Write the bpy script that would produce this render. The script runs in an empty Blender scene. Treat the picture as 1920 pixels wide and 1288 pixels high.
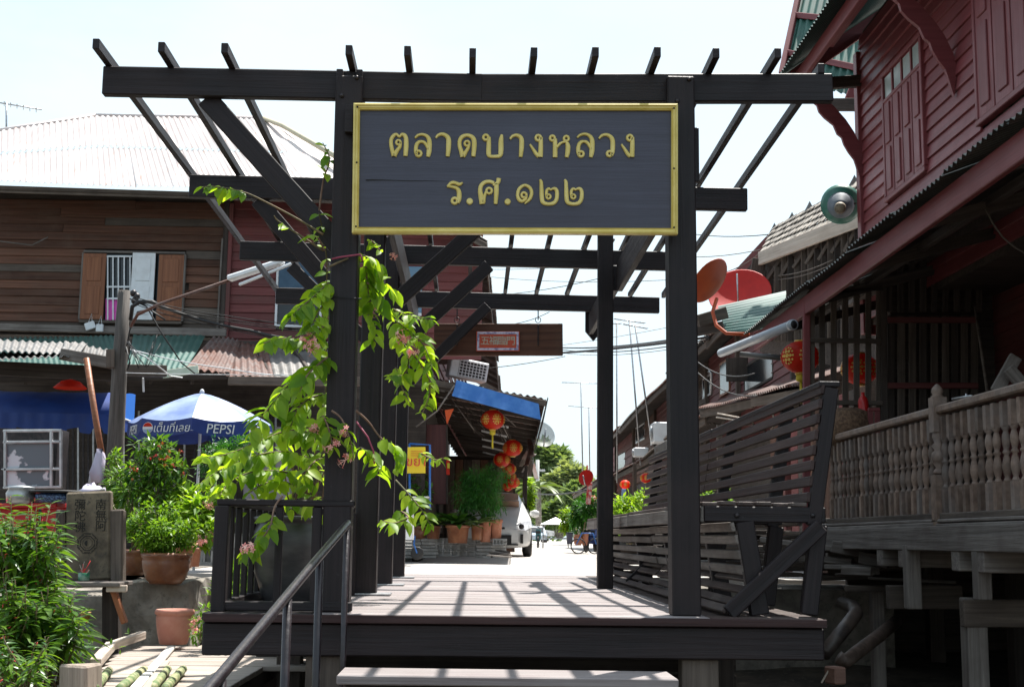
import bpy, bmesh, math, random
from mathutils import Vector, Matrix, Quaternion
V = Vector
R = math.radians
random.seed(7)
SC = bpy.context.scene
COL = SC.collection

# ---------------------------------------------------------------- camera
F_PX, CX, CY = 2440.0, 960.0, 644.0
YAW, PITCH, ROLL = 0.0294357, 0.1480473, 0.012
CAM = V((0, 0, 0.4))
_F = V((math.sin(YAW) * math.cos(PITCH), math.cos(YAW) * math.cos(PITCH), math.sin(PITCH)))
_R0 = V((math.cos(YAW), -math.sin(YAW), 0))
_U0 = _R0.cross(_F)
_R = _R0 * math.cos(ROLL) + _U0 * math.sin(ROLL)
_U = -_R0 * math.sin(ROLL) + _U0 * math.cos(ROLL)
cam_d = bpy.data.cameras.new('camera')
cam = bpy.data.objects.new('camera', cam_d)
COL.objects.link(cam)
cam.matrix_world = Matrix(((_R.x, _U.x, -_F.x, CAM.x), (_R.y, _U.y, -_F.y, CAM.y), (_R.z, _U.z, -_F.z, CAM.z), (0, 0, 0, 1)))
cam_d.sensor_width = 36
cam_d.lens = 36 * F_PX / 1920
cam_d.clip_start = 0.05
cam_d.clip_end = 2000
cam_d.dof.use_dof = True
cam_d.dof.focus_distance = 7.5
cam_d.dof.aperture_fstop = 16.0
SC.camera = cam

# ---------------------------------------------------------------- sun, sky, exposure
SUN_DIR = V((0.235, 0.39, 1.0)).normalized()        # towards the sun
world = bpy.data.worlds.new('World')
SC.world = world
world.use_nodes = True
nt = world.node_tree
nt.nodes.clear()
sky = nt.nodes.new('ShaderNodeTexSky')
sky.sky_type = 'NISHITA'
sky.sun_disc = False
sky.sun_elevation = math.asin(SUN_DIR.z)
sky.sun_rotation = math.atan2(SUN_DIR.x, SUN_DIR.y)
sky.air_density = 1.2
sky.dust_density = 3.0
sky.ozone_density = 1.0
tc = nt.nodes.new('ShaderNodeTexCoord')
mp = nt.nodes.new('ShaderNodeMapping'); mp.inputs['Scale'].default_value = (1, 1, 2.6)
ns = nt.nodes.new('ShaderNodeTexNoise'); ns.inputs['Scale'].default_value = 1.6; ns.inputs['Detail'].default_value = 6; ns.inputs['Roughness'].default_value = 0.55
cr = nt.nodes.new('ShaderNodeValToRGB')
cr.color_ramp.elements[0].position = 0.36; cr.color_ramp.elements[0].color = (0.12, 0.12, 0.12, 1)
cr.color_ramp.elements[1].position = 0.62; cr.color_ramp.elements[1].color = (1, 1, 1, 1)
mx = nt.nodes.new('ShaderNodeMixRGB')
mx.inputs[2].default_value = (4.5, 5.4, 5.9, 1)      # thin bright cloud veil
bg = nt.nodes.new('ShaderNodeBackground'); bg.inputs['Strength'].default_value = 0.1
wo = nt.nodes.new('ShaderNodeOutputWorld')
L = nt.links.new
L(tc.outputs['Generated'], mp.inputs['Vector']); L(mp.outputs[0], ns.inputs['Vector']); L(ns.outputs['Fac'], cr.inputs[0])
L(cr.outputs[0], mx.inputs[0]); L(sky.outputs[0], mx.inputs[1]); L(mx.outputs[0], bg.inputs[0]); L(bg.outputs[0], wo.inputs[0])
sun_d = bpy.data.lights.new('sun', 'SUN'); sun_d.energy = 4.6; sun_d.angle = R(0.53); sun_d.color = (1.0, 0.96, 0.9)
sun = bpy.data.objects.new('sun', sun_d); COL.objects.link(sun)
sun.rotation_euler = (-SUN_DIR).to_track_quat('-Z', 'Y').to_euler()
SC.view_settings.view_transform = 'Standard'
SC.view_settings.look = 'None'
SC.view_settings.gamma = 1
SC.view_settings.use_curve_mapping = False
SC.view_settings.exposure = 1.1
SC.cycles.max_bounces = 6
SC.cycles.transparent_max_bounces = 8

# ---------------------------------------------------------------- pixel helpers: the ray through a photo pixel cut with a plane
def ray(px, py):
    return _F * F_PX + _R * (px - CX) + _U * (CY - py)
def at(px, py, Y):
    d = ray(px, py); return CAM + d * (Y / d.y)
def atz(px, py, z):
    d = ray(px, py); return CAM + d * ((z - CAM.z) / d.z)
def atx(px, py, X):
    d = ray(px, py); return CAM + d * (X / d.x)

# ---------------------------------------------------------------- objects
WM = {}
def tag(o, label=None, cat=None, group=None, kind=None):
    if label: o['label'] = label
    if cat: o['category'] = cat
    if group: o['group'] = group
    if kind: o['kind'] = kind
    return o
def place(o, Mw, parent=None):
    COL.objects.link(o)
    if parent is not None:
        o.parent = parent
        o.matrix_basis = WM[parent.name].inverted() @ Mw
    else:
        o.matrix_basis = Mw
    WM[o.name] = Mw.copy()
    return o
def thing(name, label, cat, loc=(0, 0, 0), group=None, kind=None):
    o = bpy.data.objects.new(name, None)
    o.empty_display_size = 0.2
    place(o, Matrix.Translation(V(loc)))
    return tag(o, label, cat, group, kind)
def ob(name, me, Mw=None, parent=None, mat=None):
    o = bpy.data.objects.new(name, me)
    if mat is not None and len(me.materials) == 0:
        me.materials.append(mat)
    return place(o, Mw if Mw is not None else Matrix.Identity(4), parent)
def copy_tree(src, loc, rotz=0.0, scale=1.0, label=None, parent=None, group=None):
    """copy a thing with its parts and sub-parts to a new place"""
    def rec(s, Mw, par):
        c = s.copy(); COL.objects.link(c); c.parent = par
        c.matrix_basis = s.matrix_basis.copy() if par is not None else Mw
        WM[c.name] = Mw
        for ch in [k for k in s.children]:
            rec(ch, Mw @ ch.matrix_basis, c)
        return c
    Mw = Matrix.Translation(V(loc)) @ Matrix.Rotation(rotz, 4, 'Z') @ Matrix.Diagonal((scale, scale, scale, 1))
    c = rec(src, Mw, None)
    if label: c['label'] = label
    if group: c['group'] = group
    return c

# ---------------------------------------------------------------- mesh builders
class MB:
    def __init__(s): s.v = []; s.f = []; s.m = []; s.sm = []
    def add(s, vs, fs, m=0, smooth=False):
        n = len(s.v); s.v += [tuple(p) for p in vs]
        for f in fs: s.f.append(tuple(i + n for i in f)); s.m.append(m); s.sm.append(smooth)
    def box(s, c, d, m=0, M=None):
        cx, cy, cz = c; x, y, z = d[0] / 2, d[1] / 2, d[2] / 2
        vs = [V((cx + i * x, cy + j * y, cz + k * z)) for i in (-1, 1) for j in (-1, 1) for k in (-1, 1)]
        if M is not None: vs = [M @ p for p in vs]
        s.add(vs, [(0, 1, 3, 2), (4, 6, 7, 5), (0, 4, 5, 1), (2, 3, 7, 6), (0, 2, 6, 4), (1, 5, 7, 3)], m)
    def bar(s, a, b, w, h, up=(0, 0, 1), m=0):
        M, Ln = frame(V(a), V(b), V(up)); s.box((0, 0, 0), (Ln, w, h), m, M)
    def tube(s, pts, r, n=8, m=0, cap=True):
        vs, fs = tube_geo(pts, r, n, cap); s.add(vs, fs, m, True)
    def lathe(s, prof, n=20, c=(0, 0, 0), m=0, M=None):
        vs, fs = lathe_geo(prof, n); vs = [V(p) + V(c) for p in vs]
        if M is not None: vs = [M @ p for p in vs]
        s.add(vs, fs, m, True)
    def mesh(s, name, mats):
        me = bpy.data.meshes.new(name); me.from_pydata([tuple(p) for p in s.v], [], s.f)
        for mt in (mats if isinstance(mats, (list, tuple)) else [mats]): me.materials.append(mt)
        if s.f:
            me.polygons.foreach_set('material_index', s.m); me.polygons.foreach_set('use_smooth', s.sm)
        me.update(); return me
    def build(s, name, mats, parent=None, Mw=None):
        return ob(name, s.mesh(name, mats), Mw, parent)

def frame(a, b, up=V((0, 0, 1))):
    x = b - a; Ln = x.length; x = x / max(Ln, 1e-9)
    if abs(x.dot(up)) > 0.999: up = V((0, 1, 0)) if abs(x.y) < 0.9 else V((1, 0, 0))
    y = up.cross(x).normalized(); z = x.cross(y)
    c = (a + b) / 2
    return Matrix(((x.x, y.x, z.x, c.x), (x.y, y.y, z.y, c.y), (x.z, y.z, z.z, c.z), (0, 0, 0, 1))), Ln
def tube_geo(pts, r, n=8, cap=True):
    pts = [V(p) for p in pts]; rr = r if isinstance(r, (list, tuple)) else [r] * len(pts)
    vs = []; fs = []; prev = None
    for i, p in enumerate(pts):
        t = (pts[min(i + 1, len(pts) - 1)] - pts[max(i - 1, 0)]).normalized()
        if prev is None:
            u = t.orthogonal().normalized()
        else:
            u = (prev - t * prev.dot(t)).normalized()
        prev = u; w = t.cross(u)
        for k in range(n):
            a = 2 * math.pi * k / n; vs.append(p + (u * math.cos(a) + w * math.sin(a)) * rr[i])
    for i in range(len(pts) - 1):
        for k in range(n):
            fs.append((i * n + k, i * n + (k + 1) % n, (i + 1) * n + (k + 1) % n, (i + 1) * n + k))
    if cap:
        fs.append(tuple(range(n))[::-1]); fs.append(tuple((len(pts) - 1) * n + k for k in range(n)))
    return vs, fs
def lathe_geo(prof, n=20):
    vs = []; fs = []
    for (r, z) in prof:
        for k in range(n):
            a = 2 * math.pi * k / n; vs.append(V((r * math.cos(a), r * math.sin(a), z)))
    for i in range(len(prof) - 1):
        for k in range(n):
            fs.append((i * n + k, i * n + (k + 1) % n, (i + 1) * n + (k + 1) % n, (i + 1) * n + k))
    fs.append(tuple(range(n))[::-1]); fs.append(tuple((len(prof) - 1) * n + k for k in range(n)))
    return vs, fs
def cbox_mesh(lx, ly, lz, b, name='board', jag=0.0):
    """a box with chamfered edges, optionally slightly irregular"""
    b = min(b, lx * .3, ly * .3, lz * .3)
    X, Y, Z = lx / 2, ly / 2, lz / 2
    me = bpy.data.meshes.new(name); bm = bmesh.new(); idx = {}
    for sx in (-1, 1):
        for sy in (-1, 1):
            for sz in (-1, 1):
                j = V((random.uniform(-jag, jag), random.uniform(-jag, jag), random.uniform(-jag, jag)))
                idx[(sx, sy, sz, 0)] = bm.verts.new(V((sx * X, sy * (Y - b), sz * (Z - b))) + j)
                idx[(sx, sy, sz, 1)] = bm.verts.new(V((sx * (X - b), sy * Y, sz * (Z - b))) + j)
                idx[(sx, sy, sz, 2)] = bm.verts.new(V((sx * (X - b), sy * (Y - b), sz * Z)) + j)
    g = lambda *k: idx[k]
    for s in (-1, 1):
        fs = [[g(s, -1, -1, 0), g(s, 1, -1, 0), g(s, 1, 1, 0), g(s, -1, 1, 0)],
              [g(-1, s, -1, 1), g(-1, s, 1, 1), g(1, s, 1, 1), g(1, s, -1, 1)],
              [g(-1, -1, s, 2), g(1, -1, s, 2), g(1, 1, s, 2), g(-1, 1, s, 2)]]
        for f in fs: bm.faces.new(f)
        for s2 in (-1, 1):
            bm.faces.new([g(-1, s, s2, 1), g(1, s, s2, 1), g(1, s, s2, 2), g(-1, s, s2, 2)])
            bm.faces.new([g(s, -1, s2, 0), g(s, 1, s2, 0), g(s, 1, s2, 2), g(s, -1, s2, 2)])
            bm.faces.new([g(s, s2, -1, 0), g(s, s2, 1, 0), g(s, s2, 1, 1), g(s, s2, -1, 1)])
            for s3 in (-1, 1): bm.faces.new([g(s, s2, s3, 0), g(s, s2, s3, 1), g(s, s2, s3, 2)])
    bmesh.ops.recalc_face_normals(bm, faces=bm.faces)
    bm.to_mesh(me); bm.free(); return me
def board(name, a, b, w, h, mat, parent=None, up=(0, 0, 1), bev=0.006, jag=0.0):
    """a plank from a to b: w across, h along 'up'"""
    M, Ln = frame(V(a), V(b), V(up))
    return ob(name, cbox_mesh(Ln, w, h, bev, name, jag), M, parent, mat)
def block(name, c, d, mat, parent=None, rz=0.0, bev=0.01, jag=0.0):
    return ob(name, cbox_mesh(d[0], d[1], d[2], bev, name, jag), Matrix.Translation(V(c)) @ Matrix.Rotation(rz, 4, 'Z'), parent, mat)
def tube(name, pts, r, mat, parent=None, n=8):
    m = MB(); c = V(pts[0]); m.tube([V(p) - c for p in pts], r, n)
    return m.build(name, mat, parent, Matrix.Translation(c))
def lathe(name, prof, c, mat, parent=None, n=24, M=None):
    m = MB(); m.lathe(prof, n)
    return m.build(name, mat, parent, Matrix.Translation(V(c)) @ (M if M is not None else Matrix.Identity(4)))
def ball(name, c, r, mat, parent=None, n=16, sz=1.0):
    prof = [(max(r * math.sin(math.pi * i / n), 1e-4), -r * sz * math.cos(math.pi * i / n)) for i in range(n + 1)]
    return lathe(name, prof, c, mat, parent, n)
def corr_geo(p00, p10, p01, p11, waves, amp, rows=4, sag=0.0, seed=0):
    """corrugated sheet: waves counted from p00 to p10, ridges run p00 -> p01"""
    rnd = random.Random(seed); nc = waves * 6; vs = []; fs = []
    n = (p10 - p00).cross(p01 - p00).normalized()
    if n.z < 0: n = -n
    jr = [rnd.uniform(-1, 1) * sag for _ in range(rows + 1)]
    for j in range(rows + 1):
        t = j / rows
        for i in range(nc + 1):
            s = i / nc; p = (p00 * (1 - s) + p10 * s) * (1 - t) + (p01 * (1 - s) + p11 * s) * t
            vs.append(p + n * (amp * math.sin(2 * math.pi * waves * s) + jr[j] + sag * math.sin(7 * s + seed) * .6))
    for j in range(rows):
        for i in range(nc):
            a = j * (nc + 1) + i; fs.append((a, a + 1, a + nc + 2, a + nc + 1))
    th = n * -0.004; k = len(vs)
    vs += [p + th for p in vs]; fs += [tuple(q + k for q in f[::-1]) for f in fs]
    return vs, fs
def corr(name, p00, p10, p01, p11, mat, parent=None, pitch=0.076, amp=0.011, rows=4, sag=0.0, seed=0):
    p00, p10, p01, p11 = map(V, (p00, p10, p01, p11))
    waves = max(2, int((p10 - p00).length / pitch)); c = p00.copy()
    vs, fs = corr_geo(p00 - c, p10 - c, p01 - c, p11 - c, waves, amp, rows, sag, seed)
    m = MB(); m.add(vs, fs, 0, True); return m.build(name, mat, parent, Matrix.Translation(c))
def crspline(pts, n=6):
    """Catmull-Rom through tuples of any length"""
    P = [pts[0]] + list(pts) + [pts[-1]]; out = []
    for i in range(1, len(P) - 2):
        for k in range(n):
            t = k / n
            out.append(tuple(0.5 * ((2 * b) + (-a + c) * t + (2 * a - 5 * b + 4 * c - d) * t * t + (-a + 3 * b - 3 * c + d) * t ** 3) for a, b, c, d in zip(P[i - 1], P[i], P[i + 1], P[i + 2])))
    out.append(tuple(pts[-1])); return out
def hang(a, b, sag, n=14):
    a, b = V(a), V(b); return [a.lerp(b, i / n) - V((0, 0, sag * 4 * (i / n) * (1 - i / n))) for i in range(n + 1)]

# ---------------------------------------------------------------- materials
def newmat(name):
    m = bpy.data.materials.new(name); m.use_nodes = True
    n = m.node_tree; b = n.nodes['Principled BSDF']; return m, n, b
def nd(n, t, **kw):
    x = n.nodes.new(t)
    for k, v in kw.items():
        if k in x.inputs: x.inputs[k].default_value = v
        else: setattr(x, k, v)
    return x
def ramp(n, stops):
    r = n.nodes.new('ShaderNodeValToRGB'); e = r.color_ramp.elements
    while len(e) < len(stops): e.new(0.5)
    for q, (p, c) in zip(e, stops): q.position = p; q.color = (*c, 1) if len(c) == 3 else c
    return r
def mixc(n, fac, a, b, mode='MIX'):
    x = n.nodes.new('ShaderNodeMixRGB'); x.blend_type = mode
    for s, v in ((0, fac), (1, a), (2, b)):
        if hasattr(v, 'is_output'): n.links.new(v, x.inputs[s])
        else: x.inputs[s].default_value = v if s == 0 else ((*v, 1) if len(v) == 3 else v)
    return x.outputs[0]
def wood(name, c1, c2, rough=0.7, bump=0.35, gx=1.2, gy=28, vary=0.5, stain=None, stain_amt=0.5, grit=None, island=False, spec=0.3):
    m, n, b = newmat(name); l = n.links.new
    tc = nd(n, 'ShaderNodeTexCoord'); oi = nd(n, 'ShaderNodeObjectInfo')
    off = nd(n, 'ShaderNodeVectorMath', operation='SCALE'); off.inputs[0].default_value = (31.7, 17.3, 11.9); off.inputs['Scale'].default_value = 1
    l(oi.outputs['Random'], off.inputs['Scale'])
    ad = nd(n, 'ShaderNodeVectorMath', operation='ADD'); l(tc.outputs['Object'], ad.inputs[0]); l(off.outputs[0], ad.inputs[1])
    mp = nd(n, 'ShaderNodeMapping'); mp.inputs['Scale'].default_value = (gx, gy, gy); l(ad.outputs[0], mp.inputs[0])
    g = nd(n, 'ShaderNodeTexNoise', Scale=1.0, Detail=5.0, Roughness=0.65, Distortion=0.25); l(mp.outputs[0], g.inputs['Vector'])
    big = nd(n, 'ShaderNodeTexNoise', Scale=2.3, Detail=4.0, Roughness=0.6); l(ad.outputs[0], big.inputs['Vector'])
    r = ramp(n, [(0.3, c1), (0.72, c2)]); l(g.outputs['Fac'], r.inputs[0])
    col = r.outputs[0]
    # every piece a little lighter or darker
    hv = nd(n, 'ShaderNodeMapRange'); hv.inputs['To Min'].default_value = 1 - vary * .5; hv.inputs['To Max'].default_value = 1 + vary * .5
    l(oi.outputs['Random'], hv.inputs['Value'])
    hs = nd(n, 'ShaderNodeHueSaturation'); l(hv.outputs[0], hs.inputs['Value']); l(col, hs.inputs['Color']); col = hs.outputs[0]
    if stain:
        sr = ramp(n, [(0.45, (0, 0, 0)), (0.7, (1, 1, 1))]); l(big.outputs['Fac'], sr.inputs[0])
        k = nd(n, 'ShaderNodeMath', operation='MULTIPLY'); k.inputs[1].default_value = stain_amt; l(sr.outputs[0], k.inputs[0])
        col = mixc(n, k.outputs[0], col, stain)
    if grit:
        v = nd(n, 'ShaderNodeTexNoise', Scale=26.0, Detail=3.0, Roughness=0.7); l(ad.outputs[0], v.inputs['Vector'])
        vr = ramp(n, [(0.66, (0, 0, 0)), (0.74, (1, 1, 1))]); l(v.outputs['Fac'], vr.inputs[0])
        k2 = nd(n, 'ShaderNodeMath', operation='MULTIPLY'); k2.inputs[1].default_value = 0.45; l(vr.outputs[0], k2.inputs[0])
        col = mixc(n, k2.outputs[0], col, grit)
    l(col, b.inputs['Base Color'])
    rr = nd(n, 'ShaderNodeMapRange'); rr.inputs['To Min'].default_value = rough - .13; rr.inputs['To Max'].default_value = min(1, rough + .15); l(big.outputs['Fac'], rr.inputs['Value']); l(rr.outputs[0], b.inputs['Roughness'])
    b.inputs['Specular IOR Level'].default_value = spec
    bp = nd(n, 'ShaderNodeBump', Strength=bump, Distance=0.01); l(g.outputs['Fac'], bp.inputs['Height']); l(bp.outputs[0], b.inputs['Normal'])
    return m
def plain(name, c, rough=0.6, c2=None, scale=8.0, metal=0.0, bump=0.0, vary=0.0, spec=0.5, detail=4.0, lo=0.4, hi=0.65, stretch=(1, 1, 1), c3=None):
    m, n, b = newmat(name); l = n.links.new
    tc = nd(n, 'ShaderNodeTexCoord'); oi = nd(n, 'ShaderNodeObjectInfo')
    mp = nd(n, 'ShaderNodeMapping'); mp.inputs['Scale'].default_value = stretch
    ad = nd(n, 'ShaderNodeVectorMath', operation='ADD'); l(tc.outputs['Object'], mp.inputs[0]); l(mp.outputs[0], ad.inputs[0]); 
    sc = nd(n, 'ShaderNodeMath', operation='MULTIPLY'); sc.inputs[1].default_value = 37.0; l(oi.outputs['Random'], sc.inputs[0]); l(sc.outputs[0], ad.inputs[1])
    ns = nd(n, 'ShaderNodeTexNoise', Scale=scale, Detail=detail, Roughness=0.6); l(ad.outputs[0], ns.inputs['Vector'])
    if c2:
        r = ramp(n, [(lo, c), (hi, c2)]); l(ns.outputs['Fac'], r.inputs[0]); col = r.outputs[0]
    else:
        rgb = nd(n, 'ShaderNodeRGB'); rgb.outputs[0].default_value = (*c, 1); col = rgb.outputs[0]
    if c3:
        n3 = nd(n, 'ShaderNodeTexNoise', Scale=scale * 5.3, Detail=5.0, Roughness=0.7); l(ad.outputs[0], n3.inputs['Vector'])
        r3 = ramp(n, [(0.55, (0, 0, 0)), (0.7, (1, 1, 1))]); l(n3.outputs['Fac'], r3.inputs[0]); col = mixc(n, r3.outputs[0], col, c3)
    if vary:
        hv = nd(n, 'ShaderNodeMapRange'); hv.inputs['To Min'].default_value = 1 - vary * .5; hv.inputs['To Max'].default_value = 1 + vary * .5
        l(oi.outputs['Random'], hv.inputs['Value']); hs = nd(n, 'ShaderNodeHueSaturation'); l(hv.outputs[0], hs.inputs['Value']); l(col, hs.inputs['Color']); col = hs.outputs[0]
    l(col, b.inputs['Base Color']); b.inputs['Roughness'].default_value = rough; b.inputs['Metallic'].default_value = metal; b.inputs['Specular IOR Level'].default_value = spec
    if bump:
        bp = nd(n, 'ShaderNodeBump', Strength=bump, Distance=0.02); l(ns.outputs['Fac'], bp.inputs['Height']); l(bp.outputs[0], b.inputs['Normal'])
    return m
def leafmat(name, c1, c2, trans=0.45, per='island', rough=0.45):
    m, n, b = newmat(name); l = n.links.new
    src = nd(n, 'ShaderNodeNewGeometry').outputs['Random Per Island'] if per == 'island' else nd(n, 'ShaderNodeObjectInfo').outputs['Random']
    r = ramp(n, [(0.0, c1), (0.8, c2), (1.0, tuple(min(1, x * 1.25) for x in c2))]); l(src, r.inputs[0])
    l(r.outputs[0], b.inputs['Base Color']); b.inputs['Roughness'].default_value = rough; b.inputs['Specular IOR Level'].default_value = 0.35
    t = nd(n, 'ShaderNodeBsdfTranslucent'); tcx = mixc(n, 0.75, r.outputs[0], (1.9, 1.8, 0.35), 'MULTIPLY'); l(tcx, t.inputs['Color'])
    ms = nd(n, 'ShaderNodeMixShader'); ms.inputs[0].default_value = trans; l(b.outputs[0], ms.inputs[1]); l(t.outputs[0], ms.inputs[2])
    l(ms.outputs[0], n.nodes['Material Output'].inputs['Surface']); return m

M = {}
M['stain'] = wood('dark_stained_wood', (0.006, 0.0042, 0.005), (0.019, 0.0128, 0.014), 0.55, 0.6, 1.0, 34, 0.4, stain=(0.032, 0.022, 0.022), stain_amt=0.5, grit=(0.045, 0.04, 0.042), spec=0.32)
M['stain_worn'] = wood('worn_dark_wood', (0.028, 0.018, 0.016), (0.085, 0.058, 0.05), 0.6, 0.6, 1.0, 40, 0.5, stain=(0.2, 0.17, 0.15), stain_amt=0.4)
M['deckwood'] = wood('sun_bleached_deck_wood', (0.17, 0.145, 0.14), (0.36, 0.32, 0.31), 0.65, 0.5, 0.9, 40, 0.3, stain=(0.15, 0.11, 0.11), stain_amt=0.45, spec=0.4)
M['greywood'] = wood('weathered_grey_wood', (0.11, 0.095, 0.085), (0.27, 0.24, 0.215), 0.85, 0.9, 1.2, 34, 0.45, stain=(0.09, 0.07, 0.06), stain_amt=0.6)
M['palewood'] = wood('pale_dry_wood', (0.32, 0.27, 0.22), (0.55, 0.48, 0.41), 0.8, 0.6, 1.2, 30, 0.35, stain=(0.3, 0.24, 0.19), stain_amt=0.5)
M['brownwood'] = wood('old_brown_siding', (0.058, 0.026, 0.016), (0.15, 0.068, 0.042), 0.75, 0.7, 0.8, 30, 0.7, stain=(0.12, 0.082, 0.062), stain_amt=0.4)
M['dullwood'] = wood('dull_brown_timber', (0.06, 0.047, 0.038), (0.15, 0.12, 0.098), 0.8, 0.8, 1.0, 30, 0.5, stain=(0.04, 0.03, 0.026), stain_amt=0.5)
M['shadewood'] = wood('dark_shade_timber', (0.035, 0.028, 0.024), (0.085, 0.068, 0.058), 0.85, 0.8, 1.0, 30, 0.5, stain=(0.025, 0.02, 0.018), stain_amt=0.5)  # shade put into the colour of the dull timber, for dark places
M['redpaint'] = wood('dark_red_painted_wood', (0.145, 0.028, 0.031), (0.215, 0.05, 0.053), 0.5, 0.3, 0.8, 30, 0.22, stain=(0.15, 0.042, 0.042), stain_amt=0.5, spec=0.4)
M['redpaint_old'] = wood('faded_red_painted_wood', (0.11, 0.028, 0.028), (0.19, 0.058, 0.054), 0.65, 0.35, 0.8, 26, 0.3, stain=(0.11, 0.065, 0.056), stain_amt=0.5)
M['shutter'] = wood('varnished_shutter_wood', (0.16, 0.055, 0.025), (0.30, 0.12, 0.055), 0.45, 0.3, 1.0, 26, 0.2)
M['teak'] = wood('turned_teak', (0.115, 0.078, 0.06), (0.27, 0.19, 0.145), 0.6, 0.5, 14, 14, 0.8, stain=(0.24, 0.225, 0.215), stain_amt=0.6, spec=0.35)
M['gold'] = plain('gold_paint', (0.66, 0.52, 0.13), 0.42, (0.76, 0.62, 0.2), 9, 0.0, 0.05, spec=0.6)
M['slatbrown'] = wood('red_brown_slat', (0.022, 0.012, 0.011), (0.066, 0.038, 0.034), 0.55, 0.6, 1.0, 40, 0.5, stain=(0.1, 0.07, 0.06), stain_amt=0.3)
M['nosing'] = wood('dark_red_brown_edge', (0.02, 0.009, 0.009), (0.055, 0.026, 0.024), 0.5, 0.4, 1.0, 34, 0.3)
M['signboard'] = wood('sign_board_paint', (0.026, 0.026, 0.044), (0.042, 0.041, 0.066), 0.45, 0.3, 1.2, 30, 0.0, stain=(0.036, 0.033, 0.050), stain_amt=0.5, spec=0.6)
M['iron'] = plain('dark_iron', (0.03, 0.028, 0.03), 0.45, (0.06, 0.05, 0.05), 30, 0.6, 0.1)
M['pipe_paint'] = plain('worn_brown_pipe_paint', (0.010, 0.006, 0.008), 0.36, (0.03, 0.02, 0.022), 22, 0.0, 0.15, lo=0.5, hi=0.75, spec=0.55)
M['steel'] = plain('galvanised_steel', (0.35, 0.36, 0.37), 0.4, (0.5, 0.5, 0.5), 20, 0.8)
M['white'] = plain('white_paint', (0.74, 0.76, 0.78), 0.5, (0.66, 0.67, 0.68), 6)
M['black'] = plain('black_rubber', (0.012, 0.012, 0.013), 0.6)
M['concrete'] = plain('street_concrete', (0.42, 0.39, 0.36), 0.9, (0.52, 0.49, 0.46), 1.3, 0, 0.25, c3=(0.37, 0.34, 0.31))  # the concrete's own pale tone
M['oldconcrete'] = plain('mossy_concrete', (0.13, 0.115, 0.095), 0.95, (0.3, 0.27, 0.23), 3.5, 0, 0.8, c3=(0.09, 0.085, 0.07))
M['earth'] = plain('damp_earth', (0.035, 0.028, 0.02), 0.95, (0.09, 0.07, 0.05), 3.0, 0, 0.8, c3=(0.12, 0.1, 0.08))
M['blockgrey'] = plain('cement_block', (0.25, 0.25, 0.24), 0.95, (0.36, 0.35, 0.34), 9, 0, 0.4, vary=0.3)
M['terracotta'] = plain('terracotta', (0.33, 0.125, 0.07), 0.75, (0.46, 0.20, 0.125), 5, 0, 0.12, vary=0.25, c3=(0.42, 0.24, 0.17))
M['glazedpot'] = plain('brown_glazed_pot', (0.16, 0.055, 0.025), 0.4, (0.27, 0.11, 0.05), 6, 0, 0.05, vary=0.35, spec=0.6, c3=(0.2, 0.13, 0.09))
M['jar'] = plain('dark_water_jar', (0.035, 0.032, 0.034), 0.38, (0.075, 0.07, 0.07), 3.5, 0, 0.15, stretch=(1, 1, 3), spec=0.6)
M['vineleaf'] = leafmat('vine_leaf', (0.10, 0.22, 0.016), (0.30, 0.44, 0.04), 0.6, 'object')
M['vineleaf_i'] = leafmat('vine_leaf_mass', (0.10, 0.22, 0.016), (0.28, 0.42, 0.04), 0.6)
M['darkleaf'] = leafmat('glossy_dark_leaf', (0.03, 0.10, 0.015), (0.10, 0.20, 0.03), 0.38, 'island', 0.3)
M['darkleaf_o'] = leafmat('glossy_dark_leaf_single', (0.04, 0.12, 0.02), (0.12, 0.22, 0.03), 0.4, 'object', 0.3)
M['midleaf'] = leafmat('mid_green_leaf', (0.06, 0.16, 0.014), (0.17, 0.30, 0.03), 0.45)
M['limeleaf'] = leafmat('lime_green_leaf', (0.09, 0.20, 0.02), (0.22, 0.34, 0.04), 0.5)
M['fern'] = leafmat('feathery_leaf', (0.015, 0.085, 0.012), (0.04, 0.15, 0.02), 0.35)
M['treeleaf'] = leafmat('hazy_tree_leaf', (0.08, 0.14, 0.055), (0.17, 0.24, 0.11), 0.3, 'island', 0.5)  # paler, greyer green carries the distance haze
M['greytreeleaf'] = leafmat('greyish_tree_leaf', (0.11, 0.16, 0.07), (0.26, 0.31, 0.17), 0.3, 'island', 0.6)
M['stem'] = plain('green_brown_stem', (0.10, 0.09, 0.04), 0.8, (0.18, 0.12, 0.06), 12)
M['bark'] = plain('grey_bark', (0.13, 0.11, 0.09), 0.95, (0.28, 0.25, 0.21), 9, 0, 0.6)
M['pink'] = plain('pink_petal', (0.75, 0.22, 0.20), 0.6, (0.85, 0.55, 0.45), 40, vary=0.3)
M['redpetal'] = plain('red_petal', (0.6, 0.03, 0.03), 0.5)
M['cream'] = plain('cream_petal', (0.8, 0.75, 0.55), 0.6)
M['redcord'] = plain('dark_pink_cord', (0.32, 0.05, 0.09), 0.6)
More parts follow.
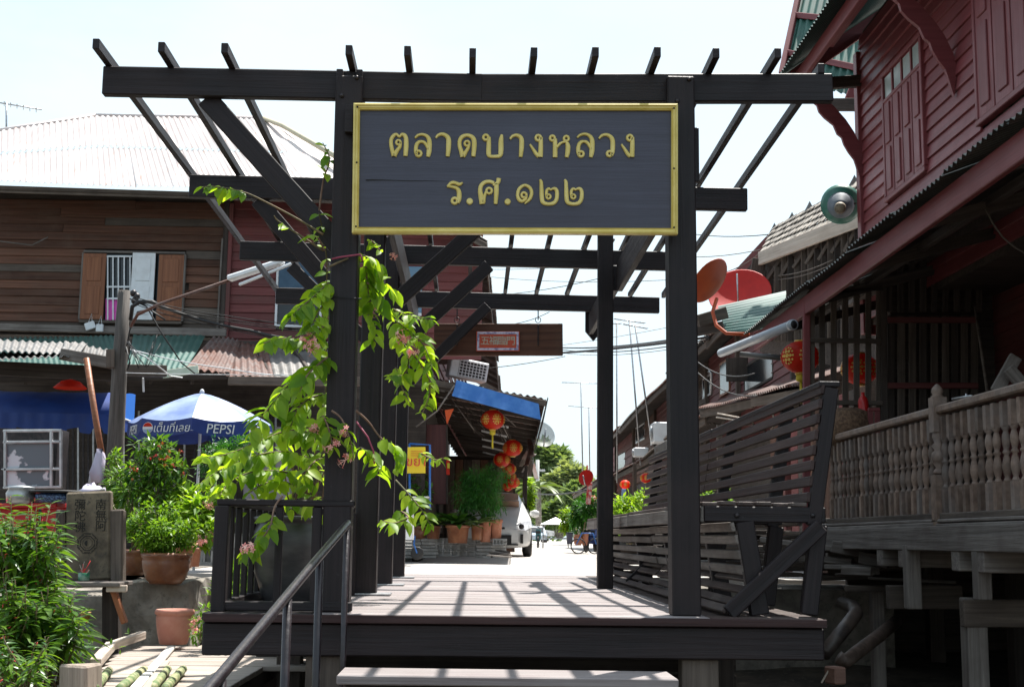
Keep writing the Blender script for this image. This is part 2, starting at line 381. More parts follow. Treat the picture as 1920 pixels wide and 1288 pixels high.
# ================================================================ SETTING: ground, street
g = MB()
NX = 40
def ground_h(x, y):
    if y > 14.6: return -0.12
    t = min(1, max(0, (y - 8.5) / 5.0))
    base = -1.05 + 0.35 * t
    return base + 0.05 * math.sin(x * 2.1 + y) + 0.04 * math.sin(y * 3.3 + x * 1.7)
xs = [-400, -120, -40, -20] + [-12 + i * 0.6 for i in range(41)] + [20, 40, 120, 400]
ys = [-60, -20, -5] + [0 + i * 0.6 for i in range(25)] + [14.7, 16, 20, 30, 60, 150, 600]
for y in ys:
    for x in xs: g.v.append((x, y, ground_h(x, y)))
nx = len(xs)
for j in range(len(ys) - 1):
    for i in range(nx - 1):
        a = j * nx + i; g.f.append((a, a + 1, a + nx + 1, a + nx)); g.m.append(0); g.sm.append(True)
tag(g.build('ground', M['earth']), kind='structure')
# street slab with a thick front edge, and the raised bank on the left
s = MB(); s.box((14.0, 14.42 + 150, -0.17), (70, 300, 0.3))
st = s.build('street', M['concrete']); tag(st, kind='structure')
s = MB(); s.box((-30.35, 14.42 + 8, -0.53), (54.0, 16, 1.04))
tag(s.build('canal_bank', M['oldconcrete']), kind='structure')

# ================================================================ THE DECK
deck = thing('deck', None, None, (0.2, 10.6, 0), kind='structure')
y = 6.86
k = 0
while y < 14.35:
    w = random.choice((0.15, 0.17, 0.19, 0.2))
    xl = -1.372 if y < 9.25 else -0.98
    zj = -0.02 + random.uniform(-.003, .002); yc = y + w / 2
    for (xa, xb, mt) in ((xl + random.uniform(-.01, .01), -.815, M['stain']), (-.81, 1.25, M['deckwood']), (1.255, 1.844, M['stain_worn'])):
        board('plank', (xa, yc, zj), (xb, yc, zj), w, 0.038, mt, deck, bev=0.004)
    y += w + random.uniform(.006, .014)
board('nosing_board', (-1.362, 6.845, -.022), (1.854, 6.845, -.022), .022, .042, M['nosing'], deck, bev=.003)
for yy, zt in ((6.93, -0.045), (10.6, -0.045), (14.2, -0.045)):
    board('deck_beam', (-1.372, yy, zt - .085), (1.849, yy, zt - .085), 0.11, 0.165, M['stain'], deck, bev=0.008)
for xx in (-1.3, -0.3, 0.6, 1.75):
    board('joist', (xx, 7.0, -0.12), (xx, 14.15, -0.12), 0.07, 0.13, M['stain'], deck)
for px0, px1 in ((579, 642), (1272, 1347)):
    a = at(px0, 1224, 6.98); b = at(px1, 1224, 6.98); xm = (a.x + b.x) / 2
    board('stilt', (xm, 6.99, -1.2), (xm, 6.99, -0.215), 0.19, 0.14, M['dullwood'], deck, up=(0, 1, 0))
for xx, yy in ((-1.2, 9.0), (1.7, 9.0), (-.7, 12.0), (1.7, 12.0)):
    board('stilt', (xx, yy, -1.2), (xx, yy, -0.19), 0.16, 0.16, M['shadewood'], deck, up=(0, 1, 0))
# added dark boards standing for the shaded void behind the stilts
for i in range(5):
    board('void_board', (-1.5, 9.45, -0.28 - i * .17), (1.9, 9.45, -0.28 - i * .17), 0.03, 0.15, M['shadewood'], deck)

# ================================================================ PERGOLA
perg = thing('pergola', 'dark stained timber pergola gateway with open rafters over the deck', 'pergola', (0.2, 10.0, 0))
BY = (7.075, 9.15, 11.15, 13.1)
PY = (7.075, 9.15, 10.95, 12.95)
W_ = M['stain']
# left row of posts
for i, yy in enumerate(PY):
    x0, x1 = (-0.79, -0.635)
    top = 2.945 if i == 0 else 2.93
    if i == 0:
        p = board('post', at(634 + 13, 1148, 7.075).lerp(V((-0.712, 7.075, 0)), 1) + V((0, 0, 0)), (-0.722, 7.075, top), 0.15, 0.15, W_, perg, up=(0, 1, 0), bev=0.008)
        for sx in (-.055, .055): block('post_horn', (-0.722 + sx, 7.03, 2.955), (0.036, .05, 0.055), W_, perg, bev=.003)
    else:
        p = board('post', (-0.72, yy, 0.0), (-0.72, yy, top), 0.15, 0.15, W_, perg, up=(0, 1, 0), bev=0.008)
        block('base_plate', (-0.68, yy, 0.008), (0.27, 0.24, 0.012), M['steel'], perg, bev=.002)
# right posts: front one, and a thinner one at the third beam
p = board('post', (1.152, 7.075, 0.0), (1.14, 7.075, 2.985), 0.155, 0.15, W_, perg, up=(0, 1, 0), bev=0.008)
board('post', (1.1, 10.78, 0.0), (1.1, 10.78, 3.0), 0.125, 0.125, W_, perg, up=(0, 1, 0), bev=0.006)
board('cover_board', (1.245, 7.19, 2.42), (1.245, 7.19, 2.74), 0.05, 0.04, W_, perg, up=(0, 1, 0), bev=0.004)
for (px, py) in ((669, 146), (641, 180), (1292, 149), (1270, 190)):
    c = at(px, py, 6.997)
    m = MB(); m.lathe([(0.013, 0), (0.013, 0.004), (0.008, 0.012), (0.001, 0.014)], 10, M=Matrix.Rotation(R(90), 4, 'X'))
    m.build('bolt', M['iron'], perg, Matrix.Translation(c))
# cross beams (top edge follows the photo)
def beam(p0, p1, yy, h=0.165, t=0.06):
    a = at(p0[0], p0[1], yy); b = at(p1[0], p1[1], yy); dz = V((0, 0, -h / 2))
    return board('crossbeam', a + dz, b + dz, t, h, W_, perg, bev=0.006)
beam((196, 127), (905, 141), BY[0])
beam((900, 141.5), (1559, 141), BY[0] + .004)
beam((357, 329), (1400, 355), BY[1])
beam((451, 453), (1290, 474), BY[2])
beam((518, 540), (1236, 558), BY[3])
# rafters
RX = [(205, 127), (322, 131), (437, 134), (662, 138), (768, 140), (886, 142), (997, 142), (1108, 142), (1220, 142), (1327, 142), (1439, 142), (1538, 142)]
for i, (px, py) in enumerate(RX):
    p = at(px, py, BY[0]); z0 = p.z + .031
    z1 = 2.93
    j = random.uniform(-.025, .025)
    a = V((p.x, (6.81 if px < 1500 else 7.06) + random.uniform(-.015, .015), z0 + .003)); b = V((p.x + j, 13.45 + random.uniform(-.08, .08), z1))
    mid = a.lerp(b, .5) + V((random.uniform(-.012, .012), 0, random.uniform(0, .01)))
    me = MB()
    for (q0, q1) in ((a, mid), (mid, b)):
        pass
    board('rafter', a, b, 0.037, 0.058, M['stain'], perg, bev=0.003)
# long purlins
board('purlin', (1.215, 7.17, 2.60), (1.215, 10.72, 2.58), 0.05, 0.25, M['stain'], perg)
board('purlin', (1.2, 10.86, 2.60), (1.2, 13.25, 2.58), 0.05, 0.22, M['stain'], perg)
board('purlin', (-0.6, 7.17, 2.62), (-0.6, 13.2, 2.60), 0.045, 0.22, M['stain'], perg)
# hanging pendant post with a pointed foot
pc = at(1113, 600, 13.22)
m = MB(); hw = .085
pts = [(-hw, .25), (hw, .25), (hw, -.12), (0, -.22), (-hw, -.12)]
vs = [V((x, -.03, z)) for x, z in pts] + [V((x, .03, z)) for x, z in pts]
m.add(vs, [(0, 1, 2, 3, 4), (9, 8, 7, 6, 5)] + [(i, i + 5, (i + 1) % 5 + 5, (i + 1) % 5) for i in range(5)])
m.build('pendant', W_, perg, Matrix.Translation(pc))
# braces
def brace(p0, p1, yy, w=0.11, t=0.055):
    board('brace', at(*p0, yy), at(*p1, yy), t, w, W_, perg, up=(0, 0, 1), bev=0.005)
brace((722, 585), (930, 396), 9.09)
brace((738, 662), (917, 498), 11.09)
brace((768, 716), (915, 574), 13.0, .105)
brace((388, 186), (640, 467), 7.12, .115)
brace((484, 376), (640, 560), 9.18, .115)
brace((545, 500), (690, 640), 11.18, .1)
block('mounting_block', at(655, 225, 6.97), (0.045, 0.05, 0.155), W_, perg, bev=.003)

# ================================================================ MARKET SIGN
SY = 6.935
sign = thing('market_sign', 'wide dark sign board with gold frame and two rows of gold Thai letters', 'sign', at(965, 442, SY), group=None)
c00, c10, c01, c11 = at(664, 198, SY), at(1269, 199, SY), at(661, 440, SY), at(1269, 442, SY)
def sgn(u, v, d=0.0):
    return (c00 * (1 - u) + c10 * u) * (1 - v) + (c01 * (1 - u) + c11 * u) * v + V((0, -d, 0))
board('sign_board', sgn(0.01, .5), sgn(.99, .5), 0.03, (c00 - c01).length * .97, M['signboard'], sign)
def moulding(a, b, inward):
    """stepped picture-frame moulding with mitred ends, one mesh"""
    prof = [(0, .0), (0, .040), (.010, .046), (.016, .036), (.024, .036), (.028, .028), (.0335, .033), (.035, .022), (.035, 0)]
    x = (b - a).normalized(); iw = inward.normalized(); m = MB(); n = len(prof); vs = []
    for e, s in ((a, 1), (b, -1)):
        for (u, d) in prof: vs.append(e + iw * u + x * (s * u) + V((0, -d, 0)))
    fs = [(i, (i + 1) % n, (i + 1) % n + n, i + n) for i in range(n)] + [tuple(range(n)), tuple(range(2 * n - 1, n - 1, -1))]
    m.add([v - a for v in vs], fs); return m.build('frame_moulding', M['gold'], sign, Matrix.Translation(a))
dn = V((0, 0, -1)); rt = V((1, 0, 0))
moulding(sgn(0, 0), sgn(1, 0), dn); moulding(sgn(0, 1), sgn(1, 1), -dn)
moulding(sgn(0, 0), sgn(0, 1), rt); moulding(sgn(1, 0), sgn(1, 1), -rt)
for (u, v) in ((.012, .03), (.012, .46), (.012, .95), (.988, .035), (.988, .5), (.988, .95)):
    m = MB(); m.lathe([(.006, 0), (.004, .001)], 8, M=Matrix.Rotation(R(90), 4, 'X')); m.build('nail_hole', M['black'], sign, Matrix.Translation(sgn(u, v, .037)))
cr_pts = [at(x, y, SY - .017) for x, y in ((686, 338), (700, 337.4), (730, 338), (770, 339.2), (800, 339), (842, 340))]
tube('split', cr_pts, [.0035, .004, .002, .0018, .0015, .0006], M['black'], sign, 4)
def strokes_to_mesh(strokes, conv, h=0.012, bev=0.25):
    """each stroke is a list of (x, y, width); rings are ('o', x, y, r, w); discs ('d', x, y, r)"""
    m = MB()
    for s in strokes:
        if s[0] == 'd':
            n = 18; _, x, y, r = s
            vs = []
            for (rr, d) in ((r, 0), (r, h * .5), (r * .78, h)):
                vs += [conv(x + rr * math.cos(2 * math.pi * k / n), y + rr * math.sin(2 * math.pi * k / n), d) for k in range(n)]
            fs = [(i * n + k, i * n + (k + 1) % n, (i + 1) * n + (k + 1) % n, (i + 1) * n + k) for i in range(2) for k in range(n)] + [tuple(2 * n + k for k in range(n))]
            m.add(vs, fs); continue
        closed = False
        if s[0] == 'o':
            _, x, y, r, w = s; n = 16; closed = True
            pts = [(x + r * math.cos(2 * math.pi * k / n), y + r * math.sin(2 * math.pi * k / n), w) for k in range(n)]
        else:
            pts = crspline(s, 5)
        n = len(pts); vs = []
        for i, (x, y, w) in enumerate(pts):
            p, q = (pts[(i - 1) % n], pts[(i + 1) % n]) if closed else (pts[max(i - 1, 0)], pts[min(i + 1, n - 1)])
            tx, ty = q[0] - p[0], q[1] - p[1]; l = math.hypot(tx, ty) or 1; nx, ny = -ty / l, tx / l
            for (f, d) in ((1, 0), (1, h * .5), (1 - 2 * bev, h), (-(1 - 2 * bev), h), (-1, h * .5), (-1, 0)):
                vs.append(conv(x + nx * w / 2 * f, y + ny * w / 2 * f, d))
        fs = []
        for i in range(n if closed else n - 1):
            for k in range(5): fs.append((i * 6 + k, i * 6 + k + 1, ((i + 1) % n) * 6 + k + 1, ((i + 1) % n) * 6 + k))
        if not closed: fs += [tuple(range(6)), tuple((n - 1) * 6 + k for k in range(5, -1, -1))]
        m.add(vs, fs)
    return m
ZA = (720, 240, 8.0); ZB = (950, 240, 7.68); ZC = (830, 325, 6.857)
two = lambda dx: [[(1245 + dx, 90, 25), (1265 + dx, 115, 42), (1270 + dx, 200, 50), (1275 + dx, 320, 55), (1292 + dx, 380, 50), (1360 + dx, 400, 42), (1430 + dx, 385, 48), (1465 + dx, 330, 50), (1468 + dx, 240, 48), (1445 + dx, 205, 42), (1412 + dx, 205, 30), (1388 + dx, 216, 26), (1362 + dx, 204, 34), (1338 + dx, 228, 38), (1334 + dx, 275, 38), (1342 + dx, 310, 26)], ('o', 1360 + dx, 305, 27, 27)]
law = lambda dx, dy=0: [[(465 + dx, 157 + dy, 26), (510 + dx, 118 + dy, 38), (580 + dx, 105 + dy, 40), (648 + dx, 135 + dy, 52), (680 + dx, 200 + dy, 66), (680 + dx, 300 + dy, 72), (672 + dx, 380 + dy, 70), (660 + dx, 440 + dy, 50)], [(668 + dx, 330 + dy, 40), (635 + dx, 262 + dy, 46), (600 + dx, 222 + dy, 44), (550 + dx, 212 + dy, 44), (505 + dx, 235 + dy, 54), (482 + dx, 290 + dy, 58), (480 + dx, 365 + dy, 58), (492 + dx, 410 + dy, 44)], ('o', 520 + dx, 392 + dy, 40, 40)]
ngo = lambda dx: [('o', 455 + dx, 150, 38, 38), [(490 + dx, 140, 58), (491 + dx, 280, 64), (485 + dx, 425, 68)], [(335 + dx, 243, 26), (375 + dx, 303, 40), (425 + dx, 380, 52), (462 + dx, 415, 54)]]
GLYPHS = [
 (ZA, [('o', 217, 225, 34, 34), [(250, 215, 36), (240, 285, 48), (195, 350, 58), (152, 425, 72)], [(148, 425, 66), (122, 335, 58), (105, 235, 56), (115, 165, 54), (155, 115, 50), (192, 105, 40), (230, 138, 34), (270, 105, 46), (315, 125, 60), (332, 180, 66), (332, 300, 70), (322, 428, 62)]]),
 (ZA, law(0)),
 (ZA, [[(778, 157, 28), (812, 118, 42), (870, 100, 48), (930, 122, 58), (968, 175, 70), (968, 300, 72), (955, 435, 56)]]),
 (ZA, [[(1180, 440, 70), (1160, 360, 64), (1136, 280, 58), (1136, 200, 58), (1172, 142, 58), (1240, 117, 50), (1310, 137, 60), (1350, 190, 68), (1352, 300, 70), (1340, 435, 60)], ('o', 1245, 240, 36, 36), [(1282, 235, 36), (1265, 300, 46), (1225, 370, 55), (1185, 435, 66)]]),
 (ZA, [('o', 1527, 150, 38, 40), [(1572, 145, 60), (1572, 250, 66), (1570, 390, 70), (1592, 430, 50), (1660, 435, 46), (1732, 425, 56), (1752, 370, 72), (1755, 200, 70), (1768, 110, 38)]]),
 (ZB, [[(48, 168, 28), (82, 128, 40), (140, 112, 46), (195, 137, 58), (215, 190, 66), (213, 300, 66), (200, 425, 52)]]),
 (ZB, ngo(0)),
 (ZB, [('o', 658, 155, 35, 37), [(695, 165, 58), (697, 300, 64), (697, 430, 66)], [(720, 290, 36), (762, 238, 38), (810, 212, 32), (855, 210, 40), (880, 262, 64), (878, 350, 66), (862, 430, 50)], ('o', 858, 160, 35, 36)]),
 (ZB, [[(x + 0, y, w * .96) for (x, y, w) in st] if not isinstance(st, tuple) else ('o', st[1], st[2], 37, 37) for st in law(550, -10)]),
 (ZB, [[(1328, 163, 26), (1370, 118, 40), (1440, 105, 44), (1500, 140, 56), (1525, 200, 64), (1525, 320, 64), (1514, 385, 54), (1490, 410, 36)], ('o', 1480, 378, 36, 38)]),
 (ZB, ngo(1317)),
 (ZC, [[(255, 125, 24), (215, 148, 42), (160, 128, 42), (112, 130, 42), (62, 170, 24)], [(55, 172, 26), (120, 180, 34), (180, 198, 44), (210, 245, 58), (210, 330, 60), (193, 385, 44)], ('o', 155, 358, 35, 36)]),
 (ZC, [('d', 348, 366, 42)]),
 (ZC, [[(510, 400, 70), (500, 330, 70), (482, 240, 56), (492, 170, 52), (540, 122, 46), (605, 112, 44), (660, 130, 40)], [(722, 70, 58), (712, 120, 52), (680, 145, 44), (645, 158, 20)], [(690, 130, 58), (690, 250, 60), (680, 400, 46)], ('o', 597, 230, 35, 32), [(562, 235, 32), (538, 300, 40), (522, 380, 55)]]),
 (ZC, [('d', 835, 371, 40)]),
 (ZC, [('o', 1045, 285, 32, 32), [(1075, 295, 34), (1064, 338, 36), (1022, 362, 42), (982, 342, 46), (963, 280, 42), (985, 205, 42), (1050, 160, 36), (1115, 187, 42), (1143, 250, 44), (1122, 330, 42), (1055, 398, 18)]]),
 (ZC, two(0)), (ZC, two(318)),
]
for (ox, oy, sc), st in GLYPHS:
    cen = at(ox + 0, oy, SY)
    xs_ = [q[0] for s_ in st if s_[0] not in ('o', 'd') for q in s_] or [st[0][1]]
    c = at(ox + sum(xs_) / len(xs_) / sc, oy + 35, SY) + V((0, -.016, 0))
    conv = lambda x, y, d, ox=ox, oy=oy, sc=sc, c=c: at(ox + x / sc, oy + y / sc, SY - .016) - V((0, d, 0)) - c
    strokes_to_mesh(st, conv).build('letter', M['gold'], sign, Matrix.Translation(c))

def text_obj(name, body, size, mat, parent, Mw, depth=0.002, ax='CENTER', shear=0.0):
    cu = bpy.data.curves.new(name, 'FONT'); cu.body = body; cu.size = size; cu.extrude = depth; cu.align_x = ax; cu.align_y = 'CENTER'; cu.shear = shear
    cu.resolution_u = 3; cu.materials.append(mat)
    tmp = bpy.data.objects.new('tmp', cu); COL.objects.link(tmp)
    dg = bpy.context.evaluated_depsgraph_get(); me = bpy.data.meshes.new_from_object(tmp.evaluated_get(dg)); bpy.data.objects.remove(tmp)
    if len(me.materials) == 0: me.materials.append(mat)
    return ob(name, me, Mw, parent)
FACE = Matrix.Rotation(R(90), 4, 'X')       # text facing the camera side (-Y)

# ================================================================ HANGING NAME BOARD
hb = thing('hanging_board', 'brown plank hanging by hooks under the rear beam with a small red Chinese tile plaque', 'sign', at(935, 640, 13.16))
a, b = at(814, 637, 13.16), at(1055, 637, 13.16)
board('plank', a, b, 0.05, 0.33, M['brownwood'], hb, bev=.006)
for px in (857, 1009):
    c = at(px, 600, 13.12); t = at(px, 585, 13.12)
    tube('hook_rod', [t + V((0, 0, .03)), c + V((0, 0, -.0))], 0.006, M['iron'], hb, 6)
    rp = at(px, 600, 13.12); rr = .028
    tube('hook_ring', [rp + V((rr * math.cos(q), 0, rr * math.sin(q))) for q in [i * math.pi / 7 for i in range(15)]], 0.004, M['iron'], hb, 6)
    board('strap', at(px, 608, 13.125), at(px, 648, 13.125), .012, .012, M['iron'], hb)
M['tilered'] = plain('orange_red_tile', (0.6, 0.09, 0.03), 0.3, (0.5, 0.07, 0.04), 30)
M['tileborder'] = plain('painted_tile_border', (0.62, 0.62, 0.75), 0.3, (0.2, 0.22, 0.4), 26, lo=.45, hi=.6)
M['tilepale'] = plain('pale_green_relief', (0.42, 0.48, 0.40), 0.4, (0.62, 0.52, 0.34), 60)
a, b = at(893, 640, 13.12), at(974, 640, 13.12)
pl = board('plaque', a, b, 0.03, 0.20, M['tilered'], hb, bev=.003)
for v0, h_ in ((.083, .022), (-.083, .022)):
    board('plaque_border', a + V((.01, -.017, v0)), b + V((-.01, -.017, v0)), .006, h_, M['tileborder'], pl, bev=.001)
for u_ in (a + V((.02, -.017, 0)), b + V((-.02, -.017, 0))):
    board('plaque_border', u_ - V((0, 0, .07)), u_ + V((0, 0, .07)), .022, .006, M['tileborder'], pl, up=(0, 1, 0), bev=.001)
for i, ch in enumerate('五福臨門'):
    c = a.lerp(b, .205 + i * .197) + V((0, -.018, -.002))
    text_obj('character', ch, .098, M['tilepale'], pl, Matrix.Translation(c) @ FACE, .004)

# ================================================================ DECK-SIDE SETTLE (long slatted bench)
bn = thing('slatted_bench', 'long dark slatted bench with leaning back along the right of the deck', 'bench', (1.6, 10.5, 0))
def X7(px, py): p = at(px, py, 7.06); return (p.x, p.z)
seatL, seatR = X7(1318, 963), X7(1546, 966)
bk0, bk1 = X7(1528, 975), X7(1558, 728)
rl0, rl1 = X7(1534, 984), X7(1516, 1152)
fl0, fl1 = X7(1395, 978), X7(1424, 1152)
dg0, dg1 = X7(1362, 1148), X7(1535, 985)
def P3(q, y): return V((q[0], y, max(q[1], 0.0)))
FR = (7.06, 8.05, 9.8, 11.5, 13.7)
for i, yy in enumerate(FR):
    board('seat_rail', P3(seatL, yy), P3(seatR, yy), 0.055, 0.085, W_, bn)
    board('back_post', P3(bk0, yy) - V((0.01, 0, .03)), P3(bk1, yy), 0.06, 0.075, W_, bn, up=(1, 0, 0))
    board('rear_leg', P3(rl0, yy), P3(rl1, yy), 0.06, 0.09, W_, bn, up=(1, 0, 0))
    board('front_leg', P3(fl0, yy), P3(fl1, yy), 0.06, 0.1, W_, bn, up=(1, 0, 0))
    if i in (0, 3): board('diagonal_brace', P3(dg0, yy) + V((0, -.06, 0)), P3(dg1, yy) + V((0, -.06, 0)), 0.04, 0.085, W_, bn, up=(1, 0, 0))
for px, py in ((1382, 966), (1524, 966)):
    m = MB(); m.lathe([(0.014, 0), (0.014, 0.006), (0.008, 0.013), (0.001, 0.015)], 10, M=Matrix.Rotation(R(90), 4, 'X')); m.build('bolt', M['iron'], bn, Matrix.Translation(at(px, py, 7.03)))
segs = ((7.04, 10.3), (10.32, 14.0))
def slat(q, w, t, upv, mat, name, wob=.004):
    for (y0, y1) in segs:
        board(name, V((q[0] + random.uniform(-wob, wob), y0, q[1] + random.uniform(-wob, wob))), V((q[0] + random.uniform(-wob, wob), y1, q[1] + random.uniform(-wob, wob))), w, t, mat, bn, up=upv, bev=.004)
bd = V((bk1[0] - bk0[0], 0, bk1[1] - bk0[1])).normalized()
bnrm = V((-bd.z, 0, bd.x))
for i in range(8):                                                   # back slats, on the front of the back posts
    t_ = .16 + i * .118
    q = V((bk0[0], 0, bk0[1])).lerp(V((bk1[0], 0, bk1[1])), t_) + bnrm * .05
    slat((q.x, q.z), 0.055, 0.022, bnrm, M['slatbrown'], 'back_slat')
q = V((bk1[0], 0, bk1[1])) + V((-.01, 0, .025)); slat((q.x, q.z), 0.115, 0.03, (0, 0, 1), M['stain'], 'top_rail')
for i in range(6):                                                   # seat slats
    t_ = i / 5; slat((seatL[0] + .03 + t_ * (bk0[0] - seatL[0] - .12), seatL[1] + .056), 0.085, 0.022, (0, 0, 1), M['stain_worn'], 'seat_slat')
slat((seatL[0] - .005, seatL[1] + .0), 0.03, 0.085, (0, 0, 1), M['greywood'], 'seat_front_board')
AP = [(1372, 989, 0), (1380, 1013, 0), (1389, 1042, 0), (1396, 1068, 0), (1412, 1086, 1), (1396, 1106, 1), (1378, 1126, 1), (1360, 1143, 1)]
for px, py, lo_ in AP:                                               # apron slats: straight above, kicked out below
    q = X7(px, py); n_ = (-.95, 0, -.25) if not lo_ else (-.65, 0, .75)
    slat(q, 0.05, 0.022, n_, M['greywood'] if not lo_ else M['stain_worn'], 'apron_slat', .008)  # upper slats grey as if lit off the deck, lower dark for seat shade

# ================================================================ RAILING ROUND THE JAR BAY
rl = thing('bay_railing', 'low dark timber railing round the big jar at the left of the deck', 'railing', (-1.1, 7.3, 0))
tl, tr = at(408, 941, 7.02), at(666, 941, 7.02)
zt = tl.z
xL = tl.x + .03
board('top_rail', (xL - .03, 7.02, zt), (tr.x, 7.02, zt), 0.05, 0.035, W_, rl)
board('bottom_rail', (xL - .03, 7.02, 0.03), (tr.x, 7.02, 0.03), 0.05, 0.05, W_, rl)
board('corner_post', (xL, 7.02, 0.0), (xL, 7.02, zt - .018), 0.075, 0.075, W_, rl, up=(0, 1, 0))
board('baluster', (at(522, 1040, 7.02).x, 7.02, .05), (at(522, 1040, 7.02).x, 7.02, zt - .018), 0.04, 0.035, W_, rl, up=(0, 1, 0))
board('baluster', (-.82, 7.02, .05), (-.82, 7.02, zt - .018), 0.05, 0.035, W_, rl, up=(0, 1, 0))
board('top_rail', (xL, 7.06, zt), (xL, 9.0, zt), 0.05, 0.035, W_, rl)
board('bottom_rail', (xL, 7.06, 0.03), (xL, 9.0, 0.03), 0.05, 0.05, W_, rl)
for i in range(8): board('baluster', (xL, 7.28 + i * .24, .05), (xL, 7.28 + i * .24, zt - .018), 0.035, 0.035, W_, rl, up=(0, 1, 0))
board('top_rail', (xL, 9.02, zt), (-.8, 9.02, zt), 0.05, 0.035, W_, rl)
for i in range(4): board('baluster', (xL + .1 + i * .14, 9.02, 0), (xL + .1 + i * .14, 9.02, zt - .018), 0.035, 0.035, W_, rl, up=(0, 1, 0))

# ================================================================ STEP AND HANDRAIL
sp = thing('step', 'worn wooden step below the front edge of the deck', 'step', (0.2, 6.4, -.3))
ty = 6.42
board('tread', (-0.615, ty, -0.262), (0.985, ty, -0.268), 0.36, 0.045, M['deckwood'], sp, bev=.006)
for xx in (-.56, .16, .86): board('step_post', (xx, ty, -1.15), (xx, ty, -.288), 0.07, 0.09, M['dullwood'], sp, up=(0, 1, 0))
board('step_rail', (-.58, ty - .1, -.33), (.95, ty - .1, -.33), 0.04, 0.075, M['shadewood'], sp)
st2 = thing('lower_step', 'pale wooden lower step near the foot of the handrail', 'step', (-.6, 5.8, -.5))
board('tread', (-1.35, 6.62, -0.62), (-.35, 6.62, -0.62), 0.3, 0.04, M['deckwood'], st2)
board('tread', (-1.35, 6.28, -0.62), (-.35, 6.28, -0.62), 0.3, 0.04, M['deckwood'], st2)
for xx in (-1.3, -.4): board('step_post', (xx, 6.45, -1.2), (xx, 6.45, -.64), 0.08, 0.3, M['dullwood'], st2, up=(0, 1, 0))

hr = thing('handrail', 'dark painted metal handrail sloping down beside the steps', 'handrail', (-.65, 5.5, -.6))
h0, h1 = at(652, 981, 6.75), at(385, 1300, 4.1)
pipe = [h0 + V((0.006, 0.03, -.02)), h0, h0.lerp(h1, .33) + V((0, 0, .004)), h0.lerp(h1, .66), h1, h1 + (h1 - h0) * .15]
tube('rail_pipe', pipe, 0.0195, M['pipe_paint'], hr, 14)
for t_, r_ in ((0.01, .016), (.29, .018), (.55, .018), (.93, .018)):
    p = h0.lerp(h1, t_)
    tube('rail_post', [V((p.x, p.y, -1.0)), p + V((0, 0, -.015))], r_, M['pipe_paint'], hr, 10)
# ================================================================ RED STILT HOUSE (right)
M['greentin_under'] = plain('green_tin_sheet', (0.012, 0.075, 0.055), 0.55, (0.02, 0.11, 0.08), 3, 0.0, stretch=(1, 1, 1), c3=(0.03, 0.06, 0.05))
M['greentin'] = plain('dull_green_tin', (0.03, 0.095, 0.08), 0.5, (0.055, 0.13, 0.11), 2.2, c3=(0.08, 0.11, 0.1))  # the tin's own green
M['greytin'] = plain('aged_zinc_sheet', (0.13, 0.13, 0.125), 0.6, (0.23, 0.22, 0.21), 2.0, 0.2, c3=(0.13, 0.07, 0.045))
M['rusttin'] = plain('rusty_tin_sheet', (0.12, 0.05, 0.034), 0.8, (0.17, 0.135, 0.125), 2.6, 0.05, c3=(0.075, 0.032, 0.022))
M['palepinktin'] = plain('pale_rust_streaked_zinc', (0.47, 0.41, 0.39), 0.55, (0.60, 0.55, 0.53), 1.6, 0.1, stretch=(1.5, .25, .25), c3=(0.48, 0.33, 0.26))
M['frosted'] = plain('frosted_glass', (0.33, 0.38, 0.36), 0.25, (0.4, 0.44, 0.42), 6)
M['darkglass'] = plain('dark_window_glass', (0.012, 0.015, 0.018), 0.12, (0.02, 0.026, 0.03), 3)
RP = M['redpaint']
M['porchtin'] = plain('dull_dark_zinc_sheet', (0.045, 0.06, 0.055), 0.5, (0.1, 0.11, 0.1), 3.0, 0.3, c3=(0.03, 0.05, 0.045))
M['eavetin'] = plain('dull_green_eave_sheet', (0.015, 0.055, 0.045), 0.5, (0.03, 0.075, 0.062), 3.0, 0.1, c3=(0.04, 0.05, 0.045))
rh = thing('stilt_house', 'dark red two storey wooden house on stilts with long porch at the right', 'house', (4.2, 9.5, 0))
WX = 4.2
yc = atx(1624, 600, WX).y                     # far corner of the upper wall
YN = 6.4
# window openings on the upper wall
w1y1, w1y0 = atx(1664, 300, WX).y, atx(1738, 300, WX).y
w1b, w1t = atx(1664, 372, WX).z, atx(1664, 143, WX).z
w1m = atx(1664, 190, WX).z
w2y1, w2y0 = atx(1834, 100, WX).y, atx(1834, 100, WX).y - 1.45
w2b, w2t = atx(1836, 228, WX).z, 5.5
board_h = 0.132
z = 2.75; i = 0
while z < 5.85:
    zc = z + board_h / 2
    spans = [(YN, yc)]
    for (b0, b1, q0, q1) in ((w1y0, w1y1, w1b, w1t), (w2y0, w2y1, w2b, w2t)):
        if q0 - .04 < zc < q1 + .04:
            ns_ = []
            for (s0, s1) in spans:
                if b0 > s0 and b1 < s1: ns_ += [(s0, b0), (b1, s1)]
                else: ns_.append((s0, s1))
            spans = ns_
    for (s0, s1) in spans:
        if s1 - s0 > .1:
            board('siding_board', (WX + .012, s0, zc), (WX + .012, s1, zc), 0.022, board_h + .012, RP, rh, up=(.17, 0, 1), bev=.002)
    z += board_h; i += 1
m = MB(); m.box((WX + 1.9, (YN + yc) / 2 + .01, 4.35), (3.7, yc - YN - .02, 3.3)); m.build('wall_core', M['shadewood'], rh)
board('corner_board', (WX - .01, yc + .02, 2.6), (WX - .01, yc + .02, 5.75), 0.12, 0.06, RP, rh, up=(1, 0, 0))
board('corner_board', (WX + .06, yc + .06, 2.6), (WX + .06, yc + .06, 5.75), 0.06, 0.16, RP, rh, up=(1, 0, 0))
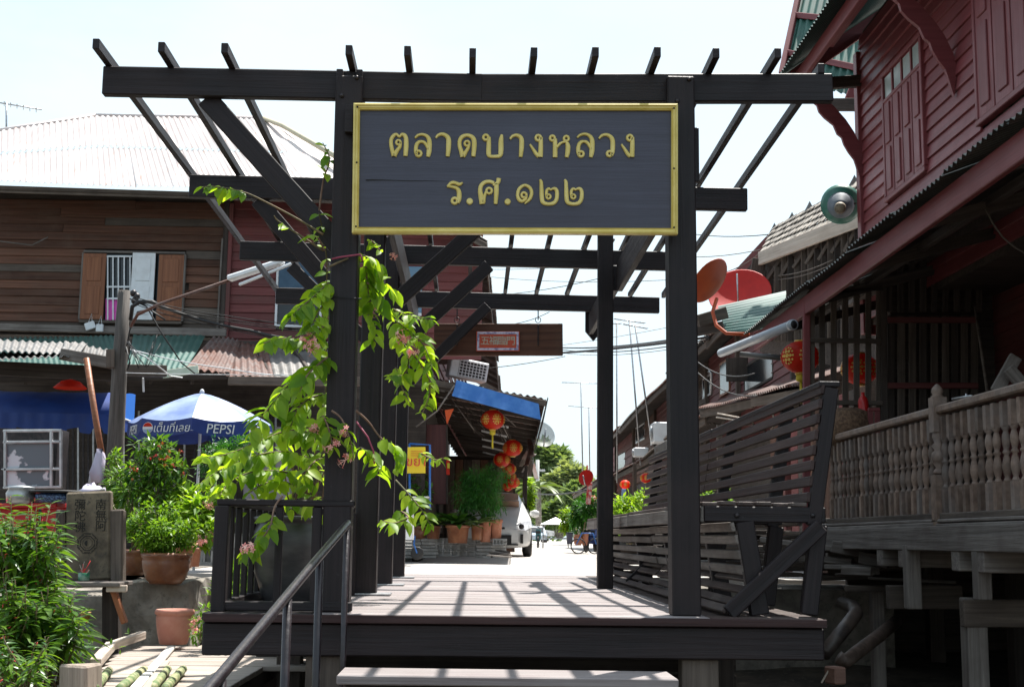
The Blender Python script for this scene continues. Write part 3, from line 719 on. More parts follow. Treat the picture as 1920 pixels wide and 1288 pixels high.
def shutters(y0, y1, zb, zt, zm, leaves, par, glass=True):
    wn = board('window', (WX - .005, y0 - .03, zb - .03), (WX - .005, y1 + .03, zb - .03), 0.07, 0.05, RP, par)
    board('frame', (WX - .005, y0 - .03, zt + .03), (WX - .005, y1 + .03, zt + .03), 0.07, 0.05, RP, wn)
    for yy in (y0, y1): board('frame', (WX - .008, yy, zb), (WX - .008, yy, zt), 0.05, 0.06, RP, wn, up=(1, 0, 0))
    if glass: board('frame', (WX - .006, y0, zm), (WX - .006, y1, zm), 0.06, 0.04, RP, wn)
    lw = (y1 - y0) / leaves; ztop = zm if glass else zt
    for k in range(leaves):
        ya, yb = y0 + k * lw + .012, y0 + (k + 1) * lw - .012; ym = (ya + yb) / 2
        board('shutter_leaf', (WX - .012, ym, zb), (WX - .012, ym, ztop), yb - ya, 0.03, RP, wn, up=(1, 0, 0), bev=.004)
        hh = ztop - zb
        for (f0, f1) in ((.05, .48), (.53, .95)):
            board('raised_panel', (WX - .032, ym, zb + hh * f0), (WX - .032, ym, zb + hh * f1), (yb - ya) * .55, 0.02, RP, wn, up=(1, 0, 0), bev=.008)
        if glass:
            board('pane', (WX - .01, ym, zm + .03), (WX - .01, ym, zt - .01), (yb - ya) * .8, 0.012, M['frosted'], wn, up=(1, 0, 0), bev=.001)
            board('frame', (WX - .012, yb + .012, zm), (WX - .012, yb + .012, zt), 0.035, 0.03, RP, wn, up=(1, 0, 0), bev=.001)
shutters(w1y0, w1y1, w1b, w1t, w1m, 4, rh)
shutters(w2y0, w2y1, w2b, w2t, w2t, 4, rh, False)
# upper roof: eave fascia, corrugated sheet, outriggers and carved brackets
ex = 3.42
e0 = at(1500, 139, ex * F_PX / (1500 - 883)); ez = e0.z
yF, yNr = e0.y + .25, 6.4
for k in range(9):
    ya = yNr + (yF - yNr) * k / 9; yb = yNr + (yF - yNr) * (k + 1) / 9
    corr('roof_sheet', (ex - .1, ya, ez + .04), (ex - .1, yb, ez + .04), (6.6, ya, ez + 2.35), (6.6, yb, ez + 2.35), M['eavetin'], rh, rows=3)
board('fascia', (ex + .1, yNr, ez - .02), (ex + .1, yF - .1, ez - .02), 0.05, 0.17, RP, rh)
board('roof_purlin', (WX - .3, yNr, ez + .42), (WX - .3, yF - .1, ez + .42), 0.06, 0.1, RP, rh)
for yy in (yF - .05,):
    board('barge_board', (ex, yy, ez - .02), (6.5, yy, ez + 2.28), 0.05, 0.16, RP, rh, up=(0, 0, 1))
def bracket(yy):
    board('outrigger', (ex + .05, yy, ez - .1), (WX + .1, yy, ez - .02), 0.07, 0.13, M['shadewood'], rh)
    out = [(.0, .02), (.10, -.02), (.20, -.09), (.22, -.15), (.28, -.2), (.3, -.27), (.36, -.34), (.46, -.42), (.5, -.52), (.55, -.56), (.57, -.63), (.62, -.72), (.68, -.8), (.7, -.86), (.75, -1.05)]
    inn = [(.79, -.8), (.76, -.66), (.69, -.5), (.6, -.36), (.48, -.22), (.34, -.09), (.2, .03), (.06, .1)]
    pts = out + inn; n = len(pts); mb = MB(); vs = []
    x0 = ex + .02; z0 = ez - .12
    for s in (-1, 1): vs += [V((x * .98, s * .022, zz)) for x, zz in pts]
    fs = [tuple(range(n)), tuple(range(2 * n - 1, n - 1, -1))] + [(i, (i + 1) % n, (i + 1) % n + n, i + n) for i in range(n)]
    mb.add(vs, fs); mb.build('bracket', RP, rh, Matrix.Translation((x0, yy, z0)))
for yy in (yc - .02, atx(1790, 120, WX).y, atx(1790, 120, WX).y - 2.7): bracket(yy)
# porch roof
pe = 2.9
pz0, pz1 = atx(1400, 622, pe), atx(1900, 222, pe)
def pez(y): return pz0.z + (pz1.z - pz0.z) * (y - pz0.y) / (pz1.y - pz0.y)
cuts = [pz0.y + .15, 12.4, 11.1, 9.9, 8.8, 7.8, 6.8, 5.9]
for k in range(7):
    ya, yb = cuts[k + 1], cuts[k]; dz = (0, .015, -.01, .02, 0, .015, 0)[k]
    corr('porch_roof_sheet', (pe, ya, pez(ya) + dz), (pe, yb, pez(yb) + dz), (WX + .0, ya, pez(ya) + .5 + dz), (WX + .0, yb, pez(yb) + .5 + dz), M['porchtin'], rh, rows=3, amp=.011, sag=.003, seed=k)
board('porch_fascia', (pe + .12, 5.9, pez(5.9) - .1), (pe + .12, pz0.y + .1, pez(pz0.y) - .1), 0.045, 0.17, RP, rh)
for yy in (13.3, 11.6, 10.2, 8.8, 7.4, 6.3): board('porch_rafter', (pe + .15, yy, pez(yy) - .07), (WX + .6, yy, pez(yy) + .42), 0.05, 0.09, M['shadewood'], rh)
board('porch_purlin', (3.6, 5.9, 2.78), (3.6, 13.9, 2.74), 0.06, 0.07, M['shadewood'], rh)
# inner porch wall and floor
FZ = 0.5
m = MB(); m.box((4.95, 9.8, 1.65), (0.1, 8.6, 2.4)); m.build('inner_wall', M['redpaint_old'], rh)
for k in range(18):
    board('inner_wall_board', (4.885, 5.6, FZ + .07 + k * .13), (4.885, 14.0, FZ + .07 + k * .13), 0.02, 0.135, M['redpaint_old'], rh, up=(.1, 0, 1), bev=.003)
m = MB(); m.box((6.4, 9.8, FZ - .08), (6.4, 8.7, 0.08)); m.build('porch_floor', M['shadewood'], rh)
for k in range(14):
    board('floor_board', (3.2 + k * .13, 5.4, FZ - .02), (3.2 + k * .13, 13.9, FZ - .02), .122, .03, M['dullwood'], rh, bev=.003)
m = MB(); m.box((5.4, 13.95, 2.0), (1.2, 0.08, 3.4)); m.box((7.0, 13.95, -.3), (6.0, .08, 2.0)); m.box((9.5, 9.8, 1), (0.1, 8.4, 4.4)); m.build('back_wall', M['shadewood'], rh)  # lower sheets added to keep the sun out from under the house
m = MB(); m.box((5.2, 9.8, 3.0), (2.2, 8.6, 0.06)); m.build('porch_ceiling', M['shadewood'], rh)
# end wall of pickets and plank gate
EY = 11.62
lat = thing('picket_screen', 'weathered grey picket screen closing the far end of the porch', 'screen', at(1580, 700, EY))
G_ = M['greywood']
for k, cx in enumerate((1522, 1541, 1563, 1585, 1606, 1628, 1648)):
    a, b = at(cx, 778 if k > 2 else 800, EY), at(cx, 540 - k * 3, EY)
    board('picket', a, b, 0.054, 0.02, M['dullwood'], lat, up=(0, 1, 0), bev=.004)
    if k > 2:
        mb = MB(); mb.add([V((-.027, -.01, 0)), V((.027, -.01, 0)), V((.02, -.01, -.03)), V((0, -.01, -.06)), V((-.02, -.01, -.03)), V((-.027, .01, 0)), V((.027, .01, 0)), V((.02, .01, -.03)), V((0, .01, -.06)), V((-.02, .01, -.03))],
               [(0, 1, 2, 3, 4), (9, 8, 7, 6, 5)] + [(i, (i + 1) % 5, (i + 1) % 5 + 5, i + 5) for i in range(5)])
        mb.build('picket_tip', M['dullwood'], lat, Matrix.Translation(a))
board('rail', at(1514, 638, EY - .03), at(1652, 640, EY - .03), 0.03, 0.045, M['dullwood'], lat)
board('rail', at(1514, 754, EY - .03), at(1655, 756, EY - .03), 0.03, 0.045, M['dullwood'], lat)
board('rail', at(1514, 552, EY - .03), at(1655, 540, EY - .03), 0.03, 0.045, M['shadewood'], lat)
board('post', at(1512, 1000, EY - .02), at(1512, 566, EY - .02), 0.06, 0.06, RP, rh, up=(0, 1, 0))
board('post', at(1656, 1000, EY), at(1656, 520, EY), 0.06, 0.06, M['shadewood'], rh, up=(0, 1, 0))
gate = thing('plank_gate', 'old plank gate with two faded red battens at the end of the porch', 'gate', at(1745, 760, EY))
for k, cx in enumerate((1671, 1690, 1711, 1731, 1752, 1773, 1790, 1808, 1827)):
    a, b = at(cx, 800, EY + .02), at(cx, 592, EY + .02)
    board('plank', a, b, 0.068, 0.022, M['dullwood'] if k % 3 else M['shadewood'], gate, up=(0, 1, 0))
for py in (600, 723): board('batten', at(1664, py, EY - .01), at(1834, py, EY - .01), 0.03, 0.055, M['redpaint_old'], gate)
upg = thing('slat_panel', 'dark upright slats above the plank gate under the porch roof', 'panel', at(1745, 560, EY))
for k, cx in enumerate(range(1668, 1850, 21)):
    board('slat', at(cx, 585, EY + .02), at(cx, 500 - k * 4, EY + .02), 0.06, 0.02, M['shadewood'], upg, up=(0, 1, 0))
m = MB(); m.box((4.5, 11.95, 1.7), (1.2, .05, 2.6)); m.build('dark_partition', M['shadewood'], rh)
# ---- balustrade
BXp = 3.2
bl = thing('balustrade', 'weathered balustrade of turned wooden balusters along the porch edge', 'balustrade', (BXp, 9, FZ))
zr = atx(1700, 786, BXp).z; zb_ = atx(1700, 966, BXp).z
def baluster_mesh():
    H = zr - zb_ - .05
    mb = MB(); mb.box((0, 0, .085), (.052, .052, .17)); mb.box((0, 0, H - .075), (.048, .048, .15))
    pr = [(.026, .168), (.03, .176), (.022, .188), (.016, .2), (.024, .225), (.031, .26), (.031, .29), (.024, .33), (.016, .36), (.026, .372), (.026, .382), (.016, .394), (.022, .42), (.029, .455), (.026, .49), (.019, .515), (.016, .53), (.027, .545), (.027, .555), (.024, .565)]
    s = (H - .13 + .003) / .565 
    mb.lathe([(r * .88, .168 + (z - .168) * (H - .15 - .168 + .004) / (.565 - .168)) for r, z in pr], 10)
    return mb.mesh('baluster', M['teak'])
bme = baluster_mesh()
newel_y = atx(1764, 850, BXp).y
yy = 11.5
while yy > 5.9:
    if abs(yy - newel_y) > .075:
        ob('baluster', bme, Matrix.Translation((BXp + random.uniform(-.003, .003), yy, zb_)) @ Matrix.Rotation(random.choice((0, 90, 180, 270)) * math.pi / 180, 4, 'Z'), bl)
    yy -= .126
for (a_, b_) in ((newel_y + .03, 11.58), (5.9, newel_y - .03)):
    board('top_rail', (BXp, a_, zr), (BXp, b_, zr), 0.09, 0.055, M['teak'], bl, bev=.012)
    board('bottom_rail', (BXp, a_, zb_ - .02), (BXp, b_, zb_ - .02), 0.085, 0.045, M['dullwood'], bl)
    board('bottom_batten', (BXp - .05, a_, zb_ - .075), (BXp - .05, b_, zb_ - .085), 0.03, 0.03, M['greywood'], bl)
nw = thing('newel', None, None) if False else None
mb = MB(); mb.box((0, 0, .16), (.1, .1, .44)); mb.box((0, 0, .79), (.095, .095, .24))
mb.lathe([(.03, .38), (.05, .395), (.04, .41), (.026, .43), (.05, .47), (.056, .5), (.05, .53), (.03, .55), (.052, .58), (.03, .6), (.045, .64), (.04, .67), (.04, .69)], 14)
mb.lathe([(.03, .90), (.045, .915), (.03, .93), (.04, .95), (.034, .975), (.02, .99), (.012, 1.0), (.001, 1.005)], 14)
mb.build('newel_post', M['teak'], bl, Matrix.Translation((BXp - .01, newel_y, zb_ - .12)))
# things on the porch
fe = thing('fire_extinguisher', 'red fire extinguisher with a pale label beside the picket screen', 'extinguisher', at(1620, 800, 11.3))
p = at(1620, 808, 11.3)
lathe('cylinder', [(.04, 0), (.045, .01), (.045, .26), (.035, .29), (.015, .31), (.015, .34)], p, plain('extinguisher_red', (.45, .015, .015), .3), fe, 16)
lathe('label', [(.0465, .1), (.0465, .17)], p, M['cream'], fe, 16)
rc = thing('red_chair', 'dark red wooden chair back showing above the porch rail', 'chair', at(1637, 790, 11.2))
for cx in (1632, 1645): board('slat', at(cx, 812, 11.2), at(cx, 765, 11.2), .05, .02, RP, rc, up=(0, 1, 0))
board('top_rail', at(1627, 768, 11.2), at(1650, 768, 11.2), .03, .03, RP, rc)
bs = thing('basket', 'large brown woven basket behind the porch rail', 'basket', at(1592, 815, 11.3))
lathe('basket_body', [(.12, 0), (.19, .05), (.215, .16), (.19, .3), (.1, .34), (.01, .345)], at(1592, 838, 11.35), plain('woven_straw', (.09, .05, .03), .9, (.2, .12, .07), 40, bump=.6), bs, 22)
lw = thing('leaning_boards', 'crossed grey boards leaning in the corner of the porch', 'boards', at(1895, 720, 9))
board('plank', at(1868, 735, 8.9), at(1905, 668, 8.9), .09, .03, G_, lw, up=(0, 1, 0)); board('plank', at(1890, 690, 8.8), at(1925, 730, 8.8), .09, .03, G_, lw, up=(0, 1, 0))
pole_ = thing('bamboo_pole', 'thin pole leaning on the dark porch wall beside the gate', 'pole', at(1850, 740, 10.5))
tube('pole', [at(1852, 740, 10.3), at(1828, 575, 10.8)], .012, M['dullwood'], pole_)
wire_ = thing('trailing_rope', 'pale rope end trailing under the porch roof at the right edge', 'rope', at(1880, 430, 8))
tube('rope', [at(x, y, 8.0) for x, y in ((1848, 392), (1862, 420), (1880, 445), (1900, 462), (1925, 478))], .006, M['dullwood'], wire_, 5)
wb = thing('tap_fitting', 'small metal tap fitting on the porch rail right of the newel', 'tap', at(1800, 742, 8.5))
tube('tap_pipe', [at(1786, 748, 8.6), at(1822, 742, 8.3)], .008, M['steel'], wb); tube('tap_stem', [at(1812, 752, 8.4), at(1812, 738, 8.4)], .008, M['steel'], wb)
# ---- under the porch: edge beam, posts, cross timbers
DW = M['dullwood']; SW = M['shadewood']
eb0, eb1 = atx(1555, 1003, 3.27), atx(1918, 1003, 3.27)
board('edge_beam', (3.11, 5.9, .435), (3.11, 11.75, .425), 0.07, 0.165, M['greywood'], rh, jag=.006)
board('edge_board', (3.2, 5.9, .55), (3.2, 11.7, .545), 0.12, 0.022, M['greywood'], rh)
for yy in (11.3, 9.85, 9.35, 8.3, 7.9, 6.9): board('joist', (3.08, yy, .29), (7, yy, .29), 0.13, 0.13, M['greywood'], rh)
def under(px0, py0, px1, py1, X, w, d, mat=DW, name='stilt'):
    a = atx(px0, py0, X); b = atx(px1, py1, X)
    board(name, a, b, w, d, mat, rh, up=(0, 1, 0))
for (px, X, top, bot, w) in ((1711, 3.12, 1021, 1141, .1), (1842, 3.12, 1021, 1124, .09), (1643, 3.3, 1100, 1300, .1), (1823, 3.2, 1120, 1300, .13)):
    yq = atx(px, 1100, X).y; t_ = atx(px, top, X).z; 
    bz = atx(px, bot, X).z if bot < 1200 else -1.2
    board('stilt', (X, yq, bz), (X, yq, max(t_, .3) if top < 1050 else t_), w, w, M['greywood'], rh, up=(0, 1, 0))
for (pxa, pxb, py, h_, Y) in ((1664, 1802, 1119, .17, 9.6), (1803, 1960, 1149, .17, 8.3), (1585, 1700, 1103, .05, 10.5)):
    board('cross_timber', at(pxa, py, Y), at(pxb, py, Y), .08, h_, DW, rh)
for yy in (7.0, 9.0, 11.0, 13):
    for xx in (4.6, 5.8, 7.2): board('stilt', (xx, yy, -1.2), (xx, yy, .42), .15, .15, SW, rh, up=(0, 1, 0))
# stacked timber under the porch
ts = thing('timber_stack', 'untidy stack of old grey planks on the bank under the porch', 'timber', at(1600, 1070, 12.3))
rn = random.Random(5)
for (q0, q1, Y, w_, h_) in (((1425, 1012), (1622, 1036), 11.2, .16, .05), ((1560, 1024), (1694, 1044), 10.9, .12, .1), ((1432, 1042), (1560, 1030), 11.4, .14, .04), ((1548, 1062), (1650, 1065), 10.8, .12, .045), ((1584, 1069), (1642, 1071), 10.6, .14, .06), ((1628, 1084), (1792, 1091), 10.4, .05, .02), ((1622, 1044), (1676, 1054), 10.7, .2, .1), ((1420, 1052), (1540, 1060), 11.6, .16, .05), ((1500, 1046), (1600, 1052), 11.2, .14, .05)):
    board('plank', at(*q0, Y), at(*q1, Y - .2), w_, h_, M['greywood'], ts, bev=.006, jag=.005)
for k in range(26):
    px0 = rn.uniform(1400, 1560); px1 = px0 + rn.uniform(70, 190); py = 975 + (k % 9) * 13 + rn.uniform(-3, 3); Y = rn.uniform(11.9, 13.6)
    a, b = at(px0, py + rn.uniform(-5, 5), Y), at(px1, py + rn.uniform(-7, 9), Y + rn.uniform(-.4, .1))
    board('plank', a, b, rn.uniform(.1, .2), rn.uniform(.025, .06), rn.choice((M['dullwood'], M['greywood'], M['dullwood'])), ts)
for k in range(9):  # added pile that hides the bright street behind the bench slats
    for j in range(3):
        x0 = rn.uniform(1.5, 1.75) + j * .55; board('plank', (x0, 14.62 + rn.uniform(-.12, .12), .03 + k * .058), (x0 + rn.uniform(.5, .9), 14.62 + rn.uniform(-.15, .15), .03 + k * .058), rn.uniform(.2, .3), .045, rn.choice((M['dullwood'], M['shadewood'], M['shadewood'])), ts)
fs_ = MB(); fs_.box((2.9, 13.2, -.55), (2.2, 1.6, 1.0))
tag(fs_.build('bank_wall', M['oldconcrete']), kind='structure')
bp_ = thing('drain_pipe', 'brown elbowed drain pipe rising from the dark under the porch', 'pipe', at(1570, 1200, 10))
M['brownpipe'] = plain('brown_drain_pipe', (.05, .038, .035), .4, (.1, .075, .06), 8)
tube('pipe', [at(1545, 1225, 9.9), at(1590, 1170, 10.1), at(1605, 1150, 10.2), at(1600, 1138, 10.5), at(1580, 1130, 11.2)], .055, M['brownpipe'], bp_, 14)
bp2 = thing('drain_pipe', 'shorter scarred drain pipe with an open elbow lower under the porch', 'pipe', at(1610, 1220, 9.6))
tube('pipe', [at(1572, 1232, 9.5), at(1585, 1240, 9.5), at(1610, 1220, 9.6), at(1650, 1190, 10.0), at(1680, 1165, 10.6)], .05, plain('scarred_pipe', (.06, .04, .03), .6, (.13, .09, .07), 14), bp2, 14)
bx = thing('wood_offcut', 'pinkish block of cut timber in the dark beside the deck end', 'offcut', at(1565, 1268, 8.6))
block('offcut', at(1566, 1265, 8.6), (.09, .12, .11), wood('raw_cut_timber', (.2, .11, .085), (.3, .18, .14)), bx, rz=.4)
board('stick', at(1540, 1280, 8.6), at(1556, 1252, 8.6), .012, .012, M['palewood'], bx)
# PVC gutter pipes, lantern on the porch end, horn speaker
pv = thing('gutter_pipe', 'long grey plastic drainpipe slung under the green porch eave', 'pipe', at(1420, 640, 12.5))
M['pvc'] = plain('grey_blue_pvc', (.34, .38, .42), .35, (.42, .46, .5), 4)
tube('pipe', [at(1352, 662, 13.6), at(1420, 635, 12.5), at(1484, 610, 11.6)], .045, M['pvc'], pv, 16)
tube('pipe_mouth', [at(1484, 610, 11.6), at(1487, 609, 11.55)], .05, M['pvc'], pv, 16)
lathe('pipe_hole', [(.038, 0), (.038, .002)], at(1488.5, 608.5, 11.53), M['black'], pv, 16, M=Matrix.Rotation(R(90), 4, 'X') @ Matrix.Rotation(R(28), 4, 'Y'))
pv2 = thing('gutter_pipe', 'thin dark pipe running below the long grey drainpipe', 'pipe', at(1430, 670, 13))
tube('pipe', [at(1388, 664, 13.2), at(1475, 672, 13.0)], .03, plain('dark_thin_pipe', (.1, .1, .1), .5), pv2, 10)  # plain darker grey pipe
hs_ = thing('horn_speaker', 'round green and grey horn loudspeaker at the corner of the red house', 'loudspeaker', at(1577, 383, 13.6))
M['horn_green'] = plain('sea_green_enamel', (.015, .11, .075), .4, (.035, .16, .12), 9)
axis = (at(1583, 372, 13.6) - CAM + V((0.6, 0, 2.2))).normalized(); q = axis.to_track_quat('Z', 'Y').to_matrix().to_4x4()
pc = at(1577, 383, 13.9)
lathe('bell', [(.215, .0), (.222, -.01), (.19, -.045), (.135, -.09), (.12, -.1), (.11, -.095), (.18, -.04), (.21, .0)], pc, M['horn_green'], hs_, 28, M=q)
lathe('throat', [(.155, -.06), (.125, -.14), (.085, -.22), (.06, -.26)], pc, plain('grey_enamel', (.10, .12, .14), .6, (.16, .17, .19), 8, spec=.2), hs_, 24, M=q)
lathe('driver', [(.062, -.25), (.062, -.33), (.045, -.345), (.02, -.35)], pc, plain('tarnished_brass', (.1, .075, .05), .6, (.25, .2, .13), 25), hs_, 18, M=q)
tube('speaker_arm', [pc + V((.05, -.15, -.05)), pc + V((.4, .05, .1))], .012, M['iron'], hs_)
# ---- lanterns
M['lantern'] = leafmat('red_lantern_silk', (.62, .03, .012), (.72, .045, .015), .45, 'object', .5)
for _n in M['lantern'].node_tree.nodes:
    if _n.type == 'MIX_RGB': _n.inputs[2].default_value = (1.2, .6, .5, 1)
M['lantern_gold'] = plain('gold_lantern_print', (.6, .32, .04), .4, (.75, .5, .12), 30)
M['tassel'] = plain('yellow_tassel', (.6, .47, .03), .7)
def lantern_proto(name_loc, label, tassel=.0):
    t = thing('paper_lantern', label, 'lantern', name_loc, group='red lanterns hanging along the eaves')
    n = 24; mb = MB(); vs = []; k = 12
    for j in range(k + 1):
        th = math.pi * (.09 + .82 * j / k)
        for i in range(n):
            a = 2 * math.pi * i / n; rr = .5 * math.sin(th) * (1 - .035 * (i % 2)); vs.append(V((rr * math.cos(a), rr * math.sin(a), .42 * math.cos(th))))
    fs = [(j * n + i, j * n + (i + 1) % n, (j + 1) * n + (i + 1) % n, (j + 1) * n + i) for j in range(k) for i in range(n)]
    mb.add(vs, fs, 0, True); mb.build('shade', M['lantern'], t, Matrix.Translation(V(name_loc)))
    for zz in (.40, -.43): lathe('collar', [(.15, -.02), (.15, .04)], V(name_loc) + V((0, 0, zz)), M['lantern_gold'], t, 16)
    mb = MB()
    for q_ in range(6):                                    # round floral prints between the ribs
        a0 = q_ * math.pi / 3 + .2
        for (rr_p, n_p, sz) in ((0, 1, .06), (.15, 6, .045), (.26, 12, .03)):
            for e_p in range(n_p):
                b_p = 2 * math.pi * e_p / n_p; a = a0 + math.cos(b_p) * rr_p * 1.3; th = math.pi / 2 + math.sin(b_p) * rr_p * 1.9
                c = V((.507 * math.sin(th) * math.cos(a), .507 * math.sin(th) * math.sin(a), .425 * math.cos(th)))
                nrm = c.normalized(); u = nrm.cross(V((0, 0, 1))).normalized(); w = nrm.cross(u)
                mb.add([c + nrm * .006 + (u * math.cos(e) + w * math.sin(e)) * sz for e in [2 * math.pi * f / 8 for f in range(8)]], [tuple(range(8))])
    mb.build('print', M['lantern_gold'], t, Matrix.Translation(V(name_loc)))['kind'] = 'stuff'
    if tassel:
        m2 = MB(); m2.lathe([(.12, 0), (.13, -.16), (.05, -.2)], 10); m2.lathe([(.035, -.2), (.05, -.2 - tassel)], 8); m2.build('tassel', M['tassel'], t, Matrix.Translation(V(name_loc) + V((0, 0, -.44))))
    tube('cord', [V(name_loc) + V((0, 0, .43)), V(name_loc) + V((0, 0, .7))], .012, M['iron'], t, 5)
    return t
LP = lantern_proto((0, 0, 0), 'large round red lantern hanging nearest in the porch of the red house', .55)
LP0 = lantern_proto((0, 0, 0), 'x', 0)
def put_lantern(px, py, Y, dpx, label, tassel=False, rz=0.0):
    p = at(px, py, Y); d = dpx / F_PX * Y
    return copy_tree(LP if tassel else LP0, p, rz, d, label)
lan = LP; 
put_lantern(1501, 670, 12.1, 74, 'large red lantern with gold prints and a yellow tassel beside the porch screen', True, .4)
put_lantern(1612, 692, 13.2, 72, 'red lantern seen through the grey pickets of the porch screen', False, 1.0)
# ================================================================ LEFT TIMBER SHOPHOUSE
LH = thing('shophouse', 'old brown timber shophouse with pale zinc roof and open shutters at the left', 'house', at(200, 1000, 22))
FY = 22.0
BW = M['brownwood']
xL_, xC, xR = at(-70, 500, FY).x, at(424, 500, FY).x, at(905, 500, FY).x
zt_, zb2 = at(200, 372, FY).z, at(200, 618, FY).z
m = MB(); m.box(((xL_ + xR) / 2, FY + 1.56, (zt_ + zb2) / 2), (xR - xL_ - .3, 3.0, zt_ - zb2 + .2)); m.build('wall_core', M['shadewood'], LH)
wx0, wx1 = at(154, 540, FY).x, at(345, 540, FY).x
wz0, wz1 = at(250, 602, FY).z, at(250, 476, FY).z
z = zb2; rn = random.Random(3)
while z < zt_ - .05:
    zc = z + .07
    cuts_ = [xL_] + sorted([rn.uniform(xL_ + .5, xC - .5) for _ in range(rn.choice((0, 1, 1)))]) + [xC]
    sp_ = [(cuts_[i], cuts_[i + 1]) for i in range(len(cuts_) - 1)]
    if wz0 - .02 < zc < wz1 + .03:
        ns_ = []
        for s0, s1 in sp_:
            if s1 <= wx0 or s0 >= wx1: ns_.append((s0, s1)); continue
            if s0 < wx0: ns_.append((s0, wx0))
            if s1 > wx1: ns_.append((wx1, s1))
        sp_ = ns_
    for s0, s1 in sp_:
        if s1 - s0 < .15: continue
        board('siding_board', (s0 + .003, FY + .03, zc + rn.uniform(-.006, .006)), (s1 - .003, FY + .03, zc + rn.uniform(-.012, .012)), .02, .152, BW if rn.random() < .88 else M['dullwood'], LH, up=(0, .16, 1), bev=.003, jag=.003)
    z += .14
# red painted bay
rz0, rz1 = at(520, 668, FY).z, at(520, 384, FY).z
z = rz0
wb0, wb1 = at(519, 560, FY).x, at(602, 560, FY).x
wt = (at(560, 612, FY).z, at(560, 568, FY).z, at(560, 545, FY).z, at(560, 490, FY).z)
while z < rz1:
    zc = z + .075
    sp_ = [(xC + .08, xR)]
    if wt[0] < zc < wt[3]: sp_ = [(xC + .08, wb0), (wb1, xR)]
    for s0, s1 in sp_: board('red_siding_board', (s0, FY + .02, zc), (s1, FY + .02, zc), .02, .162, M['redpaint_old'], LH, up=(0, .15, 1), bev=.003)
    z += .15
board('corner_trim', (xC - .02, FY - .02, zb2 - .1), (xC - .02, FY - .02, zt_), .09, .06, M['shadewood'], LH, up=(0, 1, 0))
board('corner_trim', (xC + .06, FY - .03, rz0 - .1), (xC + .06, FY - .03, rz1), .07, .06, M['redpaint_old'], LH, up=(0, 1, 0))
board('downpipe', (xC - .09, FY - .07, zb2), (xC - .07, FY - .07, zb2 + 1.6), .03, .03, M['greywood'], LH, up=(0, 1, 0))
board('sill_board', at(-60, 612, FY - .06), at(425, 624, FY - .06), .05, .12, M['greywood'], LH, bev=.01, jag=.01)
w = board('window', (wb0, FY - .01, wt[0]), (wb1, FY - .01, wt[0]), .06, .045, M['white'], LH)
for xx in (wb0, wb1): board('frame', (xx, FY - .01, wt[0]), (xx, FY - .01, wt[3]), .04, .05, M['white'], w, up=(0, 1, 0))
board('frame', (wb0, FY - .01, wt[1] + .1), (wb1, FY - .01, wt[1] + .1), .05, .2, M['shadewood'], w)
m = MB(); m.box(((wb0 + wb1) / 2, FY + .03, (wt[0] + wt[1]) / 2), (wb1 - wb0, .02, wt[1] - wt[0])); m.build('pane', M['darkglass'], w)
board('shutter', ((wb0 + wb1) / 2, FY - .03, wt[2]), ((wb0 + wb1) / 2, FY - .03, wt[3]), wb1 - wb0 - .05, .03, plain('blue_painted_shutter', (.03, .075, .13), .6, (.045, .1, .16), 6), LH, up=(0, 1, 0))
# second upper window of the red bay seen between the pergola posts
x0, x1 = at(754, 520, FY).x, at(792, 520, FY).x
w = board('window', (x0, FY - .03, at(760, 590, FY).z), (x1, FY - .03, at(760, 590, FY).z), .05, .05, M['white'], LH)
board('frame', (x0, FY - .03, at(760, 590, FY).z), (x0, FY - .03, at(760, 500, FY).z), .04, .04, M['white'], w, up=(0, 1, 0))
board('pane', ((x0 + x1) / 2, FY - .02, at(760, 590, FY).z), ((x0 + x1) / 2, FY - .02, at(760, 500, FY).z), x1 - x0, .02, plain('sky_blue_pane', (.1, .2, .3), .2), w, up=(0, 1, 0))
# shuttered window
wn = board('window', (wx0, FY - .04, wz0 - .03), (wx1, FY - .04, wz0 - .03), .1, .05, M['dullwood'], LH)
for xx in (wx0, wx1): board('frame', (xx, FY - .03, wz0), (xx, FY - .03, wz1), .045, .06, M['greywood'], wn, up=(0, 1, 0))
board('frame', (wx0, FY - .03, wz1 + .02), (wx1, FY - .03, wz1 + .02), .05, .04, M['greywood'], wn)
def leaf_shutter(px0, px1, mt, nm, py0=601, py1=478, panels=True, dy=0):
    a, b = at(px0, 540, FY), at(px1, 540, FY); xm = (a.x + b.x) / 2; wd = b.x - a.x
    zz0, zz1 = at(250, py0, FY).z, at(250, py1, FY).z
    s = board(nm, (xm, FY - .05 + dy, zz0), (xm, FY - .05 + dy, zz1), wd, .03, mt, LH, up=(0, 1, 0), bev=.004)
    if panels:
        h = zz1 - zz0
        for f0, f1 in ((.08, .5), (.58, .94)):
            board('panel', (xm, FY - .07 + dy, zz0 + h * f0), (xm, FY - .07 + dy, zz0 + h * f1), wd * .62, .014, mt, s, up=(0, 1, 0), bev=.006)
leaf_shutter(155, 198, M['shutter'], 'shutter_leaf'); leaf_shutter(297, 344, M['shutter'], 'shutter_leaf')
leaf_shutter(248, 291, M['white'], 'white_shutter_leaf', dy=-.03, py1=476)
m = MB(); m.box(((at(199, 540, FY).x + at(297, 540, FY).x) / 2, FY + .03, (wz0 + wz1) / 2), (1.0, .02, wz1 - wz0)); m.build('pane', M['darkglass'], LH)
for px in (202, 212, 222, 233, 244): board('window_bar', at(px, 600, FY - .03), at(px, 480, FY - .03), .022, .022, M['white'], LH, up=(0, 1, 0), bev=.003)
for py in (481, 538, 560): board('window_bar', at(200, py, FY - .035), at(248, py, FY - .035), .02, .03, M['white'], LH, bev=.003)
cur = thing('curtain', 'bright pink cloth hanging behind the lower window bars', 'curtain', at(210, 600, FY))
m = MB(); vs = []; n = 14; 
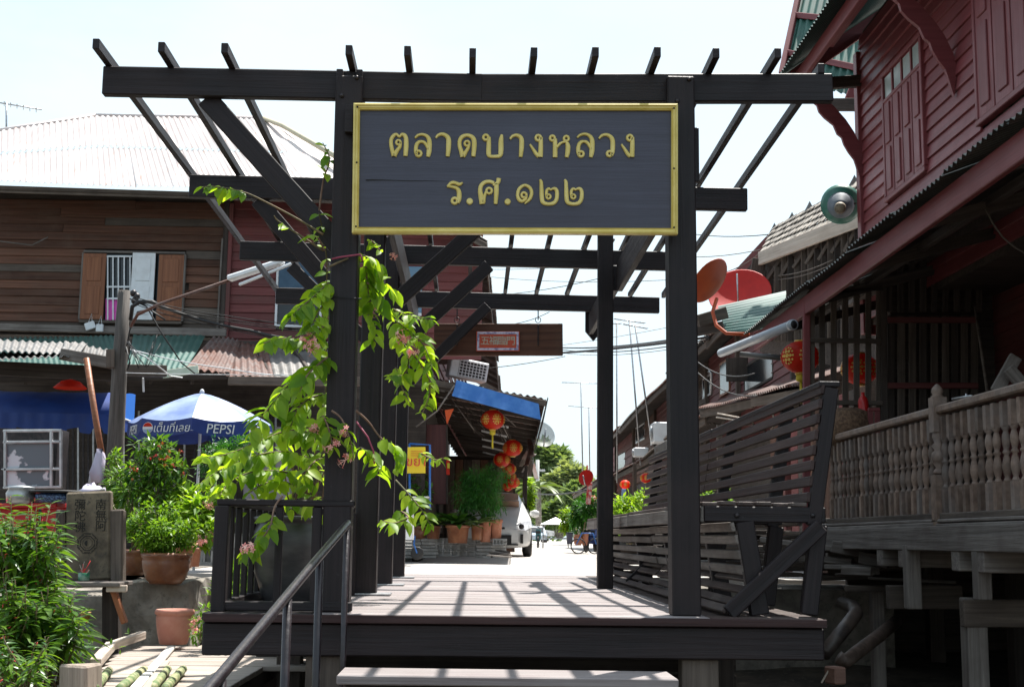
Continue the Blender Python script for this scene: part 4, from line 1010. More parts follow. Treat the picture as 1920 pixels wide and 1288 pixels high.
for j in range(2):
    for i in range(n + 1): vs.append(at(198 + 23 * i / n, 600 if j == 0 else 560, FY + .0) + V((0, .012 * math.sin(i * 1.6), 0)))
m.add(vs, [(i, i + 1, n + 2 + i, n + 1 + i) for i in range(n)], 0, True); m.build('cloth', plain('magenta_cloth', (.75, .12, .5), .8), cur)
for (px, py, rz_) in ((169, 611, .35), (187, 615, 0)):
    tg = thing('hanging_box', 'small white box tilted on its cord below the shuttered window' if rz_ else 'small white box hanging straight from a cord below the shuttered window', 'box', at(px, py, FY - .12))
    p = at(px, py, FY - .12); ob('box', cbox_mesh(.17 if rz_ else .12, .05, .13, .01), Matrix.Translation(p) @ Matrix.Rotation(-rz_, 4, 'Y'), tg, M['white'])
    tube('cord', [p + V((-.03, 0, .06)), p + V((0, .05, .22)), p + V((.03, 0, .06))], .006, M['white'], tg, 5)
# roof: front slope, hips, eave boards
EVY, RDY = 21.1, 26.0
ea, eb = at(-90, 334, EVY), at(600, 363, EVY)
ra, rb = at(179, 220, RDY), at(489, 225, RDY)
rl_ = at(-90, 262, 24.5)
def roofsheets(p00, p10, p01, p11, n, mt, par, name, **kw):
    for k in range(n):
        s0, s1 = k / n, (k + 1) / n
        corr(name, p00.lerp(p10, s0), p00.lerp(p10, s1), p01.lerp(p11, s0), p01.lerp(p11, s1), mt, par, seed=k, **kw)
half = .52
mA, mB = ea.lerp(rl_, half), eb.lerp(rb, half)
emid = ea.lerp(eb, .42)
# lower and upper course of sheets
e_l, e_r = ea, eb
top_pts = [rl_, ra, rb]
def top_at(s):
    return rl_.lerp(ra, s / .4) if s < .4 else ra.lerp(rb, (s - .4) / .6)
NS = 10
for k in range(NS):
    s0, s1 = k / NS, (k + 1) / NS
    b0, b1 = ea.lerp(eb, s0), ea.lerp(eb, s1); t0, t1 = top_at(s0), top_at(s1)
    m0, m1 = b0.lerp(t0, .5), b1.lerp(t1, .5); up_ = V((0, -.01, .03))
    dz = V((0, 0, rn.uniform(-.03, .02))) 
    corr('roof_sheet', b0 + dz, b1 + dz, m0, m1, M['palepinktin'], LH, pitch=.1, amp=.016, rows=3, seed=k)
    corr('roof_sheet', m0 + up_, m1 + up_, t0 + up_, t1 + up_, M['palepinktin'], LH, pitch=.1, amp=.016, rows=3, seed=k + 20)
hp0, hp1 = at(660, 318, 22.5), eb
corr('roof_sheet', eb, at(700, 372, 21.3), rb, at(520, 228, 26.2), M['palepinktin'], LH, pitch=.2, amp=.01)
corr('roof_sheet', at(700, 372, 21.3), at(740, 350, 24), at(505, 226, 26.1), at(530, 232, 27.5), M['palepinktin'], LH, pitch=.2, amp=.01)
tube('ridge_cap', [at(495, 222, 26), at(530, 236, 25), at(660, 312, 22.3)], .05, plain('yellowish_ridge', (.45, .42, .3), .8), LH)
for a, b in ((rl_, ra), (ra, rb)): tube('ridge_cap', [a + V((0, 0, .03)), b + V((0, 0, .03))], .05, M['palepinktin'], LH, 8)
board('eave_board', at(-90, 352, EVY + .15), at(640, 376, EVY + .15), .04, .12, M['dullwood'], LH)
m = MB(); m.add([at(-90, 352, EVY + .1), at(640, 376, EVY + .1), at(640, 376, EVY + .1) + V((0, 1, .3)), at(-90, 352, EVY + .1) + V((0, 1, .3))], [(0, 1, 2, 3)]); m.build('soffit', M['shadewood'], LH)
# right-hand part: roof end over the lane with rafters
eL = at(917, 452, 21.3); eR = V((eL.x + .032 * 24, eL.y + 24, eL.z - .05))
for k in range(8):
    s0, s1 = k / 8, (k + 1) / 8; a, b = eL.lerp(eR, s0), eL.lerp(eR, s1); j = V((rn.uniform(-.04, .04), 0, rn.uniform(-.02, .02)))
    corr('side_roof_sheet', a + j, b + j, a + V((-2.6, 0, 1.5)), b + V((-2.6, 0, 1.5)), M['greytin'], LH, rows=2, amp=.016, pitch=.1)
for k in range(14):
    a = eL + V((.032 * k * 1.6 - .05, k * 1.6, -.09)); board('rafter', a, a + V((-1.4, 0, .72)), .05, .1, M['dullwood'], LH)
board('eave_board', eL + V((-.06, 0, -.14)), eR + V((-.06, 0, -.14)), .03, .14, M['dullwood'], LH)
m = MB(); m.box((-1.9, FY + 12.3, 3.0), (2.2, 24, 5.0), M=Matrix.Translation((0, 0, 0)))
m.build('side_wall', M['shadewood'], LH)
for k in range(9): board('side_siding_board', (-.78, FY, 3.0 + k * .26), (-.1, FY + 22, 3.0 + k * .26), .02, .25, M['redpaint_old'], LH, up=(-.1, 0, 1))
# ground floor of the shophouse: dark opening with folding steel gate
xG = at(742, 900, FY).x
m = MB(); m.box(((xL_ + xG) / 2 - 1, FY - .3, 1.7), (xG - xL_ + 2, .1, 3.8)); m.build('shop_shade_sheet', M['shadewood'], LH)  # dark sheet stands in for the shaded shop interior
fg = thing('folding_gate', 'dark folding steel gate closing the shop behind the shrubs', 'gate', at(300, 900, 20.5))
for k in range(46):
    px = 118 + k * 9.5
    if 20 < k < 40 and k % 2: continue
    board('gate_bar', at(px, 960, 20.5), at(px, 770, 20.5), .03, .02, M['iron'] if k % 3 else M['steel'], fg, up=(0, 1, 0), bev=.002)
for py in (790, 935): board('gate_rail', at(112, py, 20.52), at(560, py, 20.52), .02, .04, M['iron'], fg)
pn = thing('shop_shutter', 'grey panelled shop shutter with pale frame beside the umbrella', 'shutter', at(500, 900, 20))
m_ = plain('grey_lavender_panel', (.2, .19, .21), .6, (.27, .26, .28), 4)
for k in range(3): board('panel', at(470 + k * 30, 960, 20), at(470 + k * 30, 800, 20), .22, .03, m_, pn, up=(0, 1, 0))
# lean-to roofs over the pavement
lt = thing('lean_to_roof', 'patched lean-to roof of green and rusty tin below the shuttered window', 'roof', at(250, 690, 19))
corr('green_sheet', at(-40, 696, 18.4), at(240, 700, 18.4), at(-40, 634, 21.8), at(215, 629, 21.8), M['greentin'], lt, rows=4, sag=.01)
corr('green_sheet', at(235, 703, 18.3), at(352, 690, 18.4), at(250, 629, 21.8), at(385, 630, 21.8), M['greentin'], lt, rows=4, sag=.01, seed=2)
corr('rusty_sheet', at(345, 690, 18.2), at(430, 700, 18.2), at(400, 628, 21.7), at(452, 636, 21.7), M['rusttin'], lt, rows=4, sag=.02, seed=4, amp=.02, pitch=.1)
corr('zinc_sheet', at(425, 706, 18.3), at(520, 710, 18.3), at(430, 640, 21.7), at(505, 652, 21.7), M['rusttin'], lt, rows=4, sag=.02, seed=5, amp=.018, pitch=.1)
corr('zinc_sheet', at(515, 710, 18.35), at(620, 712, 18.35), at(500, 652, 21.7), at(625, 655, 21.7), M['greytin'], lt, rows=4, sag=.015, seed=6, amp=.018, pitch=.1)
board('lean_to_beam', at(428, 714, 18.3), at(680, 716, 18.3), .08, .12, M['dullwood'], lt)
board('lean_to_beam', at(-50, 712, 18.3), at(430, 704, 18.3), .08, .1, M['shadewood'], lt)
for k in range(9): board('lean_to_rafter', at(-30 + k * 78, 716, 18.4), at(-30 + k * 72, 650, 21.7), .05, .08, M['shadewood'], lt)
board('pale_fascia', at(305, 702, 18.0), at(372, 692, 18.0), .03, .11, plain('pale_green_board', (.42, .5, .38), .7, (.5, .56, .46), 6), lt)
tr_ = thing('tin_roof', 'small corrugated tin roof on grey timber beams at the far left', 'roof', at(100, 670, 15))
corr('tin_sheet', at(-60, 658, 14.6), at(150, 664, 14.6), at(-60, 636, 18.2), at(165, 642, 18.2), M['greytin'], tr_, rows=3, amp=.016, sag=.01)  # sheets lengthened at the back to shade the awning
corr('tin_sheet', at(120, 664, 14.6), at(222, 684, 14.4), at(120, 640, 18.0), at(235, 662, 18.0), M['greytin'], tr_, rows=3, amp=.016, seed=3)
corr('tin_sheet', at(-60, 676, 14.4), at(130, 668, 14.4), at(-60, 660, 15.4), at(120, 662, 15.4), M['greytin'], tr_, rows=2, amp=.014, seed=8)
board('beam', at(115, 664, 14.5), at(216, 682, 14.3), .06, .13, M['greywood'], tr_)
board('beam', at(-60, 688, 15.0), at(235, 702, 14.8), .08, .16, M['shadewood'], tr_)
board('beam', at(232, 694, 14.6), at(312, 696, 14.8), .08, .13, M['dullwood'], tr_)
board('hanging_peg', at(269, 735, 14.8), at(268, 708, 14.8), .02, .02, M['white'], tr_, up=(0, 1, 0))
rlp = thing('hanging_lamp', 'round red lamp glowing dimly in the shade under the tin roof', 'lamp', at(132, 722, 17.5))
lathe('lamp_shade', [(.01, .08), (.12, .05), (.22, -.04), (.2, -.05)], at(132, 722, 17.5), M['lantern'], rlp, 20)
# prop pole, utility pole with cables and street lamp
pp = thing('prop_pole', 'slanting brown prop pole under the tin roof', 'pole', at(196, 890, 13.8))
tube('pole', [at(162, 672, 14.0), at(180, 790, 13.9), at(199, 900, 13.8)], .033, M['shutter'], pp, 10)
tube('rope_tie', [at(189, 850, 13.7), at(197, 880, 13.65), at(186, 905, 13.7), at(195, 850, 13.7)], .01, plain('orange_rope', (.6, .2, .05), .7), pp, 5)
pb = thing('plastic_bag', 'crumpled pale plastic bag tied to the prop pole', 'bag', at(185, 890, 13.6))
m = MB(); m.lathe([(.02, .35), (.04, .3), (.06, .2), (.1, .1), (.09, 0), (.02, -.03)], 9)
me = m.mesh('bag', plain('lilac_plastic', (.55, .5, .62), .3)); rn2 = random.Random(4)
for v in me.vertices: v.co += V((rn2.uniform(-.025, .025), rn2.uniform(-.02, .02), 0))
ob('bag', me, Matrix.Translation(at(184, 905, 13.6)), pb)
up_ = thing('utility_pole', 'leaning weathered wooden utility pole carrying cables and a street lamp', 'pole', at(205, 930, 13.5))
mb = MB()
pA, pB = at(207, 960, 13.5), at(233, 545, 13.5)
mm = MB(); mm.tube([V((0, 0, 0)), (pB - pA) * .3 + V((.01, 0, 0)), (pB - pA) * .7, pB - pA], [.092, .085, .075, .062], 12)
mm.build('pole', wood('pole_wood', (.055, .048, .043), (.15, .133, .12), .9, 1.0, 34, 2, .2), up_, Matrix.Translation(pA))
board('cleat', at(207, 690, 13.4), at(207, 655, 13.4), .08, .05, M['dullwood'], up_, up=(0, 1, 0))
for k, (dx, dy_) in enumerate(((0, 0), (6, 6), (2, 14))):
    lathe('insulator', [(.02, 0), (.035, .02), (.035, .05), (.015, .07)], at(250 + dx, 556 + dy_, 13.4), M['iron'], up_, 10)
tube('cable_loop', [at(245, 600, 13.4), at(248, 575, 13.35), at(262, 566, 13.3), at(285, 566, 13.3), at(296, 572, 13.3)], .022, M['black'], up_, 8)
tube('cable_loop', [at(236, 660, 13.35), at(243, 620, 13.35), at(258, 585, 13.3), at(280, 580, 13.3), at(310, 600, 13.3)], .009, M['black'], up_, 6)
tube('cable_loop', [at(243, 560, 13.3), at(275, 575, 13.3), at(300, 620, 13.3), at(340, 680, 13.4), at(365, 700, 13.6)], .008, M['black'], up_, 6)
tube('cable_loop', [at(236, 650, 13.3), at(244, 680, 13.25), at(238, 695, 13.2), at(248, 660, 13.2), at(260, 690, 13.2)], .007, M['black'], up_, 6)
tube('cable_tangle', [at(245, 655, 13.3), at(275, 670, 13.2), at(295, 685, 13.2), at(320, 705, 13.4), at(342, 708, 13.5)], .007, M['white'], up_, 5)
rn = random.Random(9)
for k in range(5):
    tube('cable_tangle', [at(240 + rn.uniform(-4, 4), 640, 13.3), at(250 + rn.uniform(0, 30), 660 + rn.uniform(0, 30), 13.2), at(270 + rn.uniform(0, 40), 690 + rn.uniform(-6, 6), 13.2), at(246 + rn.uniform(0, 60), 640 + rn.uniform(-20, 20), 13.25)], .004, M['black'], up_, 5)
sl = thing('street_lamp', 'fluorescent street lamp on a rusty arm reaching out from the pole', 'lamp', at(485, 508, 13))
tube('lamp_arm', [at(245, 612, 13.3), at(258, 590, 13.2), at(300, 570, 13.1), at(432, 525, 13)], .017, M['rusttin'], sl, 8)
board('lamp_housing', at(428, 523, 13), at(532, 490, 12.9), .1, .06, M['white'], sl, bev=.015)
board('lamp_tube', at(448, 534, 12.95), at(548, 494, 12.85), .025, .03, M['white'], sl, bev=.008)
def wire(name_label, pts, r=.007, mt=None, sag=0, cat='cable'):
    t = thing('cable', name_label, cat, pts[0]); P = []
    for i in range(len(pts) - 1): P += hang(pts[i], pts[i + 1], sag, 10)[: None if i == len(pts) - 2 else -1]
    tube('wire', P, r, mt or M['black'], t, 5); return t
wire('thick black cable with white clips crossing the red bay to the vine', [at(296, 572, 13.3), at(470, 620, 13), at(640, 645, 12.5)], .017, sag=.03)
for i, (y0, y1) in enumerate(((558, 604), (562, 612), (566, 616), (571, 640))):
    wire(('topmost', 'second', 'third', 'lowest')[i] + ' of four thin wires running right from the utility pole', [at(255, y0, 13.3), at(420, (y0 + y1) / 2 + 10, 13.1), at(640, y1 + 10, 12.6)], .0045, sag=.02)
wire('upper slack white cord stretched from the pole past the umbrella', [at(246, 655, 13.3), at(420, 690, 13.1), at(600, 708, 12.8)], .006, M['white'], .02)
wire('lower straight white cord stretched just above the umbrella', [at(236, 699, 13.3), at(600, 702, 12.8)], .004, M['white'], .01)
wire('pale loose wire drooping on the brown siding at the far left', [at(-5, 452, 21.9), at(60, 460, 21.9), at(90, 445, 21.9)], .012, M['greywood'])
an = thing('tv_antenna', 'rooftop television antenna at the far left edge', 'antenna', at(12, 235, 26))
tube('mast', [at(12, 262, 26), at(12, 192, 26)], .02, M['steel'], an, 6)
tube('boom', [at(-20, 190, 26), at(78, 206, 26)], .014, M['steel'], an, 6)
for k in range(6): tube('element', [at(8 + k * 12, 191 + k * 2.4, 25.7), at(8 + k * 12, 199 + k * 2.4, 26.3)], .01, M['steel'], an, 5)
# blue awning
M['bluecloth'] = plain('shaded_blue_awning', (.007, .035, .19), .6, (.01, .05, .25), 3)  # cloth kept darker: the roof's shade is in the colour
aw = thing('awning', 'royal blue barrel awning with scalloped edge at the left', 'awning', at(100, 780, 16.5))
ax0, ax1 = at(-40, 760, 16).x, at(213, 760, 16).x
zc_ = at(200, 778, 16).z; 
m = MB(); n = 10; vs = []
nxs = 14
for j in range(n + 1):
    a = math.pi / 2 * j / n
    for i in range(nxs + 1): vs.append(V((ax0 + (ax1 - ax0) * i / nxs, 17.0 - 1.0 * math.sin(a), zc_ + .36 * math.cos(a) + .008 * math.sin(i * 2.1 + j))))
m.add(vs, [(j * (nxs + 1) + i, j * (nxs + 1) + i + 1, (j + 1) * (nxs + 1) + i + 1, (j + 1) * (nxs + 1) + i) for j in range(n) for i in range(nxs)], 0, True)
m.build('canopy', M['bluecloth'], aw)
m = MB(); vs = [V((ax1, 17.0, zc_))] + [V((ax1, 17.0 - 1.0 * math.sin(math.pi / 2 * j / n), zc_ + .36 * math.cos(math.pi / 2 * j / n))) for j in range(n + 1)]
m.add(vs, [(0, j, j + 1) for j in range(1, n + 1)]); m.build('end_cap', plain('lit_blue_fabric', (.02, .15, .55), .6), aw)  # brighter blue paints the sunlit end of the same cloth
m = MB(); vs = []; N_ = 84
for i in range(N_ + 1):
    s = i / N_; x = ax0 + (ax1 - ax0) * s; d = .17 + .055 * (1 if math.sin(s * 2 * math.pi * 5.3) > -.1 else .0) + .01 * math.sin(s * 40)
    vs += [V((x, 15.99, zc_ + .01)), V((x, 15.98 + .012 * math.sin(s * 60), zc_ - d))]
m.add(vs, [(2 * i, 2 * i + 2, 2 * i + 3, 2 * i + 1) for i in range(N_)], 0, True); m.build('valance', M['bluecloth'], aw)
m = MB(); m.add([V((ax1, 15.99, zc_)), V((ax1, 17, zc_)), V((ax1, 17, zc_ - .12)), V((ax1, 15.99, zc_ - .22))], [(0, 1, 2, 3)]); m.build('side_valance', M['bluecloth'], aw)
tube('frame_tube', [V((ax1, 15.98, zc_)), V((ax1, 17, zc_))], .012, M['white'], aw, 6)
tube('awning_leg', [at(230, 800, 16), at(232, 960, 16)], .018, M['steel'], aw, 6)
# umbrella
ub = thing('parasol', 'blue and white soft drink parasol with lettered valance', 'parasol', at(378, 950, 15.6))
uc = at(376, 794, 15.6); Rr = .84; ap = at(379, 737, 15.6).z - uc.z
M['umb_top'] = plain('sheen_blue_umbrella_cloth', (.11, .17, .38), .42, (.27, .35, .55), 1.8, spec=.8, lo=.35, hi=.6)  # paler blue patches paint the sun's sheen on the canopy
M['umb_val'] = plain('deep_blue_print', (.012, .03, .17), .5, (.018, .045, .22), 3)
ang = [math.radians(-90 + 5.4 + 45 * k) for k in range(9)]
m = MB()
for k in range(8):
    a0, a1 = ang[k], ang[k + 1]; pm = MB(); vs = []; n = 8
    for j in range(n + 1):
        t = j / n; rr = Rr * t; zz = ap * (1 - t ** 1.35)
        for i in range(5):
            s = i / 4; d = V((math.cos(a0), math.sin(a0), 0)).lerp(V((math.cos(a1), math.sin(a1), 0)), s) * rr
            vs.append(d + V((0, 0, zz - .035 * t * math.sin(math.pi * s))))
    pm.add(vs, [(j * 5 + i, j * 5 + i + 1, (j + 1) * 5 + i + 1, (j + 1) * 5 + i) for j in range(n) for i in range(4)], 0, True)
    pm.build('canopy_panel', M['umb_top'], ub, Matrix.Translation(uc))
    pm = MB(); vs = []
    for i in range(9):
        s = i / 8; d = V((math.cos(a0), math.sin(a0), 0)).lerp(V((math.cos(a1), math.sin(a1), 0)), s) * Rr * 1.0
        dz = -.035 * math.sin(math.pi * s); ln = .17 - (.03 * (abs(2 * s - 1) ** 6))
        vs += [d + V((0, 0, dz)), d * 1.01 + V((0, 0, dz - ln))]
    pm.add(vs, [(2 * i, 2 * i + 2, 2 * i + 3, 2 * i + 1) for i in range(8)], 0, True)
    vl = pm.build('valance', M['umb_val'], ub, Matrix.Translation(uc))
    d0, d1 = V((math.cos(a0), math.sin(a0), 0)), V((math.cos(a1), math.sin(a1), 0)); mid = (d0 + d1) / 2
    xdir = (d1 - d0).normalized(); nrm = mid.normalized()
    if k in (0, 6, 7, 1):
        txt = {0: 'PEPSI', 6: 'PEPSI', 7: 'เต็มที่เลย', 1: 'เต็มที่เลย'}[k]
        Mt = Matrix(((xdir.x, 0, nrm.x, 0), (xdir.y, 0, nrm.y, 0), (0, 1, 0, 0), (0, 0, 0, 1)))
        c = uc + mid * Rr * 1.0 + nrm * .012 + V((0, 0, -.122))
        if len(txt) > 6: c = c + xdir * .07
        text_obj('lettering', txt, .15 if txt == 'PEPSI' else .13, M['white'], vl, Matrix.Translation(c) @ Mt, .002, shear=.15)
        if len(txt) > 6:
            lc = uc + mid * Rr * 1.0 + nrm * .012 + V((0, 0, -.115)) - xdir * .23
            for (mt_, a_, b_) in ((M['lantern'], 15, 165), (M['white'], -180, 180), (M['umb_top'], 195, 345)):
                lm = MB(); r_ = .06 if mt_ != M['white'] else .066; o_ = .004 if mt_ != M['white'] else 0
                pts = [V((0, 0, 0)) + xdir * (r_ * math.cos(math.radians(q))) + V((0, 0, r_ * math.sin(math.radians(q)))) + nrm * o_ for q in [a_ + (b_ - a_) * i / 16 for i in range(17)]]
                lm.add(pts, [tuple(range(17))]); lm.build('round_emblem', mt_, vl, Matrix.Translation(lc))
lathe('finial', [(.02, 0), (.03, .02), (.02, .05), (.002, .06)], uc + V((0, 0, ap - .01)), M['white'], ub, 12)
tube('pole', [uc + V((0, 0, ap)), V((uc.x, uc.y, -.05))], .017, M['white'], ub, 8)
for k in range(8): tube('rib', [uc + V((0, 0, ap - .02)), uc + V((math.cos(ang[k]) * Rr * .5, math.sin(ang[k]) * Rr * .5, ap * .58)), uc + V((math.cos(ang[k]) * Rr, math.sin(ang[k]) * Rr, -.01))], .005, M['white'], ub, 5)
# food cart
fc = thing('food_cart', 'glass food cabinet on a street cart under the blue awning', 'food cart', at(60, 930, 12.8))
CYY = 12.9
M['alu'] = plain('scuffed_aluminium', (.35, .36, .37), .35, (.5, .51, .52), 9, .7)
for px in (10, 96, 114): board('cabinet_post', at(px, 914, CYY), at(px, 808, CYY), .03, .03, M['alu'], fc, up=(0, 1, 0))
for py in (808, 829, 880, 914): board('cabinet_rail', at(6, py, CYY), at(116, py - 1, CYY), .03, .028, M['alu'], fc)
board('shelf', at(12, 881, CYY + .15), at(95, 881, CYY + .15), .3, .012, M['alu'], fc)
g_ = plain('painted_reflection_glass', (.1, .13, .16), .08, (.5, .55, .6), 2.2, lo=.5, hi=.52, stretch=(1, 1, .7)); board('glass_front', at(53, 912, CYY + .02), at(53, 830, CYY + .02), .42, .008, g_, fc, up=(0, 1, 0))  # pale hard-edged patches are reflections painted on the pane
m = MB(); m.box((0, 0, 0), (.6, .35, .6)); m.build('cabinet_back', M['iron'], fc, Matrix.Translation(at(60, 862, CYY + .32)))
board('cart_top', at(-30, 950, 12.2), at(128, 948, 12.2), .7, .04, plain('red_cart_paint', (.5, .012, .015), .4), fc)
for px in (-20, 40, 110): board('cart_panel', at(px, 1010, 12.0), at(px, 952, 12.0), .3, .03, plain('red_cart_paint', (.5, .012, .015), .4), fc, up=(0, 1, 0))
for i, (px, lab) in enumerate(((38, 'squat aluminium pot on the red food cart'),)):
    t = thing('cooking_pot', lab, 'pot', at(px, 944, 11.9)); lathe('pot_body', [(.09, 0), (.12, .02), (.13, .1), (.11, .14), (.12, .15), (.11, .16), (.02, .175)], at(px, 946, 11.9), M['alu'], t, 22)
t = thing('basket_cover', 'dark blue mesh domed basket beside the aluminium pot', 'basket', at(110, 944, 11.9))
lathe('basket', [(.15, 0), (.19, .03), (.2, .07), (.17, .085), (.05, .1)], at(108, 943, 11.9), plain('dark_blue_basket', (.01, .02, .06), .3, (.1, .18, .35), 60, lo=.5, hi=.55), t, 26)
lathe('rim', [(.25, .09), (.26, .1), (.25, .11), (.2, .1)], at(110, 943, 11.9), M['black'], t, 26)
t = thing('plastic_bag', 'lilac plastic bag lying behind the stone tablet', 'bag', at(170, 915, 11.9))
m = MB(); m.lathe([(.13, 0), (.11, .03), (.07, .045), (.03, .06), (.01, .07)], 11); me = m.mesh('bag', plain('lilac_plastic', (.55, .5, .62), .3))
for v in me.vertices: v.co += V((rn2.uniform(-.02, .02), rn2.uniform(-.02, .02), rn2.uniform(-.01, .02)))
ob('bag', me, Matrix.Translation(at(172, 922, 11.9)), t)

# ================================================================ BANK: shrine, wall, walkway, pots
sh = thing('shrine_tablet', 'carved stone prayer tablet with Chinese characters between two grey posts', 'tablet', at(170, 1090, 10.2))
SYY = 10.2
M['stone'] = plain('mottled_carved_stone', (.07, .055, .038), .9, (.2, .16, .11), 5, 0, .6, c3=(.05, .045, .038), lo=.35, hi=.7)
a, b = at(168, 1088, SYY), at(168, 921, SYY)
wd = at(211, 1000, SYY).x - at(127, 1000, SYY).x
tb = board('tablet', a, b, wd, .09, M['stone'], sh, up=(0, 1, 0), bev=.015, jag=.004)
M['carve'] = plain('dark_flat_carving', (.02, .018, .015), .9)  # flat dark shapes, with nothing cut into the stone
for i, ch in enumerate('南無阿'): text_obj('character', ch, .088, M['carve'], tb, Matrix.Translation(at(189, 947 + i * 20, SYY - .047)) @ FACE, .002)
for i, ch in enumerate('彌陀佛'): text_obj('character', ch, .088, M['carve'], tb, Matrix.Translation(at(150, 947 + i * 21, SYY - .047)) @ FACE, .002)
bc = at(164, 1018, SYY - .047); m = MB()
for (r0, r1) in ((.082, .078), (.06, .056), (.04, .037)):
    n = 8; vs = [V((r * math.cos(2 * math.pi * (k + .5) / n), -.002, r * math.sin(2 * math.pi * (k + .5) / n))) for r in (r0, r1) for k in range(n)]
    m.add(vs, [(k, (k + 1) % n, (k + 1) % n + n, k + n) for k in range(n)])
for k in range(8):
    a_ = 2 * math.pi * k / 8 + math.pi / 2; u = V((math.cos(a_), 0, math.sin(a_))); w_ = V((-u.z, 0, u.x))
    for q, rr in enumerate((.072, .066, .05)):
        c = u * rr
        if (k + q) % 2: m.add([c + w_ * .022 + u * .0015, c - w_ * .022 + u * .0015, c - w_ * .022 - u * .0015, c + w_ * .022 - u * .0015], [(0, 1, 2, 3)])
        else:
            for s in (-1, 1): m.add([c + w_ * .022 * s + u * .0015, c + w_ * .004 * s + u * .0015, c + w_ * .004 * s - u * .0015, c + w_ * .022 * s - u * .0015], [(0, 1, 2, 3)])
m.add([V((.022 * math.cos(q), -.003, .022 * math.sin(q))) for q in [math.pi / 2 + math.pi * i / 10 for i in range(11)]], [tuple(range(11))])
o = m.build('carved_emblem', M['carve'], tb, Matrix.Translation(bc)); o['kind'] = 'stuff'
for (px, w_, top) in ((115, .075, 955), (221, .1, 955)):
    board('side_post', at(px, 1092, SYY - .01), at(px, top, SYY - .01), w_, .09, M['dullwood'], sh, up=(0, 1, 0), bev=.012, jag=.006)
sf = thing('shelf', 'weathered plank shelf carrying the stone tablet', 'shelf', at(150, 1095, 10.1))
board('shelf_plank', at(50, 1093, 10.05), at(237, 1094, 10.05), .4, .035, M['greywood'], sf)
board('shelf_edge', at(200, 1103, 9.9), at(238, 1103, 9.9), .05, .05, M['palewood'], sf)
board('shelf_bracket', at(212, 1104, 9.95), at(234, 1168, 9.95), .04, .07, M['shutter'], sf, up=(0, 1, 0))
board('support_post', at(210, 1230, 10.1), at(210, 1100, 10.1), .12, .12, M['shadewood'], sf, up=(0, 1, 0))
board('support_post', at(75, 1230, 10.2), at(75, 1100, 10.2), .12, .12, M['shadewood'], sf, up=(0, 1, 0))
ic = thing('incense_cup', 'green glazed cup holding burnt incense sticks in front of the tablet', 'cup', at(157, 1089, 10.0))
lathe('cup', [(.036, 0), (.042, .01), (.044, .06), (.04, .062), (.036, .05)], at(157, 1089, 10.0), plain('green_glaze', (.02, .14, .07), .25, (.25, .38, .3), 14), ic, 14)
for k in range(12):
    b_ = at(157, 1076, 10.0); tube('stick', [b_ + V((rn.uniform(-.03, .03), 0, -.02)), b_ + V((rn.uniform(-.045, .045), 0, rn.uniform(.03, .1)))], .0028, M['redpetal'] if k % 3 else M['palewood'], ic, 5)
wl = thing('planter_wall', 'rough mossy concrete planter wall carrying the clay pots', 'wall', at(300, 1150, 11))
p0 = at(238, 1088, 11.0); p1 = at(330, 1088, 10.9)
def roughblock(name, c, d, mt, par, seed=0, amp=.02, div=7):
    bm = bmesh.new(); bmesh.ops.create_cube(bm, size=1.0); bmesh.ops.subdivide_edges(bm, edges=bm.edges[:], cuts=div, use_grid_fill=True); r_ = random.Random(seed)
    for v in bm.verts: v.co = V((v.co.x * d[0], v.co.y * d[1], v.co.z * d[2])) + V((r_.uniform(-amp, amp), r_.uniform(-amp, amp), r_.uniform(-amp, amp)))
    me = bpy.data.meshes.new(name); bm.to_mesh(me); bm.free(); return ob(name, me, Matrix.Translation(V(c)), par, mt)
roughblock('wall_block', ((p0.x + p1.x) / 2 + .02, 11.9, -.5), (p1.x - p0.x + .16, 1.9, 1.0), M['oldconcrete'], wl, 1)
roughblock('wall_block', (p0.x - 1.2, 11.9, -.62), (2.2, 1.8, 1.0), M['oldconcrete'], wl, 2)
stp = thing('stone_steps', 'narrow stone steps climbing between the planter wall and the deck', 'steps', at(385, 1150, 11.5))
for k in range(4): roughblock('step', (p1.x + .36, 11.3 + k * .5, -.62 + k * .19), (.45, .6, .18), plain('pale_step_stone', (.3, .26, .21), .9, (.42, .37, .3), 5, 0, .4), stp, 10 + k, .008, 3)  # the stone's own pale colour
# bank blocks behind the pots
cb = thing('cement_blocks', 'row of hollow cement blocks behind the clay pots on the bank', 'blocks', at(385, 1035, 13.4))
def hollow_block(c, par, s=1.0, rz=0):
    mb = MB(); W2, H2 = .195 * s, .095 * s; d = .07 * s
    xs_ = [-W2, -.15 * s, -.09 * s, -.03 * s, .03 * s, .09 * s, .15 * s, W2]
    mb.box((0, 0, H2 - .014 * s), (2 * W2, d, .028 * s)); mb.box((0, 0, -H2 + .014 * s), (2 * W2, d, .028 * s))
    for x in (-W2 + .014 * s, -.065 * s, .065 * s, W2 - .014 * s): mb.box((x, 0, 0), (.03 * s, d - .004, 2 * H2 - .056 * s + .002))
    mb.box((0, d * .38, 0), (2 * W2 - .06 * s, .006, 2 * H2 - .06 * s))
    return mb
hbm = hollow_block(None, None).mesh('block', M['blockgrey'])
for k in range(4):
    for j in range(2): ob('block', hbm, Matrix.Translation(at(372 + k * 38, 1042 - j * 26, 14.9)), cb)
